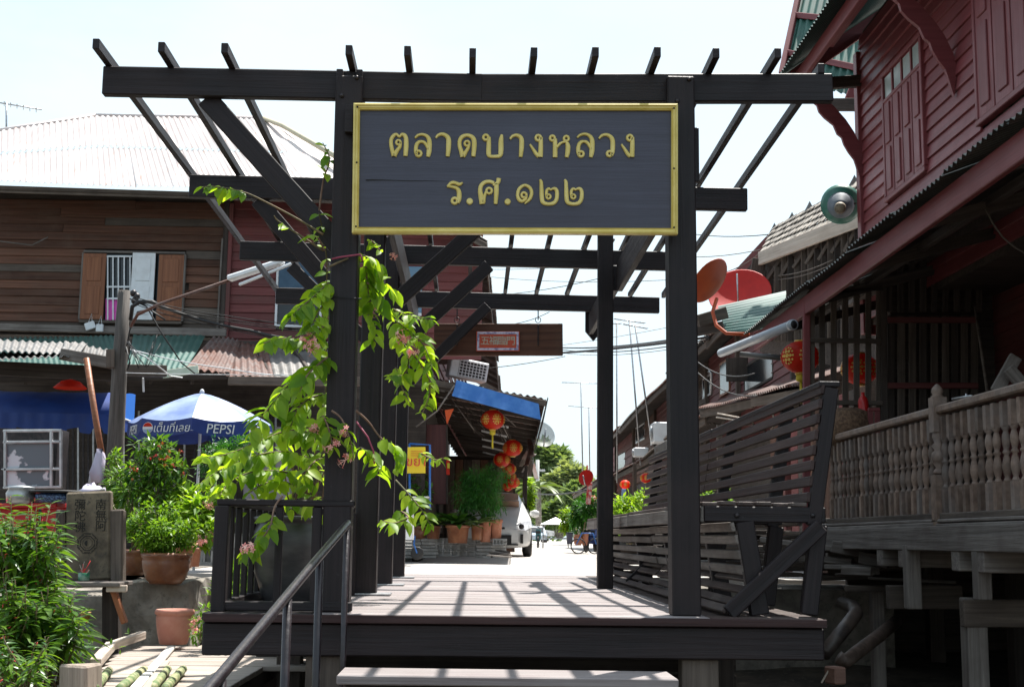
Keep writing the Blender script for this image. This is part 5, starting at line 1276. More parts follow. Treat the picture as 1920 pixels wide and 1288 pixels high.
# boardwalk
bwk = thing('boardwalk', None, None, at(300, 1240, 9), kind='structure')
zW = -.45
ledge = [(10.35, 268), (10.0, 240), (9.6, 214), (9.1, 205), (8.5, 190), (8.0, 172), (7.5, 150), (7.0, 130)]
yy = 10.3; k = 0
M['boardwalk'] = wood('grey_pink_boardwalk', (.27, .225, .19), (.46, .40, .35), .75, .5, .9, 40, .25, stain=(.2, .16, .13), stain_amt=.4)
while yy > 6.6:
    w_ = (.28, .3, .3, .31, .29)[k % 5]
    yc_ = yy - w_ / 2; pxl = 268
    for (a_, b_), (c_, d_) in zip(ledge[:-1], ledge[1:]):
        if c_ <= yc_ <= a_: pxl = b_ + (d_ - b_) * (a_ - yc_) / (a_ - c_)
    if yc_ < 7.0: pxl = 120
    X0 = at(pxl, 1250, yc_).x
    board('plank', (X0, yc_, zW - .02), (-.98 if yc_ > 8.8 else -1.35 if yc_ > 7.2 else -.95, yc_, zW - .02 + rn.uniform(-.004, .004)), w_ - .022, .036, M['boardwalk'], bwk, bev=.004)
    yy -= w_; k += 1
for X_ in (-2.2, -1.4): board('joist', (X_, 6.7, zW - .09), (X_, 10.2, zW - .09), .08, .1, M['shadewood'], bwk)
board('edge_board', at(268, 1195, 10.2) + V((0, 0, .02)), at(205, 1217, 9.5) + V((0, 0, .02)), .05, .06, M['palewood'], bwk)
board('edge_board', at(207, 1216, 9.5) + V((0, 0, .02)), at(178, 1252, 8.45) + V((0, 0, .03)), .07, .06, M['palewood'], bwk)
M['stump'] = wood('grey_tan_post', (.2, .16, .13), (.4, .33, .27), .85, .9, 1.2, 34, .2, stain=(.16, .13, .1))
sp_ = thing('stump_post', 'square sawn post top standing at the near corner of the boardwalk', 'post', at(150, 1280, 7.3))
board('post', at(151, 1400, 7.2), at(151, 1243, 7.2), .165, .16, M['stump'], sp_, up=(.2, 1, 0), bev=.012, jag=.01)
M['bamboo'] = plain('mossy_green_bamboo', (.10, .16, .05), .7, (.34, .32, .17), 12, 0, .3, c3=(.05, .09, .03), lo=.4, hi=.6)
for i, (q0, q1, lab) in enumerate((((178, 1290), (204, 1257), 'mossy bamboo pole beside the square post top'), ((222, 1292), (270, 1255), 'mossy bamboo pole left of the white lath'), ((284, 1292), (314, 1254), 'mossy bamboo pole right of the white lath'), ((308, 1292), (343, 1254), 'rightmost mossy bamboo pole near the deck'))):
    a, b = atz(*q0, zW + .03), atz(*q1, zW + .03); t = thing('bamboo_pole', lab, 'pole', a, group='bamboo poles lying on the boardwalk')
    n_ = 6; pts = [a.lerp(b, j / n_) for j in range(n_ + 1)]; mbx = MB(); mbx.tube([p - a for p in pts], [.024 + (.004 if j % 2 else 0) for j in range(n_ + 1)], 10); mbx.build('cane', M['bamboo'], t, Matrix.Translation(a))
    lathe('cut_end', [(.025, 0), (.026, .004)], b, M['palewood'], t, 10, M=(b - a).to_track_quat('Z', 'Y').to_matrix().to_4x4())
t = thing('lath', 'long bleached lath lying across the boardwalk between bamboo poles', 'lath', atz(290, 1250, zW))
board('lath', atz(252, 1292, zW + .02), atz(321, 1213, zW + .02), .06, .025, plain('bleached_wood', (.55, .5, .45), .8, (.65, .62, .57), 12), t)
board('lath', atz(272, 1292, zW + .045), atz(312, 1240, zW + .045), .045, .02, M['palewood'], t)
# pots on the bank
def pot(name_lab, px, pyb, Y, dpx, hpx, style='bowl', mt=None, cat='flowerpot', nm='clay_pot', group=None):
    p = at(px, pyb, Y); r = dpx / 2 / F_PX * Y; h = hpx / F_PX * Y
    t = thing(nm, name_lab, cat, p, group)
    prof = {'bowl': [(.62, 0), (.8, .15), (.95, .5), (.99, .75), (.95, .84), (1.03, .9), (1.04, .97), (.98, 1), (.88, .97), (.85, .9), (.05, .88)],
            'urn': [(.62, 0), (.8, .25), (.95, .6), (1.0, .82), (.9, .86), (1.02, .9), (1.05, .97), (1.0, 1.0), (.88, 1.0), (.82, .9), (.05, .86)],
            'tub': [(.72, 0), (.76, .02), (.9, .85), (1.0, .86), (1.02, .99), (.92, 1.0), (.86, .9), (.05, .86)],
            'belly': [(.7, 0), (.74, .03), (.86, .3), (.95, .6), (.97, .8), (.94, .84), (1.04, .87), (1.05, .95), (1, 1), (.9, .99), (.86, .9), (.05, .88)],
            'jar': [(.66, 0), (.72, .05), (.9, .35), (.98, .65), (.99, .82), (.93, .9), (.91, .93), (1.0, .95), (1.01, .985), (.96, 1), (.84, .985), (.82, .93), (.05, .9)],
            'round': [(.6, 0), (.85, .2), (1, .5), (.98, .75), (.8, .88), (.92, .93), (.93, .99), (.85, 1), (.75, .93), (.05, .9)]}[style]
    mb = MB(); mb.lathe([(a * r, b * h) for a, b in prof], 28); b_ = mb.build('pot', mt or M['terracotta'], t, Matrix.Translation(p))
    if style == 'bowl':
        mb = MB(); n = 44; vs = []
        for k in range(n):
            a = 2 * math.pi * k / n; rr = r * (1.05 + .035 * math.sin(k * math.pi / 2)); vs += [V((rr * math.cos(a), rr * math.sin(a), h * .97)), V((rr * .97 * math.cos(a), rr * .97 * math.sin(a), h * 1.04)), V((rr * .9 * math.cos(a), rr * .9 * math.sin(a), h * .99))]
        mb.add(vs, [(3 * k + q, 3 * ((k + 1) % n) + q, 3 * ((k + 1) % n) + q + 1, 3 * k + q + 1) for k in range(n) for q in (0, 1)], 0, True); mb.build('rim', mt or M['terracotta'], b_, Matrix.Translation(p))
    return t, p + V((0, 0, h * .9)), r
pots = {}
pots['a'] = pot('wide brown glazed bowl pot with frilled rim on the planter wall', 310, 1094, 10.9, 88, 54, 'bowl', M['glazedpot'])
pots['b'] = pot('brown bowl pot half hidden behind the stone tablet post', 248, 1078, 11.6, 60, 44, 'bowl', M['glazedpot'])
pots['c'] = pot('small brown pot between the two frilled bowls', 275, 1074, 11.9, 42, 36, 'tub', M['glazedpot'])
pots['d'] = pot('upright terracotta pot behind the frilled bowl', 345, 1064, 12.3, 36, 40, 'tub')
pots['e'] = pot('slim terracotta pot at the right of the bank row', 362, 1062, 12.8, 28, 34, 'tub')
pots['f'] = pot('round brown pot on the blocks behind the lime shrub', 402, 1022, 13.5, 36, 36, 'round', M['glazedpot'])
pots['g'] = pot('empty square-shouldered terracotta pot standing on the boardwalk', 325, 1207, 10.05, 68, 62, 'belly', plain('pinkish_terracotta', (.43, .17, .12), .8, (.52, .26, .19), 4, 0, .1))
pots['h'] = pot('small ochre dish on the bank below the shelf', 160, 1162, 10.6, 18, 14, 'bowl', plain('ochre_glaze', (.4, .22, .06), .5))
pots['jar'] = pot('big dark water jar planted with the vine inside the railed bay', 556, 1133, 8.1, 172, 160, 'jar', M['jar'], cat='jar', nm='water_jar')
# ================================================================ LANE: left row canopy
def sx(x0, Y): return x0 + .032 * (Y - 22)            # the lane drifts slightly right
cn = thing('market_canopy', 'rusty tin canopy with a blue tarpaulin edge over the left side of the lane', 'canopy', (0, 26, 0))
e0c, e1c = at(1024, 748, 22.0), at(796, 706, 22.0)
far = 30.0
for k in range(6):
    s0, s1 = k / 6, (k + 1) / 6
    a, b = e1c.lerp(e0c, s0), e1c.lerp(e0c, s1)
    corr('roof_sheet', a, b, a + V((.032 * far, far, .0)), b + V((.032 * far, far, .0)), M['rusttin'] if k else M['greytin'], cn, pitch=.09, amp=.016, rows=6, sag=.01, seed=k)
for k in range(24):
    Y = 22.05 + k * 1.2; dx = .032 * (Y - 22)
    board('rafter', V((e1c.x - .3 + dx, Y, e1c.z - .08)), V((e0c.x - .06 + dx, Y, e0c.z - .1)), .05, .09, M['shadewood'], cn)
for s in (.15, .5, .85):
    a = e1c.lerp(e0c, s) + V((0, 0, -.05)); board('purlin', a, a + V((.032 * far, far, 0)), .05, .05, M['shadewood'], cn)
board('edge_board', e1c + V((0, -.03, -.08)), e0c + V((0, -.03, -.08)), .03, .1, M['dullwood'], cn)
tp = thing('tarpaulin', 'faded blue tarpaulin strip rolled along the canopy edge', 'tarpaulin', at(930, 750, 21.9))
m = MB(); vs = []; n = 24
for i in range(n + 1):
    s = i / n
    for q, (pa, pb) in enumerate((((856, 712), (1010, 757)), ((852, 728), (1012, 772)), ((847, 742), (1014, 787)))):
        vs.append(at(pa[0] + (pb[0] - pa[0]) * s, pa[1] + (pb[1] - pa[1]) * s, 21.9 - .05 * q + .02 * math.sin(s * 25 + q)))
m.add(vs, [(3 * i + q, 3 * i + 3 + q, 3 * i + 4 + q, 3 * i + 1 + q) for i in range(n) for q in (0, 1)], 0, True)
m.build('tarpaulin', plain('faded_blue_tarp', (.02, .13, .42), .5, (.05, .19, .5), 5), tp)
tube('edge_rope', [at(852, 722, 21.8), at(820, 770, 21.9), at(780, 800, 22)], .015, M['greywood'], tp, 5)
# side sheet of the canopy, seen along the lane, with ragged broken edge
corr('side_sheet', e0c + V((0.03, 0, .03)), e0c + V((0.03 + .032 * 8, 8, .03)), e0c + V((-.06, 0, -.42)), e0c + V((-.06 + .032 * 8, 8, -.35)), M['greytin'], cn, pitch=.2, amp=.01)
rr_ = random.Random(21)
for k in range(16):
    Y = 30 + rr_.uniform(0, 7); c = V((sx(1.25, Y) - rr_.uniform(0, .25), Y, 2.7 - rr_.uniform(0, .35)))
    board('loose_board', c, c + V((rr_.uniform(-.25, .1), rr_.uniform(-.5, .5), rr_.uniform(-.5, -.05))), .12, .02, rr_.choice((M['dullwood'], M['greywood'], M['rusttin'])), cn)
for k in range(20):                                      # sticks and wires stored under the roof
    Y = rr_.uniform(22.4, 27); x0 = rr_.uniform(-.9, .5); zz = e1c.z - .2 - (x0 + .7) * .18
    tube('stick', [V((x0, Y, zz)), V((x0 + rr_.uniform(.1, .5), Y + rr_.uniform(-.8, .8), zz - rr_.uniform(.15, .6)))], .009, M['greywood'] if k % 2 else M['shadewood'], cn, 5)
for k in range(5): board('tube_light', V((.15 + .03 * k, 24.0 + 2.2 * k, 2.52)), V((.65 + .03 * k, 23.8 + 2.2 * k, 2.4)), .05, .04, M['white'], cn)
for k in range(6):
    Y = 23 + k * 3; board('canopy_post', V((sx(1.0, Y) if k > 1 else .9, Y, 0)), V((sx(1.0, Y) if k > 1 else .9, Y, 2.6)), .07, .07, M['shadewood'], cn, up=(0, 1, 0)) if k > 2 else None
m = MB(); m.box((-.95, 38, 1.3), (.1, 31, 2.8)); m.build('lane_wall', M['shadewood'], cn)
m = MB(); m.box((.15, 37.5, 1.35), (2.2, .1, 2.7)); m.build('added_cross_wall', M['shadewood'], cn)  # added partition that darkens the open back under the canopy
for k in range(9): board('added_cross_board', (-.85 + k * .24, 37.4, 0), (-.85 + k * .24, 37.4, 2.6), .22, .03, (M['shadewood'], M['dullwood'], M['brownwood'])[k % 3], cn, up=(0, 1, 0))
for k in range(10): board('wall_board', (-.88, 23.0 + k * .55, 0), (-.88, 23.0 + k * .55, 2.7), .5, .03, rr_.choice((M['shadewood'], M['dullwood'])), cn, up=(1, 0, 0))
pt = thing('door_leaf', 'dark red folding door panel standing open under the canopy', 'door', at(812, 930, 22.6))
board('door_panel', at(812, 945, 22.6), at(812, 796, 22.6), .5, .04, wood('maroon_door', (.06, .012, .012), (.11, .03, .025), .4), pt, up=(0, 1, 0))
board('door_stile', at(838, 945, 22.55), at(838, 796, 22.55), .03, .05, M['shadewood'], pt, up=(0, 1, 0))
board('red_notice', at(840, 890, 22.5), at(840, 862, 22.5), .06, .01, M['lantern'], pt, up=(0, 1, 0))
board('yellow_notice', at(841, 878, 22.48), at(841, 868, 22.48), .045, .012, M['tassel'], pt, up=(0, 1, 0))
pq = thing('pennant', 'orange triangular pennant hanging under the canopy', 'pennant', at(842, 768, 22.2))
m = MB(); A_, B_, C_ = at(834, 769, 22.2), at(851, 766, 22.2), at(838, 796, 22.2); d_ = V((0, .01, 0)); m.add([A_, B_, C_, A_ + d_, B_ + d_, C_ + d_], [(0, 2, 1), (3, 4, 5), (0, 1, 4, 3), (1, 2, 5, 4), (2, 0, 3, 5)]); m.build('cloth', plain('orange_cloth', (.7, .1, .02), .7), pq)
# air conditioner lying on the roof
acu = thing('air_conditioner', 'white tilted air conditioner unit with grille above the rusty canopy', 'air conditioner', at(877, 695, 22.5))
Mac = Matrix.Translation(at(876, 694, 22.7)) @ Matrix.Rotation(R(9), 4, 'Y') @ Matrix.Rotation(R(14), 4, 'Z')
ob('casing', cbox_mesh(.68, .32, .34, .015), Mac, acu, M['white'])
mb = MB(); mb.box((.06, -.165, 0), (.5, .01, .28)); mb.build('grille_back', M['iron'], acu, Mac)
for k in range(9): ob('grille_bar', cbox_mesh(.012, .012, .29, .003), Mac @ Matrix.Translation((-.18 + k * .06, -.172, 0)), acu, M['white'])
for k in range(6): ob('grille_bar', cbox_mesh(.5, .012, .012, .003), Mac @ Matrix.Translation((.06, -.176, -.13 + k * .052)), acu, M['white'])
# lanterns along the canopy
for px, py, Y, d, lab, ts_ in ((924, 787, 22.4, 45, 'nearest red lantern on the left with a long yellow tassel', True), (961, 840, 25, 37, 'second red lantern down the lane, hanging rightmost', False), (941, 862, 26.5, 32, 'third red lantern down the lane, hanging leftmost', False),
                             (955, 879, 30, 26, 'fourth red lantern of the string beneath the leftmost one', False), (956, 893, 32, 24, 'fifth red lantern in the tight string under the canopy', False), (962, 904, 34, 25, 'sixth red lantern in the string, just above the car', False), (952, 912, 36, 20, 'last red lantern of the string touching the car roof line', False)):
    put_lantern(px, py, Y, d, lab, ts_, px * .7)
put_lantern(1172, 908, 33, 20, 'small red lantern over the lime shrub on the right side', False, .3)
put_lantern(1211, 896, 27, 22, 'small red lantern at the slatted bench end on the right side', False, 1.3)
put_lantern(1113, 936, 40, 18, 'small red lantern beside the far right post', False, 2)
# satellite dish of mesh behind the canopy
def dish(name_lab, px, py, Y, r, mat, normal, arm=None, depth=.16, rim=None, n=28):
    c = at(px, py, Y); t = thing('satellite_dish', name_lab, 'satellite dish', c)
    q = V(normal).normalized().to_track_quat('Z', 'Y').to_matrix().to_4x4()
    prof = [(max(r * s, .004), depth * r * 2 * s * s) for s in [i / 8 for i in range(9)]]; prof2 = [(a * .995, b + .012 * r) for a, b in prof][::-1]
    lathe('reflector', prof + [(r * 1.015, depth * 2 * r + .006)] + prof2, c, mat, t, n, M=q)
    if arm: tube('arm', arm, .02 * (Y / 14) if Y < 20 else .02, mat, t, 8)
    fw = q @ V((0, 0, 1)); tube('feed_arm', [c + q @ V((0, -r * .95, depth * 2 * r)), c + fw * r * 1.1], .008 * Y / 14, M['steel'], t, 6)
    return t
meshm, mn, mb_ = newmat('dish_mesh'); mb_.inputs['Base Color'].default_value = (.18, .2, .2, 1); tr = nd(mn, 'ShaderNodeBsdfTransparent'); ms = nd(mn, 'ShaderNodeMixShader'); ms.inputs[0].default_value = .45
mn.links.new(tr.outputs[0], ms.inputs[1]); mn.links.new(mb_.outputs[0], ms.inputs[2]); mn.links.new(ms.outputs[0], mn.nodes['Material Output'].inputs['Surface'])
dm = dish('grey mesh satellite dish peeking out behind the canopy edge', 1012, 818, 30, .33, meshm, (.35, -.9, .45), [at(1012, 818, 30), at(1000, 838, 30), at(1000, 870, 30)])
M['dishred'] = plain('red_dish_paint', (.5, .018, .012), .55, (.4, .014, .01), 3, spec=.25); M['dishorange'] = plain('orange_dish_back', (.42, .075, .02), .55, (.33, .055, .02), 3, spec=.25)
dish('small round red satellite dish at the far end of the right row', 1100, 896, 34, .21, M['dishred'], (-.5, -.85, .25), [at(1100, 896, 34.2), at(1101, 872, 34.2)], .1)
dish('orange satellite dish seen from behind on a curved arm', 1338, 533, 14.4, .285, M['dishorange'], (-.62, .55, .62), [at(1344, 560, 14.3), at(1336, 585, 14.2), at(1343, 610, 14.1), at(1362, 625, 14.0), at(1405, 627, 13.9)], .13)
dish('large red satellite dish just behind the orange one', 1388, 556, 18, .44, M['dishred'], (-.25, -.8, .5), [at(1388, 560, 18), at(1388, 600, 18)], .08)
# yellow sign on a blue frame with white box and wheel
ys = thing('sign_stand', 'yellow sign with red Thai letters on a blue tube frame', 'sign', at(785, 930, 20))
a, b = at(780, 887, 20), at(780, 838, 20); py_ = board('sign_panel', a, b, .29, .015, plain('yellow_card', (.75, .55, .02), .6), ys, up=(0, 1, 0))
text_obj('lettering', 'ขยำ', .2, M['redpetal'], py_, Matrix.Translation(at(780, 866, 19.97)) @ FACE, .002)
for k in range(3): board('red_rule', at(770, 846 + k * 4, 19.985), at(792, 846 + k * 4, 19.985), .004, .006, M['redpetal'], py_)
bt = plain('blue_tube', (.02, .12, .4), .4)
tube('frame_tube', [at(768, 832, 20.05), at(806, 834, 20.05), at(806, 955, 20.05)], .018, bt, ys, 8); tube('frame_tube', [at(768, 832, 20.05), at(768, 955, 20.05)], .018, bt, ys, 8)
wc = thing('wheeled_cart', 'white box cart with one small wheel beside the left posts', 'cart', at(768, 1040, 19.6))
board('cart_box', at(756, 1012, 19.6), at(756, 932, 19.6), .3, .5, M['white'], wc, up=(0, 1, 0)); board('cart_top', at(735, 933, 19.5), at(806, 933, 19.5), .5, .02, M['alu'], wc)
def wheel(c, r, w, par, mt=M['black'], name='wheel', hub=None, Mx=None):
    Mx = Mx or Matrix.Rotation(R(90), 4, 'X')
    o = lathe(name, [(r * .5, -w / 2), (r * .92, -w / 2), (r, -w * .3), (r, w * .3), (r * .92, w / 2), (r * .5, w / 2)], c, mt, par, 24, M=Mx)
    lathe('rim', [(.01, -w * .35), (r * .52, -w * .35), (r * .52, w * .35), (.01, w * .35)], c, hub or M['steel'], o, 16, M=Mx); return o
wheel(at(782, 1037, 19.5), .095, .03, wc); tube('wheel_fork', [at(778, 1004, 19.5), at(776, 1020, 19.48), at(782, 1037, 19.47)], .012, bt, wc, 6)
# cement block stacks under the plants
sb = thing('cement_blocks', 'low stacks of grey cement blocks carrying potted plants in the lane', 'blocks', at(860, 1045, 21.8))
for row in range(3):
    py = 1014 + row * 11.5
    for px, rz_ in ((850, 0), (883, .9)): 
        if rz_ == 0:
            for q in range(2): ob('block', hbm, Matrix.Translation(at(846 + q * 44 - 8, py, 21.9)) @ Matrix.Diagonal((1, 1, .5, 1)) @ Matrix.Rotation(.0, 4, 'Z'), sb)
for row in range(6):
    py = 1012 + row * 6.2
    for px, w_ in ((772, .3), (805, .28), (908, .26), (935, .24)):
        block('flat_block', at(px + rr_.uniform(-2, 2), py, 22 + rr_.uniform(-.05, .05)), (w_, .3, .048), M['blockgrey'], sb, rz=rr_.uniform(-.08, .08), bev=.006)
ob('block', hbm, Matrix.Translation(at(934, 1016, 21.7)) @ Matrix.Diagonal((.45, 1, .5, 1)), sb)
pk = thing('plank_pile', 'short dark planks lying at the foot of the block stacks', 'planks', at(938, 1045, 21))
for k in range(4): board('plank', at(915 + k * 6, 1040 - k * 3, 21 + k * .1), at(958 - k * 2, 1044 - k * 3, 20.8 + k * .1), .12, .02, M['shadewood'] if k % 2 else M['greywood'], pk)
LPOT = {}
for key, lab, px, pyb, Y, d, h, stl, mt in (
    ('l1', 'wide brown pot on hollow blocks below the dark broad-leaf plant', 858, 1018, 21.6, 46, 33, 'tub', M['glazedpot']),
    ('l2', 'tall terracotta pot left of its twin beside the car', 910, 1016, 21.8, 24, 38, 'tub', M['terracotta']),
    ('l3', 'tall terracotta pot nearest the car bonnet', 930, 1016, 21.9, 24, 42, 'tub', M['terracotta']),
    ('l4', 'small tilted brown pot right of the wide pot', 894, 1012, 21.7, 24, 28, 'tub', M['glazedpot']),
    ('l5', 'brown pot left of the hollow blocks under arching leaves', 812, 1010, 21.8, 30, 24, 'tub', M['glazedpot']),
    ('l6', 'squat brown pot beside the white cart', 786, 1010, 21.9, 30, 24, 'round', M['glazedpot'])):
    LPOT[key] = pot(lab, px, pyb, Y, d, h, stl, mt)

# ================================================================ CAR
car = thing('parked_car', 'white hatchback facing us with cardboard over its windscreen', 'car', (0, 30, 0))
M['carpaint'] = plain('pearl_white_car_paint', (.66, .67, .66), .22, (.7, .7, .69), 1, spec=.7)
gy = 29.2; cxr = at(997, 1000, gy).x; W = 1.70; cxm = cxr - W / 2 - .0
secs = [  # y, z_low, z_shoulder, z_top, half width low, half width top
    (0.00, .20, .50, .60, .66, .56), (0.06, .18, .60, .70, .78, .66), (0.30, .18, .70, .82, .84, .74), (0.8, .18, .82, .95, .86, .76), (1.2, .18, .88, 1.05, .86, .74),
    (1.95, .20, .92, 1.42, .85, .60), (2.3, .20, .93, 1.50, .85, .57), (3.2, .20, .93, 1.51, .85, .57), (3.9, .22, .92, 1.40, .84, .58), (4.2, .30, .85, 1.0, .78, .62)]
m = MB(); vs = []
for (y_, z0, zs, zt2, hw, ht) in secs:
    ring = [(-hw * .9, z0), (-hw, z0 + .1), (-hw, zs - .08), (-hw * .975, zs), (-ht, zt2 - .05), (-ht * .8, zt2), (0, zt2 + .02), (ht * .8, zt2), (ht, zt2 - .05), (hw * .975, zs), (hw, zs - .08), (hw, z0 + .1), (hw * .9, z0)]
    vs += [V((x, y_, z)) for x, z in ring]
nR = 13
fs = [(j * nR + i, j * nR + (i + 1) % nR, (j + 1) * nR + (i + 1) % nR, (j + 1) * nR + i) for j in range(len(secs) - 1) for i in range(nR)] + [tuple(range(nR))[::-1], tuple((len(secs) - 1) * nR + i for i in range(nR))]
m.add(vs, fs, 0, True); CM = Matrix.Translation((cxm, gy, -.02)) @ Matrix.Rotation(-.035, 4, 'Z')
body = m.build('body', M['carpaint'], car, CM)
bmod = body.modifiers.new('smooth', 'SUBSURF'); bmod.levels = 2; bmod.render_levels = 2
def cpart(name, build, mt, parent=None):
    mb = MB(); build(mb); return mb.build(name, mt, parent or car, CM)
card = plain('brown_cardboard', (.36, .22, .15), .9, (.44, .28, .2), 3)
cpart('cardboard_sheet', lambda b: (b.bar((-.56, 1.30, 1.19), (.56, 1.30, 1.19), .02, .22, (0, -.6, .5)),), card)
cpart('cardboard_sheet', lambda b: (b.bar((-.52, 1.58, 1.37), (.54, 1.58, 1.37), .02, .26, (0, .7, .5)),), card)
cpart('lower_grille', lambda b: b.box((0, .0, .38), (.80, .1, .2)), M['black'])
cpart('upper_grille', lambda b: b.box((0, .06, .63), (.5, .1, .045)), M['black'])
for s in (-1, 1):
    def hl(b, s=s): b.add([V((s * .36, .02, .62)), V((s * .70, .02, .58)), V((s * .85, .24, .66)), V((s * .84, .50, .82)), V((s * .60, .16, .77))] + [V((s * .36, .14, .60)), V((s * .66, .22, .56)), V((s * .78, .40, .66)), V((s * .76, .60, .78)), V((s * .54, .34, .75))], [(0, 1, 2, 3, 4), (9, 8, 7, 6, 5)] + [(i, i + 5, (i + 1) % 5 + 5, (i + 1) % 5) for i in range(5)], 0, False)
    h_ = cpart('headlight', hl, plain('headlight_lens', (.32, .33, .35), .08, (.55, .55, .58), 14))
    cpart('lamp_bowl', lambda b, s=s: b.lathe([(.05, 0), (.06, .02), (.01, .025)], 12, (0, 0, 0), M=Matrix.Translation((s * .62, -.0, .67)) @ Matrix.Rotation(R(90), 4, 'X')), M['iron'], h_)
    cpart('fog_slot', lambda b, s=s: b.box((s * .63, .0, .40), (.06, .1, .2)), M['black'])
    cpart('wing_mirror', lambda b, s=s: b.lathe([(.02, -.09), (.1, -.06), (.12, 0), (.1, .06), (.02, .09)], 12, (s * .93, 1.45, .98)), M['carpaint'])
    cpart('side_window', lambda b, s=s: b.add([V((s * .845, 1.45, .95)), V((s * .84, 3.3, .97)), V((s * .62, 3.2, 1.40)), V((s * .66, 2.1, 1.38))], [(0, 1, 2, 3)]), M['darkglass'])
    for yw in (.72, 3.3): wheel(CM @ V((s * .76, yw, .30)), .3, .19, car, Mx=Matrix.Rotation(R(90), 4, 'Y'))
cpart('badge', lambda b: b.lathe([(.03, 0), (.05, .01), (.03, .02)], 12, (0, 0, 0), M=Matrix.Translation((0, .02, .72)) @ Matrix.Rotation(R(90), 4, 'X')), M['steel'])
cpart('bumper_slot', lambda b: b.box((0, -.02, .27), (1.1, .06, .03)), M['black'])

# ================================================================ RIGHT ROW OF THE LANE
def rx(x0, Y): return x0 + .031 * (Y - 25)
rw = thing('row_house', 'long row of faded red timber shophouses down the right side of the lane', 'house', (5.2, 34, 0))
y0_, y1_ = 19.6, 62
m = MB(); m.add([V((rx(5.15, y0_), y0_, 0)), V((rx(5.15, y1_), y1_, 0)), V((rx(5.15, y1_), y1_, 4.4)), V((rx(5.15, y0_), y0_, 4.4)), V((rx(9, y0_), y0_, 0)), V((rx(9, y1_), y1_, 0)), V((rx(9, y1_), y1_, 4.4)), V((rx(9, y0_), y0_, 4.4))], [(0, 3, 2, 1), (4, 5, 6, 7), (0, 4, 7, 3), (3, 7, 6, 2), (1, 2, 6, 5)])
m.build('wall_core', M['shadewood'], rw)
wallc = (M['redpaint_old'], M['redpaint_old'], M['dullwood'], M['redpaint_old'], M['brownwood'], M['redpaint_old'])
sg = [19.6, 24.5, 28.5, 33.5, 39, 46, 54, 62]
for q in range(7):
    a_, b_ = sg[q], sg[q + 1]
    for k in range(17 if q < 4 else 9):
        h_ = .15 if q < 4 else .28; zc = 1.9 + k * h_
        board('siding_board', (rx(5.11, a_), a_ + .02, zc), (rx(5.11, b_), b_ - .02, zc), .02, h_ + .012, wallc[q % 6], rw, up=(.12, 0, 1), bev=.002)
    board('wall_post', (rx(5.06, a_), a_, 0), (rx(5.06, a_), a_, 4.3), .1, .1, M['dullwood'], rw, up=(1, 0, 0))
def openw(yc_, w_, z0, z1, mt, label=None):
    X_ = rx(5.08, yc_); f = board('window', (X_, yc_ - w_ / 2, z0), (X_, yc_ + w_ / 2, z0), .06, .05, mt, rw)
    for s in (-1, 1): board('frame', (X_, yc_ + s * w_ / 2, z0), (X_, yc_ + s * w_ / 2, z1), .06, .05, mt, f, up=(1, 0, 0))
    board('frame', (X_, yc_ - w_ / 2, z1), (X_, yc_ + w_ / 2, z1), .06, .05, mt, f)
    board('pane', (X_ - .01, yc_, z0), (X_ - .01, yc_, z1), w_, .02, M['darkglass'], f, up=(1, 0, 0)); return f
def yat(px, x0=5.1): 
    Y = 25.0
    for _ in range(20): Y = rx(x0, Y) * F_PX / (px - 883)
    return Y
def zatp(px, py, x0=5.1): Y = yat(px, x0); return at(px, py, Y).z
for (pa, pb, pt_, pb2, mt) in ((1405, 1452, 672, 722, M['shadewood']), (1355, 1370, 678, 738, M['shutter']), (1322, 1336, 706, 742, M['steel']), (1194, 1207, 798, 826, M['steel']), (1222, 1232, 800, 830, M['steel']), (1160, 1170, 850, 880, M['shadewood'])):
    ya, yb = yat(pb), yat(pa); px = (pa + pb) / 2
    openw((ya + yb) / 2, abs(yb - ya), zatp(px, pb2), zatp(px, pt_), mt)
# open casement leaves of the dark window
yy = yat(1405); f_ = board('casement_leaf', (rx(4.85, yy), yy - .2, zatp(1405, 718)), (rx(4.85, yy), yy - .2, zatp(1405, 674)), .4, .03, M['shadewood'], rw, up=(.3, 1, 0))
tube('vent_pipe', [at(1334, 738, 25), at(1334, 700, 25), at(1328, 696, 25)], .03, M['steel'], rw, 8)
# eaves of the row: zinc sheets with timber edge, each bay a bit different
def eave_bay(px0, py0, Y0, px1, py1, Y1, dx, dz, mt, par, name='roof_sheet', fas=.14, seed=0):
    a, b = at(px0, py0, Y0), at(px1, py1, Y1)
    corr(name, a, b, a + V((dx, 0, dz)), b + V((dx, 0, dz)), mt, par, rows=3, amp=.02, pitch=.12, sag=.02, seed=seed)
    board('eave_board', a + V((.08, 0, -.1)), b + V((.08, 0, -.1)), .04, fas, M['dullwood'], par)
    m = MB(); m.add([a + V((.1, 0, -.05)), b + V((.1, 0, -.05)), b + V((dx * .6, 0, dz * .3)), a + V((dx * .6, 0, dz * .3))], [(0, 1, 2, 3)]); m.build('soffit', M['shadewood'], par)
eave_bay(1425, 520, 21, 1318, 640, 25.5, 3, 1.4, M['rusttin'], rw, seed=1)
eave_bay(1330, 625, 25.5, 1248, 702, 30.5, 3, 1.4, M['greytin'], rw, seed=2)
eave_bay(1252, 706, 30.5, 1200, 757, 36, 3, 1.2, M['rusttin'], rw, seed=3)
eave_bay(1203, 752, 36, 1158, 804, 44, 3, 1.2, M['greytin'], rw, seed=4)
eave_bay(1158, 800, 44, 1122, 842, 55, 3, 1.2, M['rusttin'], rw, seed=5)
cr_ = thing('lane_canopy', 'ragged rusty tin canopy along the right side of the lane', 'canopy', (4.3, 26, 0))
eave_bay(1500, 722, 17.0, 1400, 742, 19.8, 1.6, .55, M['rusttin'], cr_, seed=6)
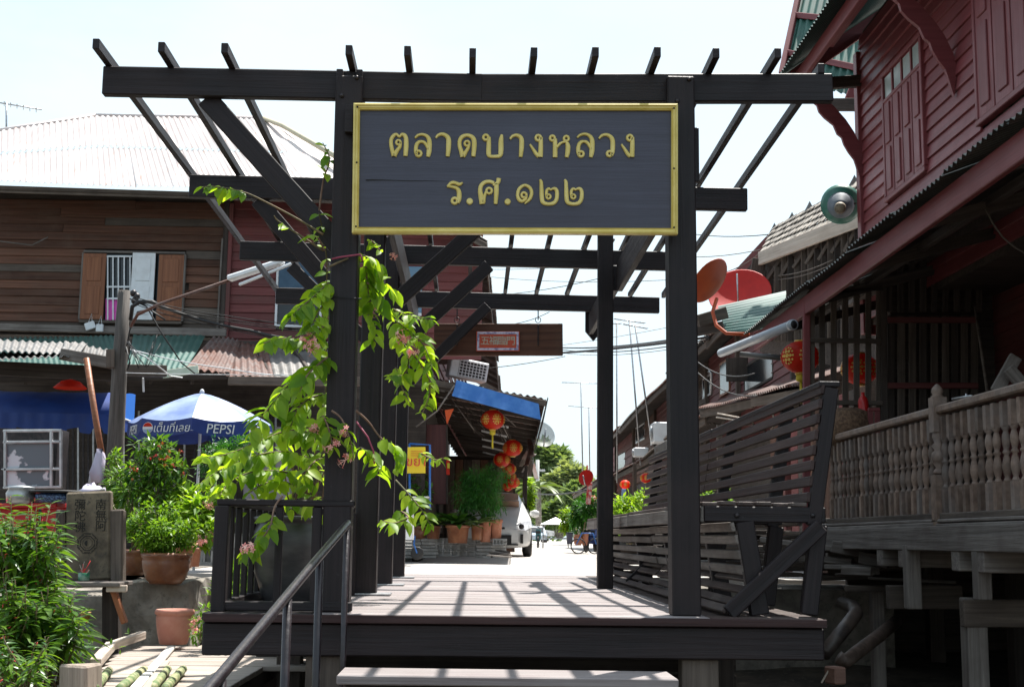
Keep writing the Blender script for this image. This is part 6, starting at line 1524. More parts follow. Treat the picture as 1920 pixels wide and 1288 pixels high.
eave_bay(1402, 744, 19.8, 1306, 766, 23.2, 1.5, .5, M['rusttin'], cr_, seed=7)
eave_bay(1315, 778, 23.2, 1250, 818, 26.0, 1.5, .5, M['rusttin'], cr_, seed=8)
eave_bay(1252, 816, 26, 1206, 858, 32.0, 1.4, .45, M['dullwood'], cr_, seed=9)
eave_bay(1206, 858, 32, 1148, 890, 40.0, 1.4, .45, M['rusttin'], cr_, seed=10)
eave_bay(1118, 898, 46, 1072, 928, 62.0, 1.4, .6, M['rusttin'], cr_, seed=11)
for k in range(26):
    Y = rr_.uniform(17, 25); px0 = 1490 - (Y - 17) * 22; c = at(px0 + rr_.uniform(-10, 40), 760 + rr_.uniform(-12, 30) + (Y - 17) * 3, Y)
    board('stored_stick', c, c + V((rr_.uniform(-.3, .6), rr_.uniform(-1.4, 1.4), rr_.uniform(-.25, .2))), .03, .02, rr_.choice((M['shadewood'], M['dullwood'], M['greywood'])), cr_)
tube('light_frame', [at(1345, 775, 19), at(1412, 788, 18.4), at(1412, 792, 18.4), at(1343, 782, 19)], .012, M['palewood'], cr_, 5)
for k, (px, Y) in enumerate(((1476, 17.4), (1350, 21.5), (1268, 25.8), (1190, 33), (1150, 40))):
    board('canopy_post', V((at(px, 900, Y).x, Y, 0)), V((at(px, 900, Y).x, Y, 2.3)), .09, .09, M['redpaint_old'] if k == 0 else M['dullwood'], cr_, up=(0, 1, 0))
m = MB(); m.add([V((rx(5.0, 19.7), 19.7, 0)), V((rx(5.0, 60), 60, 0)), V((rx(5.0, 60), 60, 2.2)), V((rx(5.0, 19.7), 19.7, 2.2))], [(0, 1, 2, 3)]); m.build('shopfront', M['shadewood'], cr_)
for k in range(12):
    Y = 14.9 + k * .42; board('shopfront_board', V((4.55 + .0 * Y, Y, 0.0)), V((4.55, Y, 2.2)), .4, .03, rr_.choice((M['redpaint_old'], M['brownwood'], M['shadewood'], M['shadewood'])), cr_, up=(1, 0, 0))
def ac(px, py, Y, w_, h_, lab, tilt=0):
    t = thing('air_conditioner', lab, 'air conditioner', at(px, py, Y)); c = at(px, py, Y)
    ob('casing', cbox_mesh(.35, w_, h_, .02), Matrix.Translation(c), t, M['white']); lathe('fan_guard', [(.02, 0), (h_ * .36, 0), (h_ * .36, .015), (.02, .02)], c + V((-.19, 0, 0)), M['alu'], t, 18, M=Matrix.Rotation(R(-90), 4, 'Y'))
    return t
ac(1238, 812, 27.2, .6, .42, 'large white air conditioner box just left of the front post')
ac(1201, 848, 32, .4, .22, 'small white air conditioner on the canopy further down the lane')
board('tin_flashing', at(1228, 848, 26), at(1252, 836, 25.5), .03, .22, M['greytin'], cr_)
# weathered shingle-roofed house behind the red house
wh = thing('shingled_house', 'weathered open-gabled house with a worn shingle roof behind the red house', 'house', at(1540, 700, 17))
lo0, lo1 = at(1428, 476, 18.5), at(1640, 392, 15.8); hi0, hi1 = at(1455, 424, 19.5), at(1640, 326, 16.8)
M['shingle'] = wood('worn_shingle', (.16, .14, .12), (.36, .33, .29), .9, .8, 1, 20, .7)
nC = 26
for r_ in range(5):
    for c_ in range(nC):
        s0, s1 = c_ / nC, (c_ + .94) / nC; t0, t1 = r_ / 5, (r_ + 1.25) / 5
        A_ = lo0.lerp(lo1, s0).lerp(hi0.lerp(hi1, s0), t0); B_ = lo0.lerp(lo1, s1).lerp(hi0.lerp(hi1, s1), t0)
        C_ = lo0.lerp(lo1, (s0 + s1) / 2).lerp(hi0.lerp(hi1, (s0 + s1) / 2), min(1, t1)); mid = (A_ + B_) / 2
        n_ = (B_ - A_).cross(C_ - mid).normalized(); 
        if n_.z < 0: n_ = -n_
        board('shingle', mid + n_ * (.03 + rr_.uniform(0, .012)), C_ + n_ * rr_.uniform(.0, .01), (B_ - A_).length, .016, M['shingle'], wh, up=n_, bev=.002)
board('barge_board', at(1424, 486, 18.4), at(1640, 400, 15.7), .05, .2, M['palewood'], wh, jag=.01)
board('barge_board', at(1424, 486, 18.4), at(1418, 520, 18.4), .05, .2, M['dullwood'], wh)
for k, (px, py, Y) in enumerate(((1450, 438, 19.4), (1483, 418, 19), (1516, 398, 18.4), (1600, 350, 17.3))):
    c = at(px, py, Y); mb = MB(); mb.add([c + V(p) for p in ((-.09, 0, -.05), (.11, -.05, -.05), (.02, 0, .17), (-.09, .1, -.05), (.11, .1, -.05), (.02, .1, .14))], [(0, 1, 2), (3, 5, 4), (0, 2, 5, 3), (1, 4, 5, 2), (0, 3, 4, 1)]); mb.build('ridge_tile', M['greytin'], wh)
tube('ridge', [at(1452, 434, 19.4), at(1640, 330, 16.9)], .06, M['greytin'], wh, 8)
m = MB(); m.add([at(1425, 490, 18.6), at(1640, 405, 16.0), at(1640, 700, 16.0), at(1425, 660, 18.6), at(1640, 405, 16.0) + V((3, 3, 0)), at(1640, 700, 16.0) + V((3, 3, 0))], [(0, 1, 2, 3), (1, 4, 5, 2)]); m.build('gable_wall', M['shadewood'], wh)
for k in range(16):
    px = 1432 + k * 12.5; Y = 18.45 - (px - 1425) * .0125; board('gable_board', at(px, 640, Y), at(px, 492 - (px - 1425) * .39 + rr_.uniform(0, 24), Y), .075, .02, rr_.choice((M['shadewood'], M['dullwood'], M['shadewood'])), wh, up=(0, 1, 0))
for k in range(7): board('gable_rafter', at(1440 + k * 24, 510 - k * 8 + rr_.uniform(0, 20), 18.2 - k * .3), at(1475 + k * 24, 470 - k * 11, 18.0 - k * .3), .06, .05, M['dullwood'], wh)
rg = thing('red_gable', 'narrow dark red gable strip left of the shingle roof', 'gable', at(1420, 480, 23))
board('gable_board', at(1378, 520, 23.5), at(1456, 436, 22.4), .05, .2, M['redpaint_old'], rg); board('gable_board', at(1385, 535, 23.4), at(1460, 458, 22.3), .05, .24, M['shadewood'], rg)
m = MB(); m.add([at(1380, 524, 23.6), at(1458, 446, 22.5), at(1500, 560, 22.5), at(1400, 600, 23.6)], [(0, 1, 2, 3)]); m.build('gable_panel', M['redpaint_old'], rg)
gl = thing('lean_to', 'small sea-green tin lean-to roof between the dishes and the red porch', 'roof', at(1420, 590, 15))
corr('tin_sheet', at(1346, 575, 15.6), at(1362, 624, 14.6), at(1474, 546, 15.6), at(1470, 612, 13.9), M['greentin'], gl, pitch=.1, amp=.014)
board('end_board', at(1308, 602, 14.7), at(1362, 586, 14.9), .05, .14, M['dullwood'], gl); board('end_board', at(1300, 622, 14.9), at(1356, 612, 14.8), .05, .12, M['shadewood'], gl)
# upper roof end behind the red house (green sheets seen from below)
gb = thing('gable_roof', 'steep green tin roof end with red rafters rising behind the red house', 'roof', at(1540, 100, 16))
P00, P10, P01, P11 = at(1464, 141, 16.3), at(1650, 196, 14.6), at(1503, -40, 17.2), at(1700, -40, 15.6)
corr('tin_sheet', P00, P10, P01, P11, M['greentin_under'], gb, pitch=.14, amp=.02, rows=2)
n_ = V((0, -.06, -.02))
board('rafter', P00 + n_, P01 + n_, .07, .1, M['redpaint'], gb)
for t_ in (.22, .6): board('purlin', P00.lerp(P01, t_) + n_, P10.lerp(P11, t_) + n_, .06, .08, M['redpaint'], gb)
board('rafter', at(1592, 186, 14.9), at(1619, 120, 14.9), .06, .1, M['redpaint'], gb)
board('tie_beam', at(1556, 197, 14.9), at(1626, 197, 14.6), .06, .15, M['shadewood'], gb)
# lane clutter on the right, far vehicles
def far_car(px, pyb, Y, wpx, hpx, lab, mt, pickup=False):
    p = at(px, pyb, Y); w_ = wpx / F_PX * Y; h = hpx / F_PX * Y; t = thing('pickup_truck' if pickup else 'parked_car', lab, 'pickup truck' if pickup else 'car', p)
    L_ = 4.4; hw = w_ / 2; MM_ = Matrix.Translation(p) @ Matrix.Rotation(1.2 if pickup else 0, 4, 'Z'); 
    def sec(pts, hw): return [V((s * hw * q, y, z)) for s in (-1, 1) for (y, z, q) in pts]
    prof = [(0, .25, 1), (0, .62, 1), (.9, .8, 1), (1.5, 1.35, .8), (2.9, 1.38, .8), (3.5, .85, 1), (4.3, .82, 1), (4.35, .3, 1)] if not pickup else [(0, .35, 1), (0, .8, 1), (1.2, .95, 1), (1.7, 1.5, .85), (2.6, 1.5, .85), (2.8, .95, 1), (4.6, .95, 1), (4.6, .4, 1)]
    sc = h / 1.45; prof = [(y * .8, z * sc, q) for y, z, q in prof]; n = len(prof); mb = MB()
    mb.add([V((-hw * q, y, z)) for y, z, q in prof] + [V((hw * q, y, z)) for y, z, q in prof], [tuple(range(n))[::-1], tuple(range(n, 2 * n))] + [(i, (i + 1) % n, (i + 1) % n + n, i + n) for i in range(n)])
    mb.build('body', mt, t, MM_)
    mb = MB(); y1, z1, q1 = prof[2]; y2, z2, q2 = prof[3]; mb.add([V((-hw * .8, y1 + .08, z1 + .06)), V((hw * .8, y1 + .08, z1 + .06)), V((hw * .68, y2 - .06, z2 - .06)), V((-hw * .68, y2 - .06, z2 - .06))], [(0, 1, 2, 3)]); o = mb.build('windscreen', M['darkglass'], t, MM_ @ Matrix.Translation((0, -.04, .03)))
    for s in (-1, 1):
        for yw in (.6, 2.8): wheel(MM_ @ V((s * hw * .92, yw, .3 * sc)), .3 * sc, .18, t, Mx=Matrix.Rotation(1.2 if pickup else 0, 4, 'Z') @ Matrix.Rotation(R(90), 4, 'Y'))
        mb = MB(); mb.box((s * hw * .75, -.01, .55 * sc), (hw * .3, .04, .12)); mb.build('headlight', M['alu'], t, MM_)
    return t
far_car(1008, 1017, 62, 34, 32, 'pale blue-grey car parked at the far end of the lane', plain('bluegrey_paint', (.4, .48, .55), .3))
far_car(1033, 1012, 72, 40, 30, 'silver pickup truck parked under the trees at the lane end', plain('silver_paint', (.45, .46, .48), .3, metal=.4), True)
ps_ = thing('stall', 'small grey-canopied stall table at the far right of the lane', 'stall', at(1042, 1020, 52))
m = MB(); c = at(1042, 978, 52); m.add([c + V((-.62, -.4, -.1)), c + V((.62, -.4, -.1)), c + V((.62, .6, -.1)), c + V((-.62, .6, -.1)), c + V((0, .1, .18))], [(0, 1, 4), (1, 2, 4), (2, 3, 4), (3, 0, 4), (3, 2, 1, 0)]); m.build('canopy', M['alu'], ps_)
for dx in (-.5, .5): tube('leg', [c + V((dx, 0, -.1)), V((c.x + dx, c.y, 0))], .025, M['steel'], ps_, 6)
block('table', V((c.x, c.y, .4)), (.9, .5, .05), M['alu'], ps_)
def motorcycle(px, pyb, Y, s, lab, mt, rz=0.0):
    p = at(px, pyb, Y); t = thing('motorcycle', lab, 'motorcycle', p); Mo = Matrix.Translation(V((p.x, p.y, 0))) @ Matrix.Rotation(rz, 4, 'Z') @ Matrix.Diagonal((s, s, s, 1))
    Rw = Matrix.Rotation(rz, 4, 'Z') @ Matrix.Rotation(R(90), 4, 'X')
    for x in (-.6, .62): wheel(Mo @ V((x, 0, .28)), .28 * s, .08 * s, t, Mx=Rw)
    mb = MB(); mb.bar((-.5, 0, .45), (.25, 0, .42), .2, .28); mb.bar((.2, 0, .4), (.5, 0, .85), .25, .08); mb.build('body', mt, t, Mo)
    mb = MB(); mb.bar((-.65, 0, .72), (.1, 0, .7), .22, .1); mb.build('seat', M['black'], t, Mo)
    mb = MB(); mb.tube([V((.62, 0, .28)), V((.5, 0, .75)), V((.42, 0, 1.0))], .03, 8); mb.tube([V((.42, -.33, 1.02)), V((.44, 0, .98)), V((.42, .33, 1.02))], .02, 8); mb.build('fork', M['steel'], t, Mo)
    mb = MB(); mb.lathe([(.02, -.06), (.09, -.03), (.09, .03), (.02, .05)], 12, (.52, 0, .92)); mb.build('headlight', M['alu'], t, Mo)
    return t
motorcycle(1009, 1020, 55, .9, 'dark motorcycle parked beside the far pale car', plain('teal_fairing', (.03, .12, .12), .3), 1.5)
motorcycle(1108, 1024, 39, .85, 'motorcycle with a blue rear wheel guard beyond the right posts', plain('dark_blue_fairing', (.02, .04, .16), .3), 1.2)
bi = thing('bicycle', 'small bicycle leaning beside the motorcycle on the right', 'bicycle', at(1094, 1024, 36))
p = at(1098, 1020, 36)
for dx in (-.2, .25):
    c = V((p.x + dx, 36, .2)); tube('wheel', [c + V((.2 * math.cos(a), 0, .2 * math.sin(a))) for a in [i * math.pi / 10 for i in range(21)]], .018, M['black'], bi, 6)
tube('frame', [V((p.x - .25, 36, .25)), V((p.x - .1, 36, .55)), V((p.x + .2, 36, .55)), V((p.x + .3, 36, .25))], .018, bt, bi, 6)
tube('handlebar', [V((p.x + .2, 35.8, .72)), V((p.x + .2, 36.2, .72))], .014, M['steel'], bi, 6)
tn = thing('tinsel_banner', 'red and white paper banner hanging from the far right canopy', 'banner', at(1104, 915, 36))
board('banner', at(1103, 945, 36), at(1106, 905, 36), .14, .02, plain('red_white_paper', (.5, .03, .03), .7, (.7, .65, .6), 9), tn, up=(0, 1, 0))
cl = thing('hanging_cloth', 'pale blue cloth hanging behind the lime shrub', 'cloth', at(1168, 935, 30)); board('cloth', at(1168, 950, 30), at(1170, 916, 30), .1, .02, plain('pale_blue_cloth', (.25, .35, .6), .8), cl, up=(0, 1, 0))
# television masts and antennas over the right row
def antenna(px_b, py_b, px_t, py_t, Y, lab, span=40, tilt=3):
    t = thing('tv_antenna', lab, 'antenna', at(px_b, py_b, Y)); s = Y / F_PX
    tube('mast', [at(px_b, py_b, Y), at(px_t, py_t, Y)], .022, M['steel'], t, 6)
    tube('boom', [at(px_t - span, py_t + 2 - tilt, Y), at(px_t + span, py_t + 2 + tilt, Y)], .015, M['steel'], t, 6)
    for k in range(7):
        c = at(px_t - span + span * 2 * k / 6, py_t + 2 - tilt + tilt * 2 * k / 6, Y); tube('element', [c + V((-.02, -.35, -.05)), c + V((.02, .35, .05))], .011, M['steel'], t, 5)
antenna(1201, 872, 1180, 600, 33, 'tall antenna mast with a long toothed boom over the right row', 28, 4)
antenna(1222, 830, 1191, 610, 32, 'leaning antenna mast just right of the tall one', 22, 4)
antenna(1157, 905, 1156, 605, 36, 'thin straight mast hard against the rear pergola post', 8, 0)
antenna(1093, 905, 1089, 716, 45, 'antenna with a plain cross bar in the gap over the trees', 36, 1)
antenna(1106, 900, 1104, 762, 50, 'shorter antenna beside the cross-bar one over the trees', 40, 3)
antenna(1143, 470, 1142, 452, 12.5, 'small antenna tip rising behind the rear post top', 6, 1)
# overhead lines
for i, (a_, b_, Y0, Y1, r_) in enumerate((((1055, 652), (1330, 625), 40, 25, .022), ((1055, 656), (1330, 636), 40, 25, .014), ((1055, 662), (1330, 642), 41, 26, .008), ((820, 668), (1330, 598), 36, 28, .006), ((930, 665), (1330, 632), 42, 25, .03),
      ((1306, 440), (1640, 395), 22, 16, .008), ((1306, 482), (1640, 395), 22, 16, .007), ((1306, 512), (1430, 470), 22, 19, .007), ((1380, 505), (1560, 488), 20, 16, .006), ((1380, 512), (1560, 496), 20, 16, .006),
      ((800, 500), (1252, 480), 30, 24, .006), ((800, 503), (1252, 525), 30, 24, .006), ((900, 555), (1252, 485), 30, 24, .008), ((900, 605), (1030, 585), 30, 28, .008), ((1000, 925), (1100, 918), 60, 50, .03), ((700, 690), (1060, 668), 26, 26, .008), ((1300, 690), (1420, 742), 22, 19, .01), ((1300, 672), (1415, 700), 22, 19, .01))):
    w_ = ('upper black cable of the pair', 'middle black cable of the pair', 'thin cable just under the pair', 'faint line sloping over the hanging board', 'thick black cable lower down', 'upper long wire', 'second long wire', 'third short wire', 'upper of two pale wires', 'lower of two pale wires', 'upper faint line under the rafters', 'lower faint line under the rafters', 'sloping line under the rafters', 'short sloping line', 'line', 'pale line', 'steep lower wire', 'steep upper wire')[i]
    x_ = ('crossing behind the right rear post',) * 3 + ('', 'crossing behind the right rear post') + ('from the front post to the shingle roof',) * 3 + ('above the big red dish',) * 2 + ('in the sky gap',) * 3 + ('just above the hanging board', 'low across the far trees', 'below the hanging board', 'right of the front post', 'right of the front post')
    wire((w_ + ' ' + x_[i]).strip(), [at(*a_, Y0), at(*b_, Y1)], r_, M['black'] if r_ > .0075 else M['greywood'], .15 if r_ < .02 else .1)
# distant poles
for px, pt_, pb2, Y, lab in ((1008, 862, 1000, 80, 'grey concrete utility pole with crossarm in front of the far trees'), (1072, 872, 960, 95, 'grey concrete pole leaning among the crowns of the far trees')):
    t = thing('utility_pole', lab, 'pole', at(px, pb2, Y)); tube('pole', [at(px, pb2, Y), at(px, pt_, Y)], .11, plain('pale_concrete_pole', (.45, .45, .43), .8), t, 8)
    board('crossarm', at(px - 14, pt_ + 20, Y), at(px + 14, pt_ + 20, Y), .12, .12, M['steel'], t)
# ================================================================ PLANTS
def leaf_mesh(name, wd, droop=.25, fold=.12, mat=None, n=4, tip=.35):
    """one leaf of length 1 along +X with a folded midrib"""
    mb = MB(); vs = []; 
    for i in range(n + 1):
        t = i / n; w_ = wd * (math.sin(math.pi * min(1, t * .93 + .04)) ** .8) * (1 - tip * t) if 0 < i < n else .004
        z = -droop * t * t
        vs += [V((t, -w_, z + fold * w_ * 2)), V((t, 0, z)), V((t, w_, z + fold * w_ * 2))]
    fs = []
    for i in range(n): a = 3 * i; fs += [(a, a + 1, a + 4, a + 3), (a + 1, a + 2, a + 5, a + 4)]
    mb.add(vs, fs, 0, True); return mb.mesh(name, mat)
def leaf_matrix(p, d, up, s, roll=0):
    x = V(d).normalized(); y = V(up).cross(x)
    y = y.normalized() if y.length > 1e-4 else V((0, 1, 0)); z = x.cross(y)
    Mx = Matrix(((x.x, y.x, z.x, p[0]), (x.y, y.y, z.y, p[1]), (x.z, y.z, z.z, p[2]), (0, 0, 0, 1)))
    return Mx @ Matrix.Rotation(roll, 4, 'X') @ Matrix.Diagonal((s, s, s, 1))
def join_leaves(name, mats_, me, par, mat):
    mb = MB(); bv = [v.co.copy() for v in me.vertices]; bf = [tuple(p.vertices) for p in me.polygons]
    for Mx in mats_: mb.add([Mx @ v for v in bv], bf, 0, True)
    o = mb.build(name, mat, par); o['kind'] = 'stuff'; return o
def set_leaves(lst, me, me_i, par, mat_i, cap=300, name='leaf'):
    lst = sorted(lst, key=lambda q: -q[1])
    for Mx, _ in lst[:cap]: ob(name, me, Mx, par)
    if len(lst) > cap: join_leaves('leaf_mass', [q[0] for q in lst[cap:]], me_i, par, mat_i)
LV = leaf_mesh('leaf', .32, .28, .16, M['vineleaf']); LVi = leaf_mesh('leafi', .32, .28, .16, M['vineleaf_i'])
rv = random.Random(11)
vine = thing('climbing_vine', 'lime green flowering creeper climbing from the dark jar up the front left post', 'vine', at(556, 1000, 8.0))
leaves = []
def vbranch(pts, Ya, Yb, size=.1, dens=17, jit=7, stem=True, wd=.004, leafy=(0, 1)):
    P = crspline([(x, y, Ya + (Yb - Ya) * i / (len(pts) - 1)) for i, (x, y) in enumerate(pts)], 6)
    W_P = [at(x, y, Y) for x, y, Y in P]
    if stem: tube('stem', W_P, [wd * (1.6 - i / len(W_P)) for i in range(len(W_P))], M['stem'] if rv.random() < .6 else M['brownstem'], vine, 6)
    Lp = sum(math.hypot(P[i + 1][0] - P[i][0], P[i + 1][1] - P[i][1]) for i in range(len(P) - 1)); acc = 0; nxt = 0
    for i in range(len(P) - 1):
        sg_ = math.hypot(P[i + 1][0] - P[i][0], P[i + 1][1] - P[i][1]); 
        while nxt < acc + sg_:
            t = (nxt - acc) / max(sg_, 1e-6); p = W_P[i].lerp(W_P[i + 1], t); tan = (W_P[i + 1] - W_P[i]).normalized()
            f = nxt / Lp
            if leafy[0] <= f <= leafy[1]:
                for s in (-1, 1):
                    side = tan.cross(V((0, -.5, 1))).normalized() * s
                    d = side * rv.uniform(.6, 1.2) + tan * rv.uniform(.1, .8) + V((rv.uniform(-.5, .5), rv.uniform(-.5, .3), -rv.uniform(-.1, .9)))
                    s_ = size * .86 * rv.uniform(.6, 1.3) * (1 if f < .85 else .75)
                    leaves.append((leaf_matrix(p, d, V((rv.uniform(-.5, .5), rv.uniform(-.9, .1), 1)), s_, rv.uniform(-.5, .5)), s_ / p.y))
            nxt += dens * .9 * rv.uniform(.7, 1.35)
        acc += sg_
M['brownstem'] = plain('woody_stem', (.16, .09, .06), .8, (.25, .16, .11), 14)
VB = [
 # woody main stems, nearly bare
 ([(560, 975), (578, 900), (602, 800), (612, 700), (610, 600), (613, 500), (606, 440), (598, 400)], 8.0, 6.98, .1, 26),
 ([(570, 975), (595, 890), (616, 780), (618, 660), (616, 540)], 7.9, 6.95, .1, 24),
 ([(606, 440), (560, 412), (500, 380), (455, 360), (400, 350), (378, 352)], 7.0, 6.8, .11, 11, (.66, 1)),
 ([(606, 470), (560, 440), (522, 415), (514, 405)], 7.0, 6.85, .08, 20, (.6, 1)),
 ([(598, 400), (606, 340), (618, 300), (605, 268)], 7.1, 7.0, .1, 12, (.55, 1)),
 ([(608, 470), (595, 445), (575, 440)], 7.0, 6.85, .1, 12, (.4, 1)),
 # left sprays, arching outwards
 ([(616, 530), (590, 555), (560, 580), (540, 602)], 7.0, 6.8, .125, 9),
 ([(616, 560), (600, 580), (585, 610)], 7.0, 6.85, .12, 10),
 ([(612, 640), (585, 640), (560, 636), (525, 634), (494, 644)], 7.1, 6.85, .12, 9, (.15, 1)),
 ([(612, 610), (592, 622), (575, 650)], 7.0, 6.85, .115, 10),
 ([(614, 670), (595, 685), (575, 705), (562, 735)], 7.0, 6.85, .125, 9),
 ([(606, 700), (570, 702), (535, 728), (500, 770), (470, 815)], 7.2, 6.9, .13, 9, (.1, 1)),
 ([(612, 740), (585, 745), (560, 765), (545, 800)], 7.2, 6.95, .125, 10),
 ([(612, 780), (596, 800), (590, 830)], 7.1, 6.9, .12, 10),
 ([(612, 830), (575, 810), (536, 808), (490, 825), (430, 850), (378, 860)], 7.4, 7.0, .12, 9, (.12, 1)),
 ([(600, 870), (555, 850), (509, 848), (455, 862), (406, 885), (374, 908)], 7.6, 7.1, .12, 9, (.12, 1)),
 ([(590, 905), (535, 885), (475, 884), (430, 905), (412, 930)], 7.7, 7.2, .12, 10, (.15, 1)),
 ([(585, 930), (540, 905), (500, 905), (465, 925)], 7.8, 7.3, .115, 11, (.2, 1)),
 ([(605, 860), (590, 865), (570, 890)], 7.4, 7.1, .12, 11),
 ([(622, 770), (640, 785), (655, 820), (664, 862)], 6.93, 6.88, .08, 14, (.2, 1)),
 ([(605, 780), (615, 800), (625, 840)], 6.95, 6.9, .1, 12),
 ([(530, 930), (515, 950), (505, 990), (480, 1020), (456, 1038)], 7.0, 6.85, .115, 9, (.3, 1)),
 # right sprays, between the posts
 ([(618, 500), (650, 486), (682, 480), (705, 492), (722, 514)], 6.93, 7.2, .115, 9, (.55, 1)),
 ([(684, 500), (700, 520), (725, 535), (742, 548)], 7.15, 7.3, .12, 9),
 ([(688, 530), (705, 548), (722, 570), (728, 590)], 7.15, 7.3, .12, 10),
 ([(686, 500), (690, 545), (698, 590)], 7.15, 7.2, .115, 11),
 ([(690, 590), (702, 620), (698, 650)], 7.15, 7.2, .095, 12),
 ([(712, 470), (700, 455), (694, 450)], 7.2, 7.2, .08, 8),
 ([(738, 580), (760, 590), (785, 596), (811, 600)], 8.6, 8.4, .12, 9),
 ([(740, 600), (768, 622), (796, 650), (811, 690)], 8.6, 8.3, .13, 9),
 ([(745, 630), (765, 660), (760, 700), (730, 705)], 8.6, 8.4, .12, 10),
 ([(770, 660), (800, 700), (806, 735), (790, 780)], 8.5, 8.3, .115, 10),
 ([(742, 690), (755, 730), (772, 760)], 8.6, 8.4, .11, 11),
 ([(668, 770), (690, 790), (715, 822), (748, 846), (742, 885)], 6.95, 7.2, .11, 11, (.45, 1)),
 ([(676, 840), (695, 850), (710, 870), (706, 892)], 6.95, 7.2, .12, 10),
 ([(742, 900), (765, 925), (790, 955), (808, 985)], 8.8, 8.5, .125, 10, (.15, 1)),
 ([(752, 958), (765, 970), (740, 980), (716, 976)], 8.8, 8.5, .12, 10),
 ([(790, 850), (815, 862), (832, 858)], 9.0, 8.8, .08, 10),
]
for b in VB:
    vbranch(b[0], b[1], b[2], b[3], b[4], leafy=b[5] if len(b) > 5 else (0, 1))
for k in range(60):                                     # fill of the dense lower crown
    x, y = rv.gauss(545, 40), rv.gauss(880, 45)
    if not (405 < x < 625 and 780 < y < 965): continue
    p = at(x, y, rv.uniform(7.3, 8.2)); s_ = rv.uniform(.08, .12)
    leaves.append((leaf_matrix(p, V((rv.uniform(-1, 1), rv.uniform(-.7, .3), -rv.uniform(.1, 1))), V((rv.uniform(-.5, .5), rv.uniform(-.9, .1), 1)), s_, rv.uniform(-.6, .6)), s_ / p.y))
set_leaves(leaves, LV, LVi, vine, M['vineleaf_i'])
for k in range(9):                                       # bare stems rising out of the jar
    x = 545 + k * 6; tube('stem', [at(556 + rv.uniform(-10, 10), 985, 8.1), at(x + rv.uniform(-15, 15), 930, 7.9), at(x + rv.uniform(-30, 30), 870, 7.7)], .005, M['brownstem'], vine, 6)
def flower(px, py, Y, r, mt, par, n=9):
    c = at(px, py, Y); mb = MB()
    for k in range(n):
        d = V((rv.uniform(-1, 1), rv.uniform(-1, .3), rv.uniform(-1, .5))).normalized(); e = c + d * r * rv.uniform(.6, 1); u = d.orthogonal().normalized(); w_ = d.cross(u)
        mb.tube([V((0, 0, 0)), e - c], r * .04, 4)
        for q in range(5):
            a = q * 2 * math.pi / 5; v = u * math.cos(a) + w_ * math.sin(a); t_ = u * math.cos(a + 1.57) + w_ * math.sin(a + 1.57)
            mb.add([e - c, e - c + v * r * .22 + t_ * r * .1, e - c + v * r * .38, e - c + v * r * .22 - t_ * r * .1], [(0, 1, 2, 3)])
    mb.build('flower', mt, par, Matrix.Translation(c))['kind'] = 'stuff'
for (px, py, Y, r) in ((577, 640, 6.85, .05), (585, 655, 6.85, .05), (650, 808, 6.9, .045), (648, 862, 6.9, .05), (622, 835, 6.9, .05), (590, 800, 7, .05), (466, 1028, 6.8, .05), (738, 480, 7.2, .03), (757, 632, 8.3, .06), (775, 660, 8.3, .05), (575, 632, 6.9, .04), (700, 585, 7.2, .04)): flower(px, py, Y, r, M['pink'], vine)
for pts in (((622, 486), (640, 482), (676, 477), (680, 490)), ((668, 790), (690, 820), (700, 845), (702, 870))): tube('tie_cord', [at(x, y, 6.97) for x, y in pts], .005, M['redcord'], vine, 6)
tube('tie_cord', [at(624, 556, 6.985), at(678, 560, 6.985)], .0025, M['black'], vine, 5)

def clump(name, cs, n, size, mat, par, aspect=.3, droop=.6, seed=0, shell=.55, vert=0.0, kind='stuff', loose=0.0):
    """leaf-sized folded faces scattered through ellipsoids; cs = [(centre, (rx, ry, rz))]"""
    r_ = random.Random(seed); mb = MB(); tot = sum(a[0] * a[1] * a[2] for _, a in cs)
    for c, rad in cs:
        k = max(6, int(n * rad[0] * rad[1] * rad[2] / tot))
        for _ in range(k):
            d = V((r_.gauss(0, 1), r_.gauss(0, 1), r_.gauss(0, 1))).normalized(); q = shell + (1 - shell) * r_.random() ** .6; q *= r_.uniform(.85, 1.1) * (1 + loose * abs(r_.gauss(0, 1)))
            p = V(c) + V((d.x * rad[0], d.y * rad[1], d.z * rad[2])) * q
            t = (d * .8 + V((r_.uniform(-1, 1), r_.uniform(-1, 1), r_.uniform(-1, .6) - droop * .5 + vert))).normalized(); u = t.cross(V((r_.uniform(-.4, .4), r_.uniform(-.4, .4), 1))).normalized(); w_ = u.cross(t)
            s = size * r_.uniform(.6, 1.3); a = aspect * s
            mb.add([p, p + t * s * .5 + u * a * .5 + w_ * a * .15, p + t * s, p + t * s * .5 - u * a * .5 + w_ * a * .15, p + t * s * .5], [(0, 1, 4), (1, 2, 4), (2, 3, 4), (3, 0, 4)], 0, False)
    o = mb.build(name, mat, par); 
    if kind: o['kind'] = kind
    return o
def E_(px, py, Y, rx_, ry_, rz=None):
    s = Y / F_PX; return (at(px, py, Y), (rx_ * s, (rz or rx_) * s, ry_ * s))
def stems(par, base, tops, r, mt=None):
    for t_ in tops:
        m_ = V(base).lerp(V(t_), .5) + V((rv.uniform(-.05, .05), rv.uniform(-.05, .05), .03)); tube('stem', [base, m_, t_], [r, r * .8, r * .4], mt or M['stem'], par, 6)

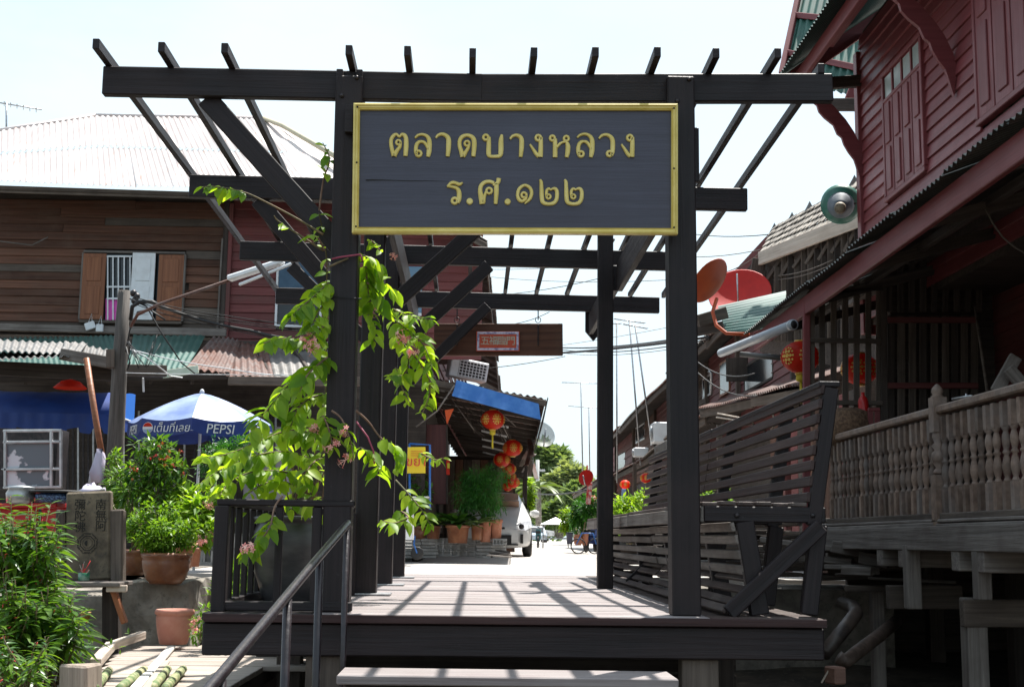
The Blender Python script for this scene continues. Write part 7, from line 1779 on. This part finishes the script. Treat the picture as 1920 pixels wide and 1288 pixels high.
# chilli-like bushes at the left front
LC = leaf_mesh('leaf', .13, .35, .1, M['darkleaf_o'], 4, .3); LCi = leaf_mesh('leafi', .13, .35, .1, M['darkleaf'])
def lance_bush(lab, tops, n_each, Y, size, base, dens=1.0, cap=300, red=0, group=None):
    t = thing('chilli_bush', lab, 'bush', base); L_ = []
    for (px, py, hl) in tops:
        tip = at(px, py, Y + rv.uniform(-.35, .35)); foot = V(base) + V((rv.uniform(-.12, .12), rv.uniform(-.1, .1), 0))
        start = tip.lerp(foot, hl); tube('stem', [foot, foot.lerp(tip, .5) + V((rv.uniform(-.04, .04), 0, .02)), tip], [.008, .006, .003], M['stem'], t, 5)
        for k in range(n_each):
            f = (k / n_each) ** .75; p = tip.lerp(start, f); a = k * 2.4 + rv.uniform(-.3, .3); 
            d = V((math.cos(a), math.sin(a), .55 - .9 * f + rv.uniform(-.25, .25))); s_ = size * (.55 + .6 * min(1, f * 2.2)) * rv.uniform(.8, 1.2)
            L_.append((leaf_matrix(p, d, V((0, 0, 1)), s_, rv.uniform(-.5, .5)), s_ / p.y))
            if red and rv.random() < red:
                q = p + V((math.cos(a + 1), math.sin(a + 1), -.3)).normalized() * size * .45
                ob('chilli', CH, leaf_matrix(q, V((rv.uniform(-1, 1), -.5, rv.uniform(-1.5, .5))), V((0, 1, 0)), rv.uniform(.35, .6)), t)
    set_leaves(L_, LC, LCi, t, M['darkleaf'], cap); return t
mb = MB(); mb.tube([V((0, 0, 0)), V((.012, 0, 0)), V((.03, 0, .001)), (.042, 0, .004)], [.003, .006, .005, .001], 6); CH = mb.mesh('chilli', M['redpetal'])
rv = random.Random(31)
tops = [(rv.uniform(-20, 112), rv.uniform(935, 1085), .35) for _ in range(38)] + [(20, 930, .3), (60, 940, .3), (95, 945, .3), (118, 985, .3), (108, 1010, .3)]
lance_bush('big leafy chilli bush with small red fruits at the left edge beside the stone tablet', tops, 20, 8.7, .14, at(40, 1230, 8.8), red=.12)
tops = [(rv.uniform(20, 150), rv.uniform(1105, 1215), .4) for _ in range(28)] + [(90, 1098, .3), (128, 1110, .3), (150, 1150, .3)]
lance_bush('lower chilli bush with long fresh leaves below the plank shelf', tops, 18, 8.2, .16, at(85, 1285, 8.3), red=.02)
tops = [(rv.uniform(-20, 70), rv.uniform(1075, 1180), .4) for _ in range(16)] 
lance_bush('dark shaded chilli bush low at the left edge of the picture', tops, 16, 8.0, .11, at(10, 1260, 8.2), red=.06, cap=200)
tops = [(rv.uniform(-20, 95), rv.uniform(1190, 1275), .4) for _ in range(22)]
lance_bush('small bush filling the bottom left corner beside the square post', tops, 15, 7.2, .09, at(30, 1330, 7.3), red=.05, cap=220)

def potted(nm, lab, cat, cs, n, size, mat, base, aspect=.3, droop=.6, seed=0, stem_r=.012, shell=.4, vert=0, loose=.22):
    t = thing(nm, lab, cat, base); r_ = random.Random(seed + 100); ex_ = []
    if n > 800:
        for c, q in cs:
            for _ in range(3):
                d = V((r_.uniform(-1, 1), r_.uniform(-1, 1), r_.uniform(-.4, 1.1))); f = r_.uniform(.3, .5); ex_.append((c + V((d.x * q[0], d.y * q[1], d.z * q[2])), (q[0] * f, q[1] * f, q[2] * f)))
        cs2 = [(c, (q[0] * .8, q[1] * .8, q[2] * .8)) for c, q in cs] + ex_
        for c, _ in ex_: tube('twig', [cs[0][0], c], [stem_r * .5, stem_r * .2], M['stem'], t, 5)
    else: cs2 = cs
    clump('foliage', cs2, n, size, mat, t, aspect, droop, seed, shell, vert, loose=loose)
    stems(t, base, [c for c, _ in cs], stem_r); return t
pa, pb = pots['a'][1], pots['b'][1]
t = potted('shrub', 'bright small-leaved shrub growing in the wide frilled bowl pot', 'shrub', [E_(300, 1012, 10.9, 50, 24), E_(262, 985, 11.0, 26, 30), E_(345, 1000, 10.9, 24, 30), E_(318, 962, 11.0, 22, 26), E_(282, 955, 11.0, 16, 20)], 2600, .05, M['midleaf'], pa, .45, .3, 1, .01, .25)
t = potted('shrub', 'tall loose shrub with red and orange blossoms left of the parasol pole', 'shrub', [E_(295, 850, 11.8, 36, 30), E_(275, 890, 11.7, 40, 26), E_(325, 880, 11.7, 30, 26), E_(250, 925, 11.6, 34, 30), E_(300, 930, 11.6, 34, 24), E_(335, 920, 11.8, 22, 20), E_(225, 900, 11.8, 22, 30)], 1500, .095, M['darkleaf'], pb, .32, .5, 2, .014, .3)
for k in range(16): flower(rv.uniform(230, 345), rv.uniform(820, 900), 11.5, .03, M['redpetal'] if k % 3 else plain('orange_petal', (.7, .2, .03)), t, 4)
t = potted('shrub', 'pale flowering bush with cream blossoms behind the stone tablet', 'shrub', [E_(222, 905, 12.2, 20, 30), E_(232, 960, 12.2, 22, 40), E_(215, 860, 12.2, 12, 16)], 1300, .06, M['midleaf'], pots['c'][1], .4, .4, 3, .01)
for k in range(16): flower(rv.uniform(206, 248), rv.uniform(870, 1010), 11.9, .028, M['cream'], t, 4)
t = potted('shrub', 'lime-leaved creeper shrub with pink blossoms beside the bay railing', 'shrub', [E_(372, 965, 11.4, 32, 30), E_(350, 935, 11.6, 26, 20), E_(385, 1000, 11.2, 22, 22), E_(395, 950, 11.6, 18, 30)], 900, .11, M['limeleaf'], pots['d'][1], .42, .7, 4, .01)
for q in ((372, 1012), (380, 1016), (391, 945), (362, 1168), (366, 1180), (369, 1160)): flower(*q, 10.9, .05, M['pink'], t, 9)
t = potted('shrub', 'feathery dark green shrub in the shade under the parasol', 'shrub', [E_(425, 850, 14.5, 46, 26), E_(400, 880, 14.5, 30, 22), E_(455, 870, 14.5, 28, 22)], 3600, .05, M['fern'], at(425, 1000, 14.5), .3, .3, 5, .012, .3)
t = potted('weed', 'flowering weed spilling over the walkway beside the deck end', 'weed', [E_(372, 1175, 9.6, 12, 22), E_(385, 1150, 9.6, 10, 16)], 240, .05, M['midleaf'], at(375, 1200, 9.6), .3, .4, 6, .006)
for q in ((362, 1168), (366, 1182), (370, 1160), (364, 1176)): flower(*q, 9.5, .03, M['pink'], t, 6)
t = potted('weed', 'broad green weeds growing through the steps behind the bay railing', 'weed', [E_(445, 1090, 10, 22, 24), E_(455, 1120, 9.8, 16, 14), E_(412, 1110, 10, 10, 16)], 500, .1, M['midleaf'], at(445, 1140, 10), .25, -.3, 7, .006, .3, .8)
# ground litter and weeds on the slope
gl_ = MB(); rl2 = random.Random(2)
for k in range(2600):
    x = rl2.uniform(-4.5, 3.5); y = rl2.uniform(4.5, 10); z = ground_h(x, y) + .02 + rl2.uniform(0, .03); s = rl2.uniform(.02, .06); a = rl2.uniform(0, 6.3); t_ = V((math.cos(a), math.sin(a), rl2.uniform(-.2, .3))) * s; u = V((-math.sin(a), math.cos(a), rl2.uniform(-.3, .3))) * s * .35; p = V((x, y, z))
    gl_.add([p, p + t_ * .5 + u, p + t_, p + t_ * .5 - u], [(0, 1, 2, 3)], 0 if k % 3 else 1)
o = gl_.build('leaf_litter', [plain('dry_leaf', (.22, .14, .07), .8, (.42, .33, .2), 30), M['midleaf']]); tag(o, 'dry leaves and small weeds scattered on the damp ground round the deck', 'leaves', kind='stuff')
gw = clump('weeds', [E_(150, 1215, 9.3, 70, 12, 40), E_(60, 1250, 8.8, 70, 14, 40), E_(230, 1190, 10.2, 20, 6, 20), (V((.2, 6.9, -.98)), (1.2, .5, .1))], 2600, .06, M['darkleaf'], None, .35, .1, 12, .1)
tag(gw, 'low green weeds on the slope below the stone tablet', 'weeds')

# potted plants in the lane
def blades(par, base, n, L_, w_, mat, up=.9, seed=0, name='leaf', cap=60):
    r_ = random.Random(seed); me = leaf_mesh('blade', w_ / L_, .55, .15, mat, 5, .2)
    for k in range(n):
        a = r_.uniform(0, 6.28); d = V((math.cos(a), math.sin(a), r_.uniform(.4, 1.6) * up)); ob(name, me, leaf_matrix(V(base) + V((0, 0, .02)), d, V((0, 0, 1)), L_ * r_.uniform(.7, 1.15)), par)
Mo = {k: v[1] for k, v in LPOT.items()}
t = thing('potted_plant', 'dark broad-leaved plant filling the wide brown pot in the lane', 'plant', Mo['l1']); blades(t, Mo['l1'], 34, .42, .07, leafmat('deep_green_blade', (.015, .06, .01), (.05, .12, .02), .3, 'object'), .9, 1)
t = thing('potted_plant', 'pale striped-leaf plant in the small tilted pot', 'plant', Mo['l4']); blades(t, Mo['l4'], 26, .36, .05, leafmat('pale_blade', (.08, .15, .05), (.2, .28, .12), .3, 'object'), .8, 2)
t = thing('potted_plant', 'arching green plant in the brown pot left of the hollow blocks', 'plant', Mo['l5']); blades(t, Mo['l5'], 40, .5, .06, leafmat('arching_blade', (.04, .12, .02), (.1, .2, .04), .4, 'object'), .8, 3)
t = thing('potted_plant', 'short tufted plant in the squat pot beside the white cart', 'plant', Mo['l6']); blades(t, Mo['l6'], 26, .3, .04, leafmat('tuft_blade', (.04, .1, .02), (.09, .18, .04), .4, 'object'), 1, 4)
t = potted('potted_bamboo', 'dense feathery green plant above the tall terracotta pots', 'plant', [E_(905, 925, 21.9, 36, 34), E_(885, 905, 22.1, 30, 22), E_(920, 900, 22.2, 26, 22), E_(918, 950, 21.7, 22, 28), E_(880, 940, 21.8, 24, 26)], 6500, .1, M['fern'], Mo['l2'], .14, .8, 8, .012, .2)
t = potted('shrub', 'dark leafy shrub hanging in the shade behind the yellow sign', 'shrub', [E_(775, 905, 22.5, 22, 24), E_(790, 925, 22.4, 16, 14)], 700, .12, M['darkleaf'], at(778, 960, 22.5), .35, .6, 9, .01)
t = potted('shrub', 'bright lime shrub glowing beside the bench end on the right', 'shrub', [E_(1180, 950, 16.5, 30, 22), E_(1165, 965, 16.3, 22, 18), E_(1198, 945, 16.8, 16, 20), E_(1180, 985, 16.3, 30, 16)], 2200, .075, M['limeleaf'], at(1182, 1035, 16.5), .4, .4, 10, .01, .3)
t = potted('shrub', 'dark mixed potted shrubs along the right row beyond the rear post', 'shrub', [E_(1088, 965, 38, 20, 26), E_(1104, 955, 37, 16, 24), E_(1078, 985, 39, 10, 16)], 1800, .16, M['fern'], at(1090, 1010, 38), .3, .5, 11, .02, .2)
t = potted('shrub', 'yellow-green plant left of the dark potted shrubs at the lane side', 'shrub', [E_(1063, 975, 42, 10, 18), E_(1066, 990, 42, 8, 10)], 500, .18, M['limeleaf'], at(1064, 1008, 42), .35, .2, 13, .02, .2)
t = potted('shrub', 'small lime shrub just beyond the end of the left canopy', 'shrub', [E_(992, 920, 44, 9, 22), E_(990, 945, 44, 8, 14)], 400, .22, M['limeleaf'], at(992, 1000, 44), .35, .4, 14, .02, .2)
pot('round orange clay pot at the foot of the right-hand shrubs', 1084, 1022, 38, 18, 20, 'round'); pot('taller orange clay pot right of the round one by the shrubs', 1097, 1022, 38, 14, 24, 'tub')
pot('blue-black plastic tub at the corner of the right row', 1068, 1020, 40, 14, 22, 'tub', plain('blue_black_plastic', (.02, .025, .06), .5))
for q in ((1330, 940, 15.8), (1363, 948, 15.4)):
    potted('shrub', 'small green plant seen through the bench back, ' + ('leftmost' if q[0] < 1350 else 'rightmost'), 'shrub', [E_(q[0], q[1], q[2], 12, 20)], 260, .06, M['midleaf'], at(q[0], 1010, q[2]), .4, .3, 15, .008)

# far trees
def tree(lab, cs, n, size, mat, base, r, seed, nm='tree'):
    t = thing(nm, lab, 'tree', base, group='trees closing the far end of the lane')
    clump('crown', cs, n, size, mat, t, .55, .3, seed, .55)
    top = sum((c for c, _ in cs), V((0, 0, 0))) / len(cs)
    tube('trunk', [base, V(base).lerp(top, .5) + V((.3, 0, 0)), top], [r, r * .75, r * .4], M['bark'], t, 8)
    for c, _ in cs[:5]: tube('branch', [V(base).lerp(top, .55), c], [r * .35, r * .12], M['bark'], t, 6)
    return t
def lobes(px, py, Y, R_, H_, n, seed, rs=(.28, .45)):
    r_ = random.Random(seed); out = []
    for k in range(n):
        a = r_.uniform(0, 6.28); q = r_.uniform(.1, .8); s = r_.uniform(*rs)
        out.append(E_(px + math.cos(a) * R_ * q, py + math.sin(a) * H_ * q, Y + r_.uniform(-R_, R_) * .02, R_ * s, H_ * s))
    return out
tree('tall dark green tree rising highest behind the canopy edge', lobes(1020, 895, 105, 52, 62, 14, 1), 9000, .75, M['treeleaf'], at(1020, 1004, 105), .45, 1)
tree('greyish silver-green tree in the middle of the far gap', lobes(1062, 925, 90, 44, 56, 14, 2), 8000, .55, M['greytreeleaf'], at(1045, 1006, 90), .4, 2)
tree('low bright green tree beside the far end of the right row', lobes(1092, 945, 80, 40, 36, 12, 3), 6000, .5, M['treeleaf'], at(1090, 1005, 80), .3, 3)
tree('shady round tree low over the parked vehicles', lobes(1040, 965, 84, 46, 26, 12, 4), 6000, .5, M['treeleaf'], at(1040, 1006, 84), .3, 4)
tree('leafy tree half hidden by the left canopy', lobes(985, 940, 96, 34, 46, 10, 5), 5000, .6, M['treeleaf'], at(985, 1004, 96), .35, 5)
tree('distant green tree behind the right row roofs', lobes(1150, 960, 110, 60, 50, 12, 6), 5000, .8, M['treeleaf'], at(1150, 1006, 110), .4, 6)
pm = thing('palm_tree', 'young palm with yellowing fronds at the end of the left row', 'tree', at(1012, 1004, 70), group=None)
pc = at(1010, 915, 70); tube('trunk', [at(1010, 1004, 70), pc], [.18, .12], M['bark'], pm, 8)
FR_ = leaf_mesh('frond', .12, .75, .3, leafmat('palm_frond', (.07, .12, .03), (.14, .19, .06), .3, 'object'), 7, .3)
for k in range(16):
    a = k * .9; ob('frond', FR_, leaf_matrix(pc, V((math.cos(a), math.sin(a), .5 + .4 * math.sin(k * 1.7))), V((0, 0, 1)), rv.uniform(1.3, 1.9)), pm)
fw = []
for k in range(60):
    a = -1.2 + 2.4 * k / 60; D = 190; x = D * math.sin(a); y = D * math.cos(a)
    if abs(a) < 1.25: fw.append((V((x, y, 3.0)), (7, 5, rv.uniform(4.5, 8))))
o = clump('far_wood', fw, 14000, 1.7, M['treeleaf'], None, .6, .3, 40, .5); tag(o, 'far belt of trees closing the horizon behind the market', 'wood')
# low rubbish on the lane edges
for k in range(5):
    pass
# remove the two lantern prototypes once everything has been copied
def kill(o):
    for c in list(o.children): kill(c)
    bpy.data.objects.remove(o)
kill(LP); kill(LP0)
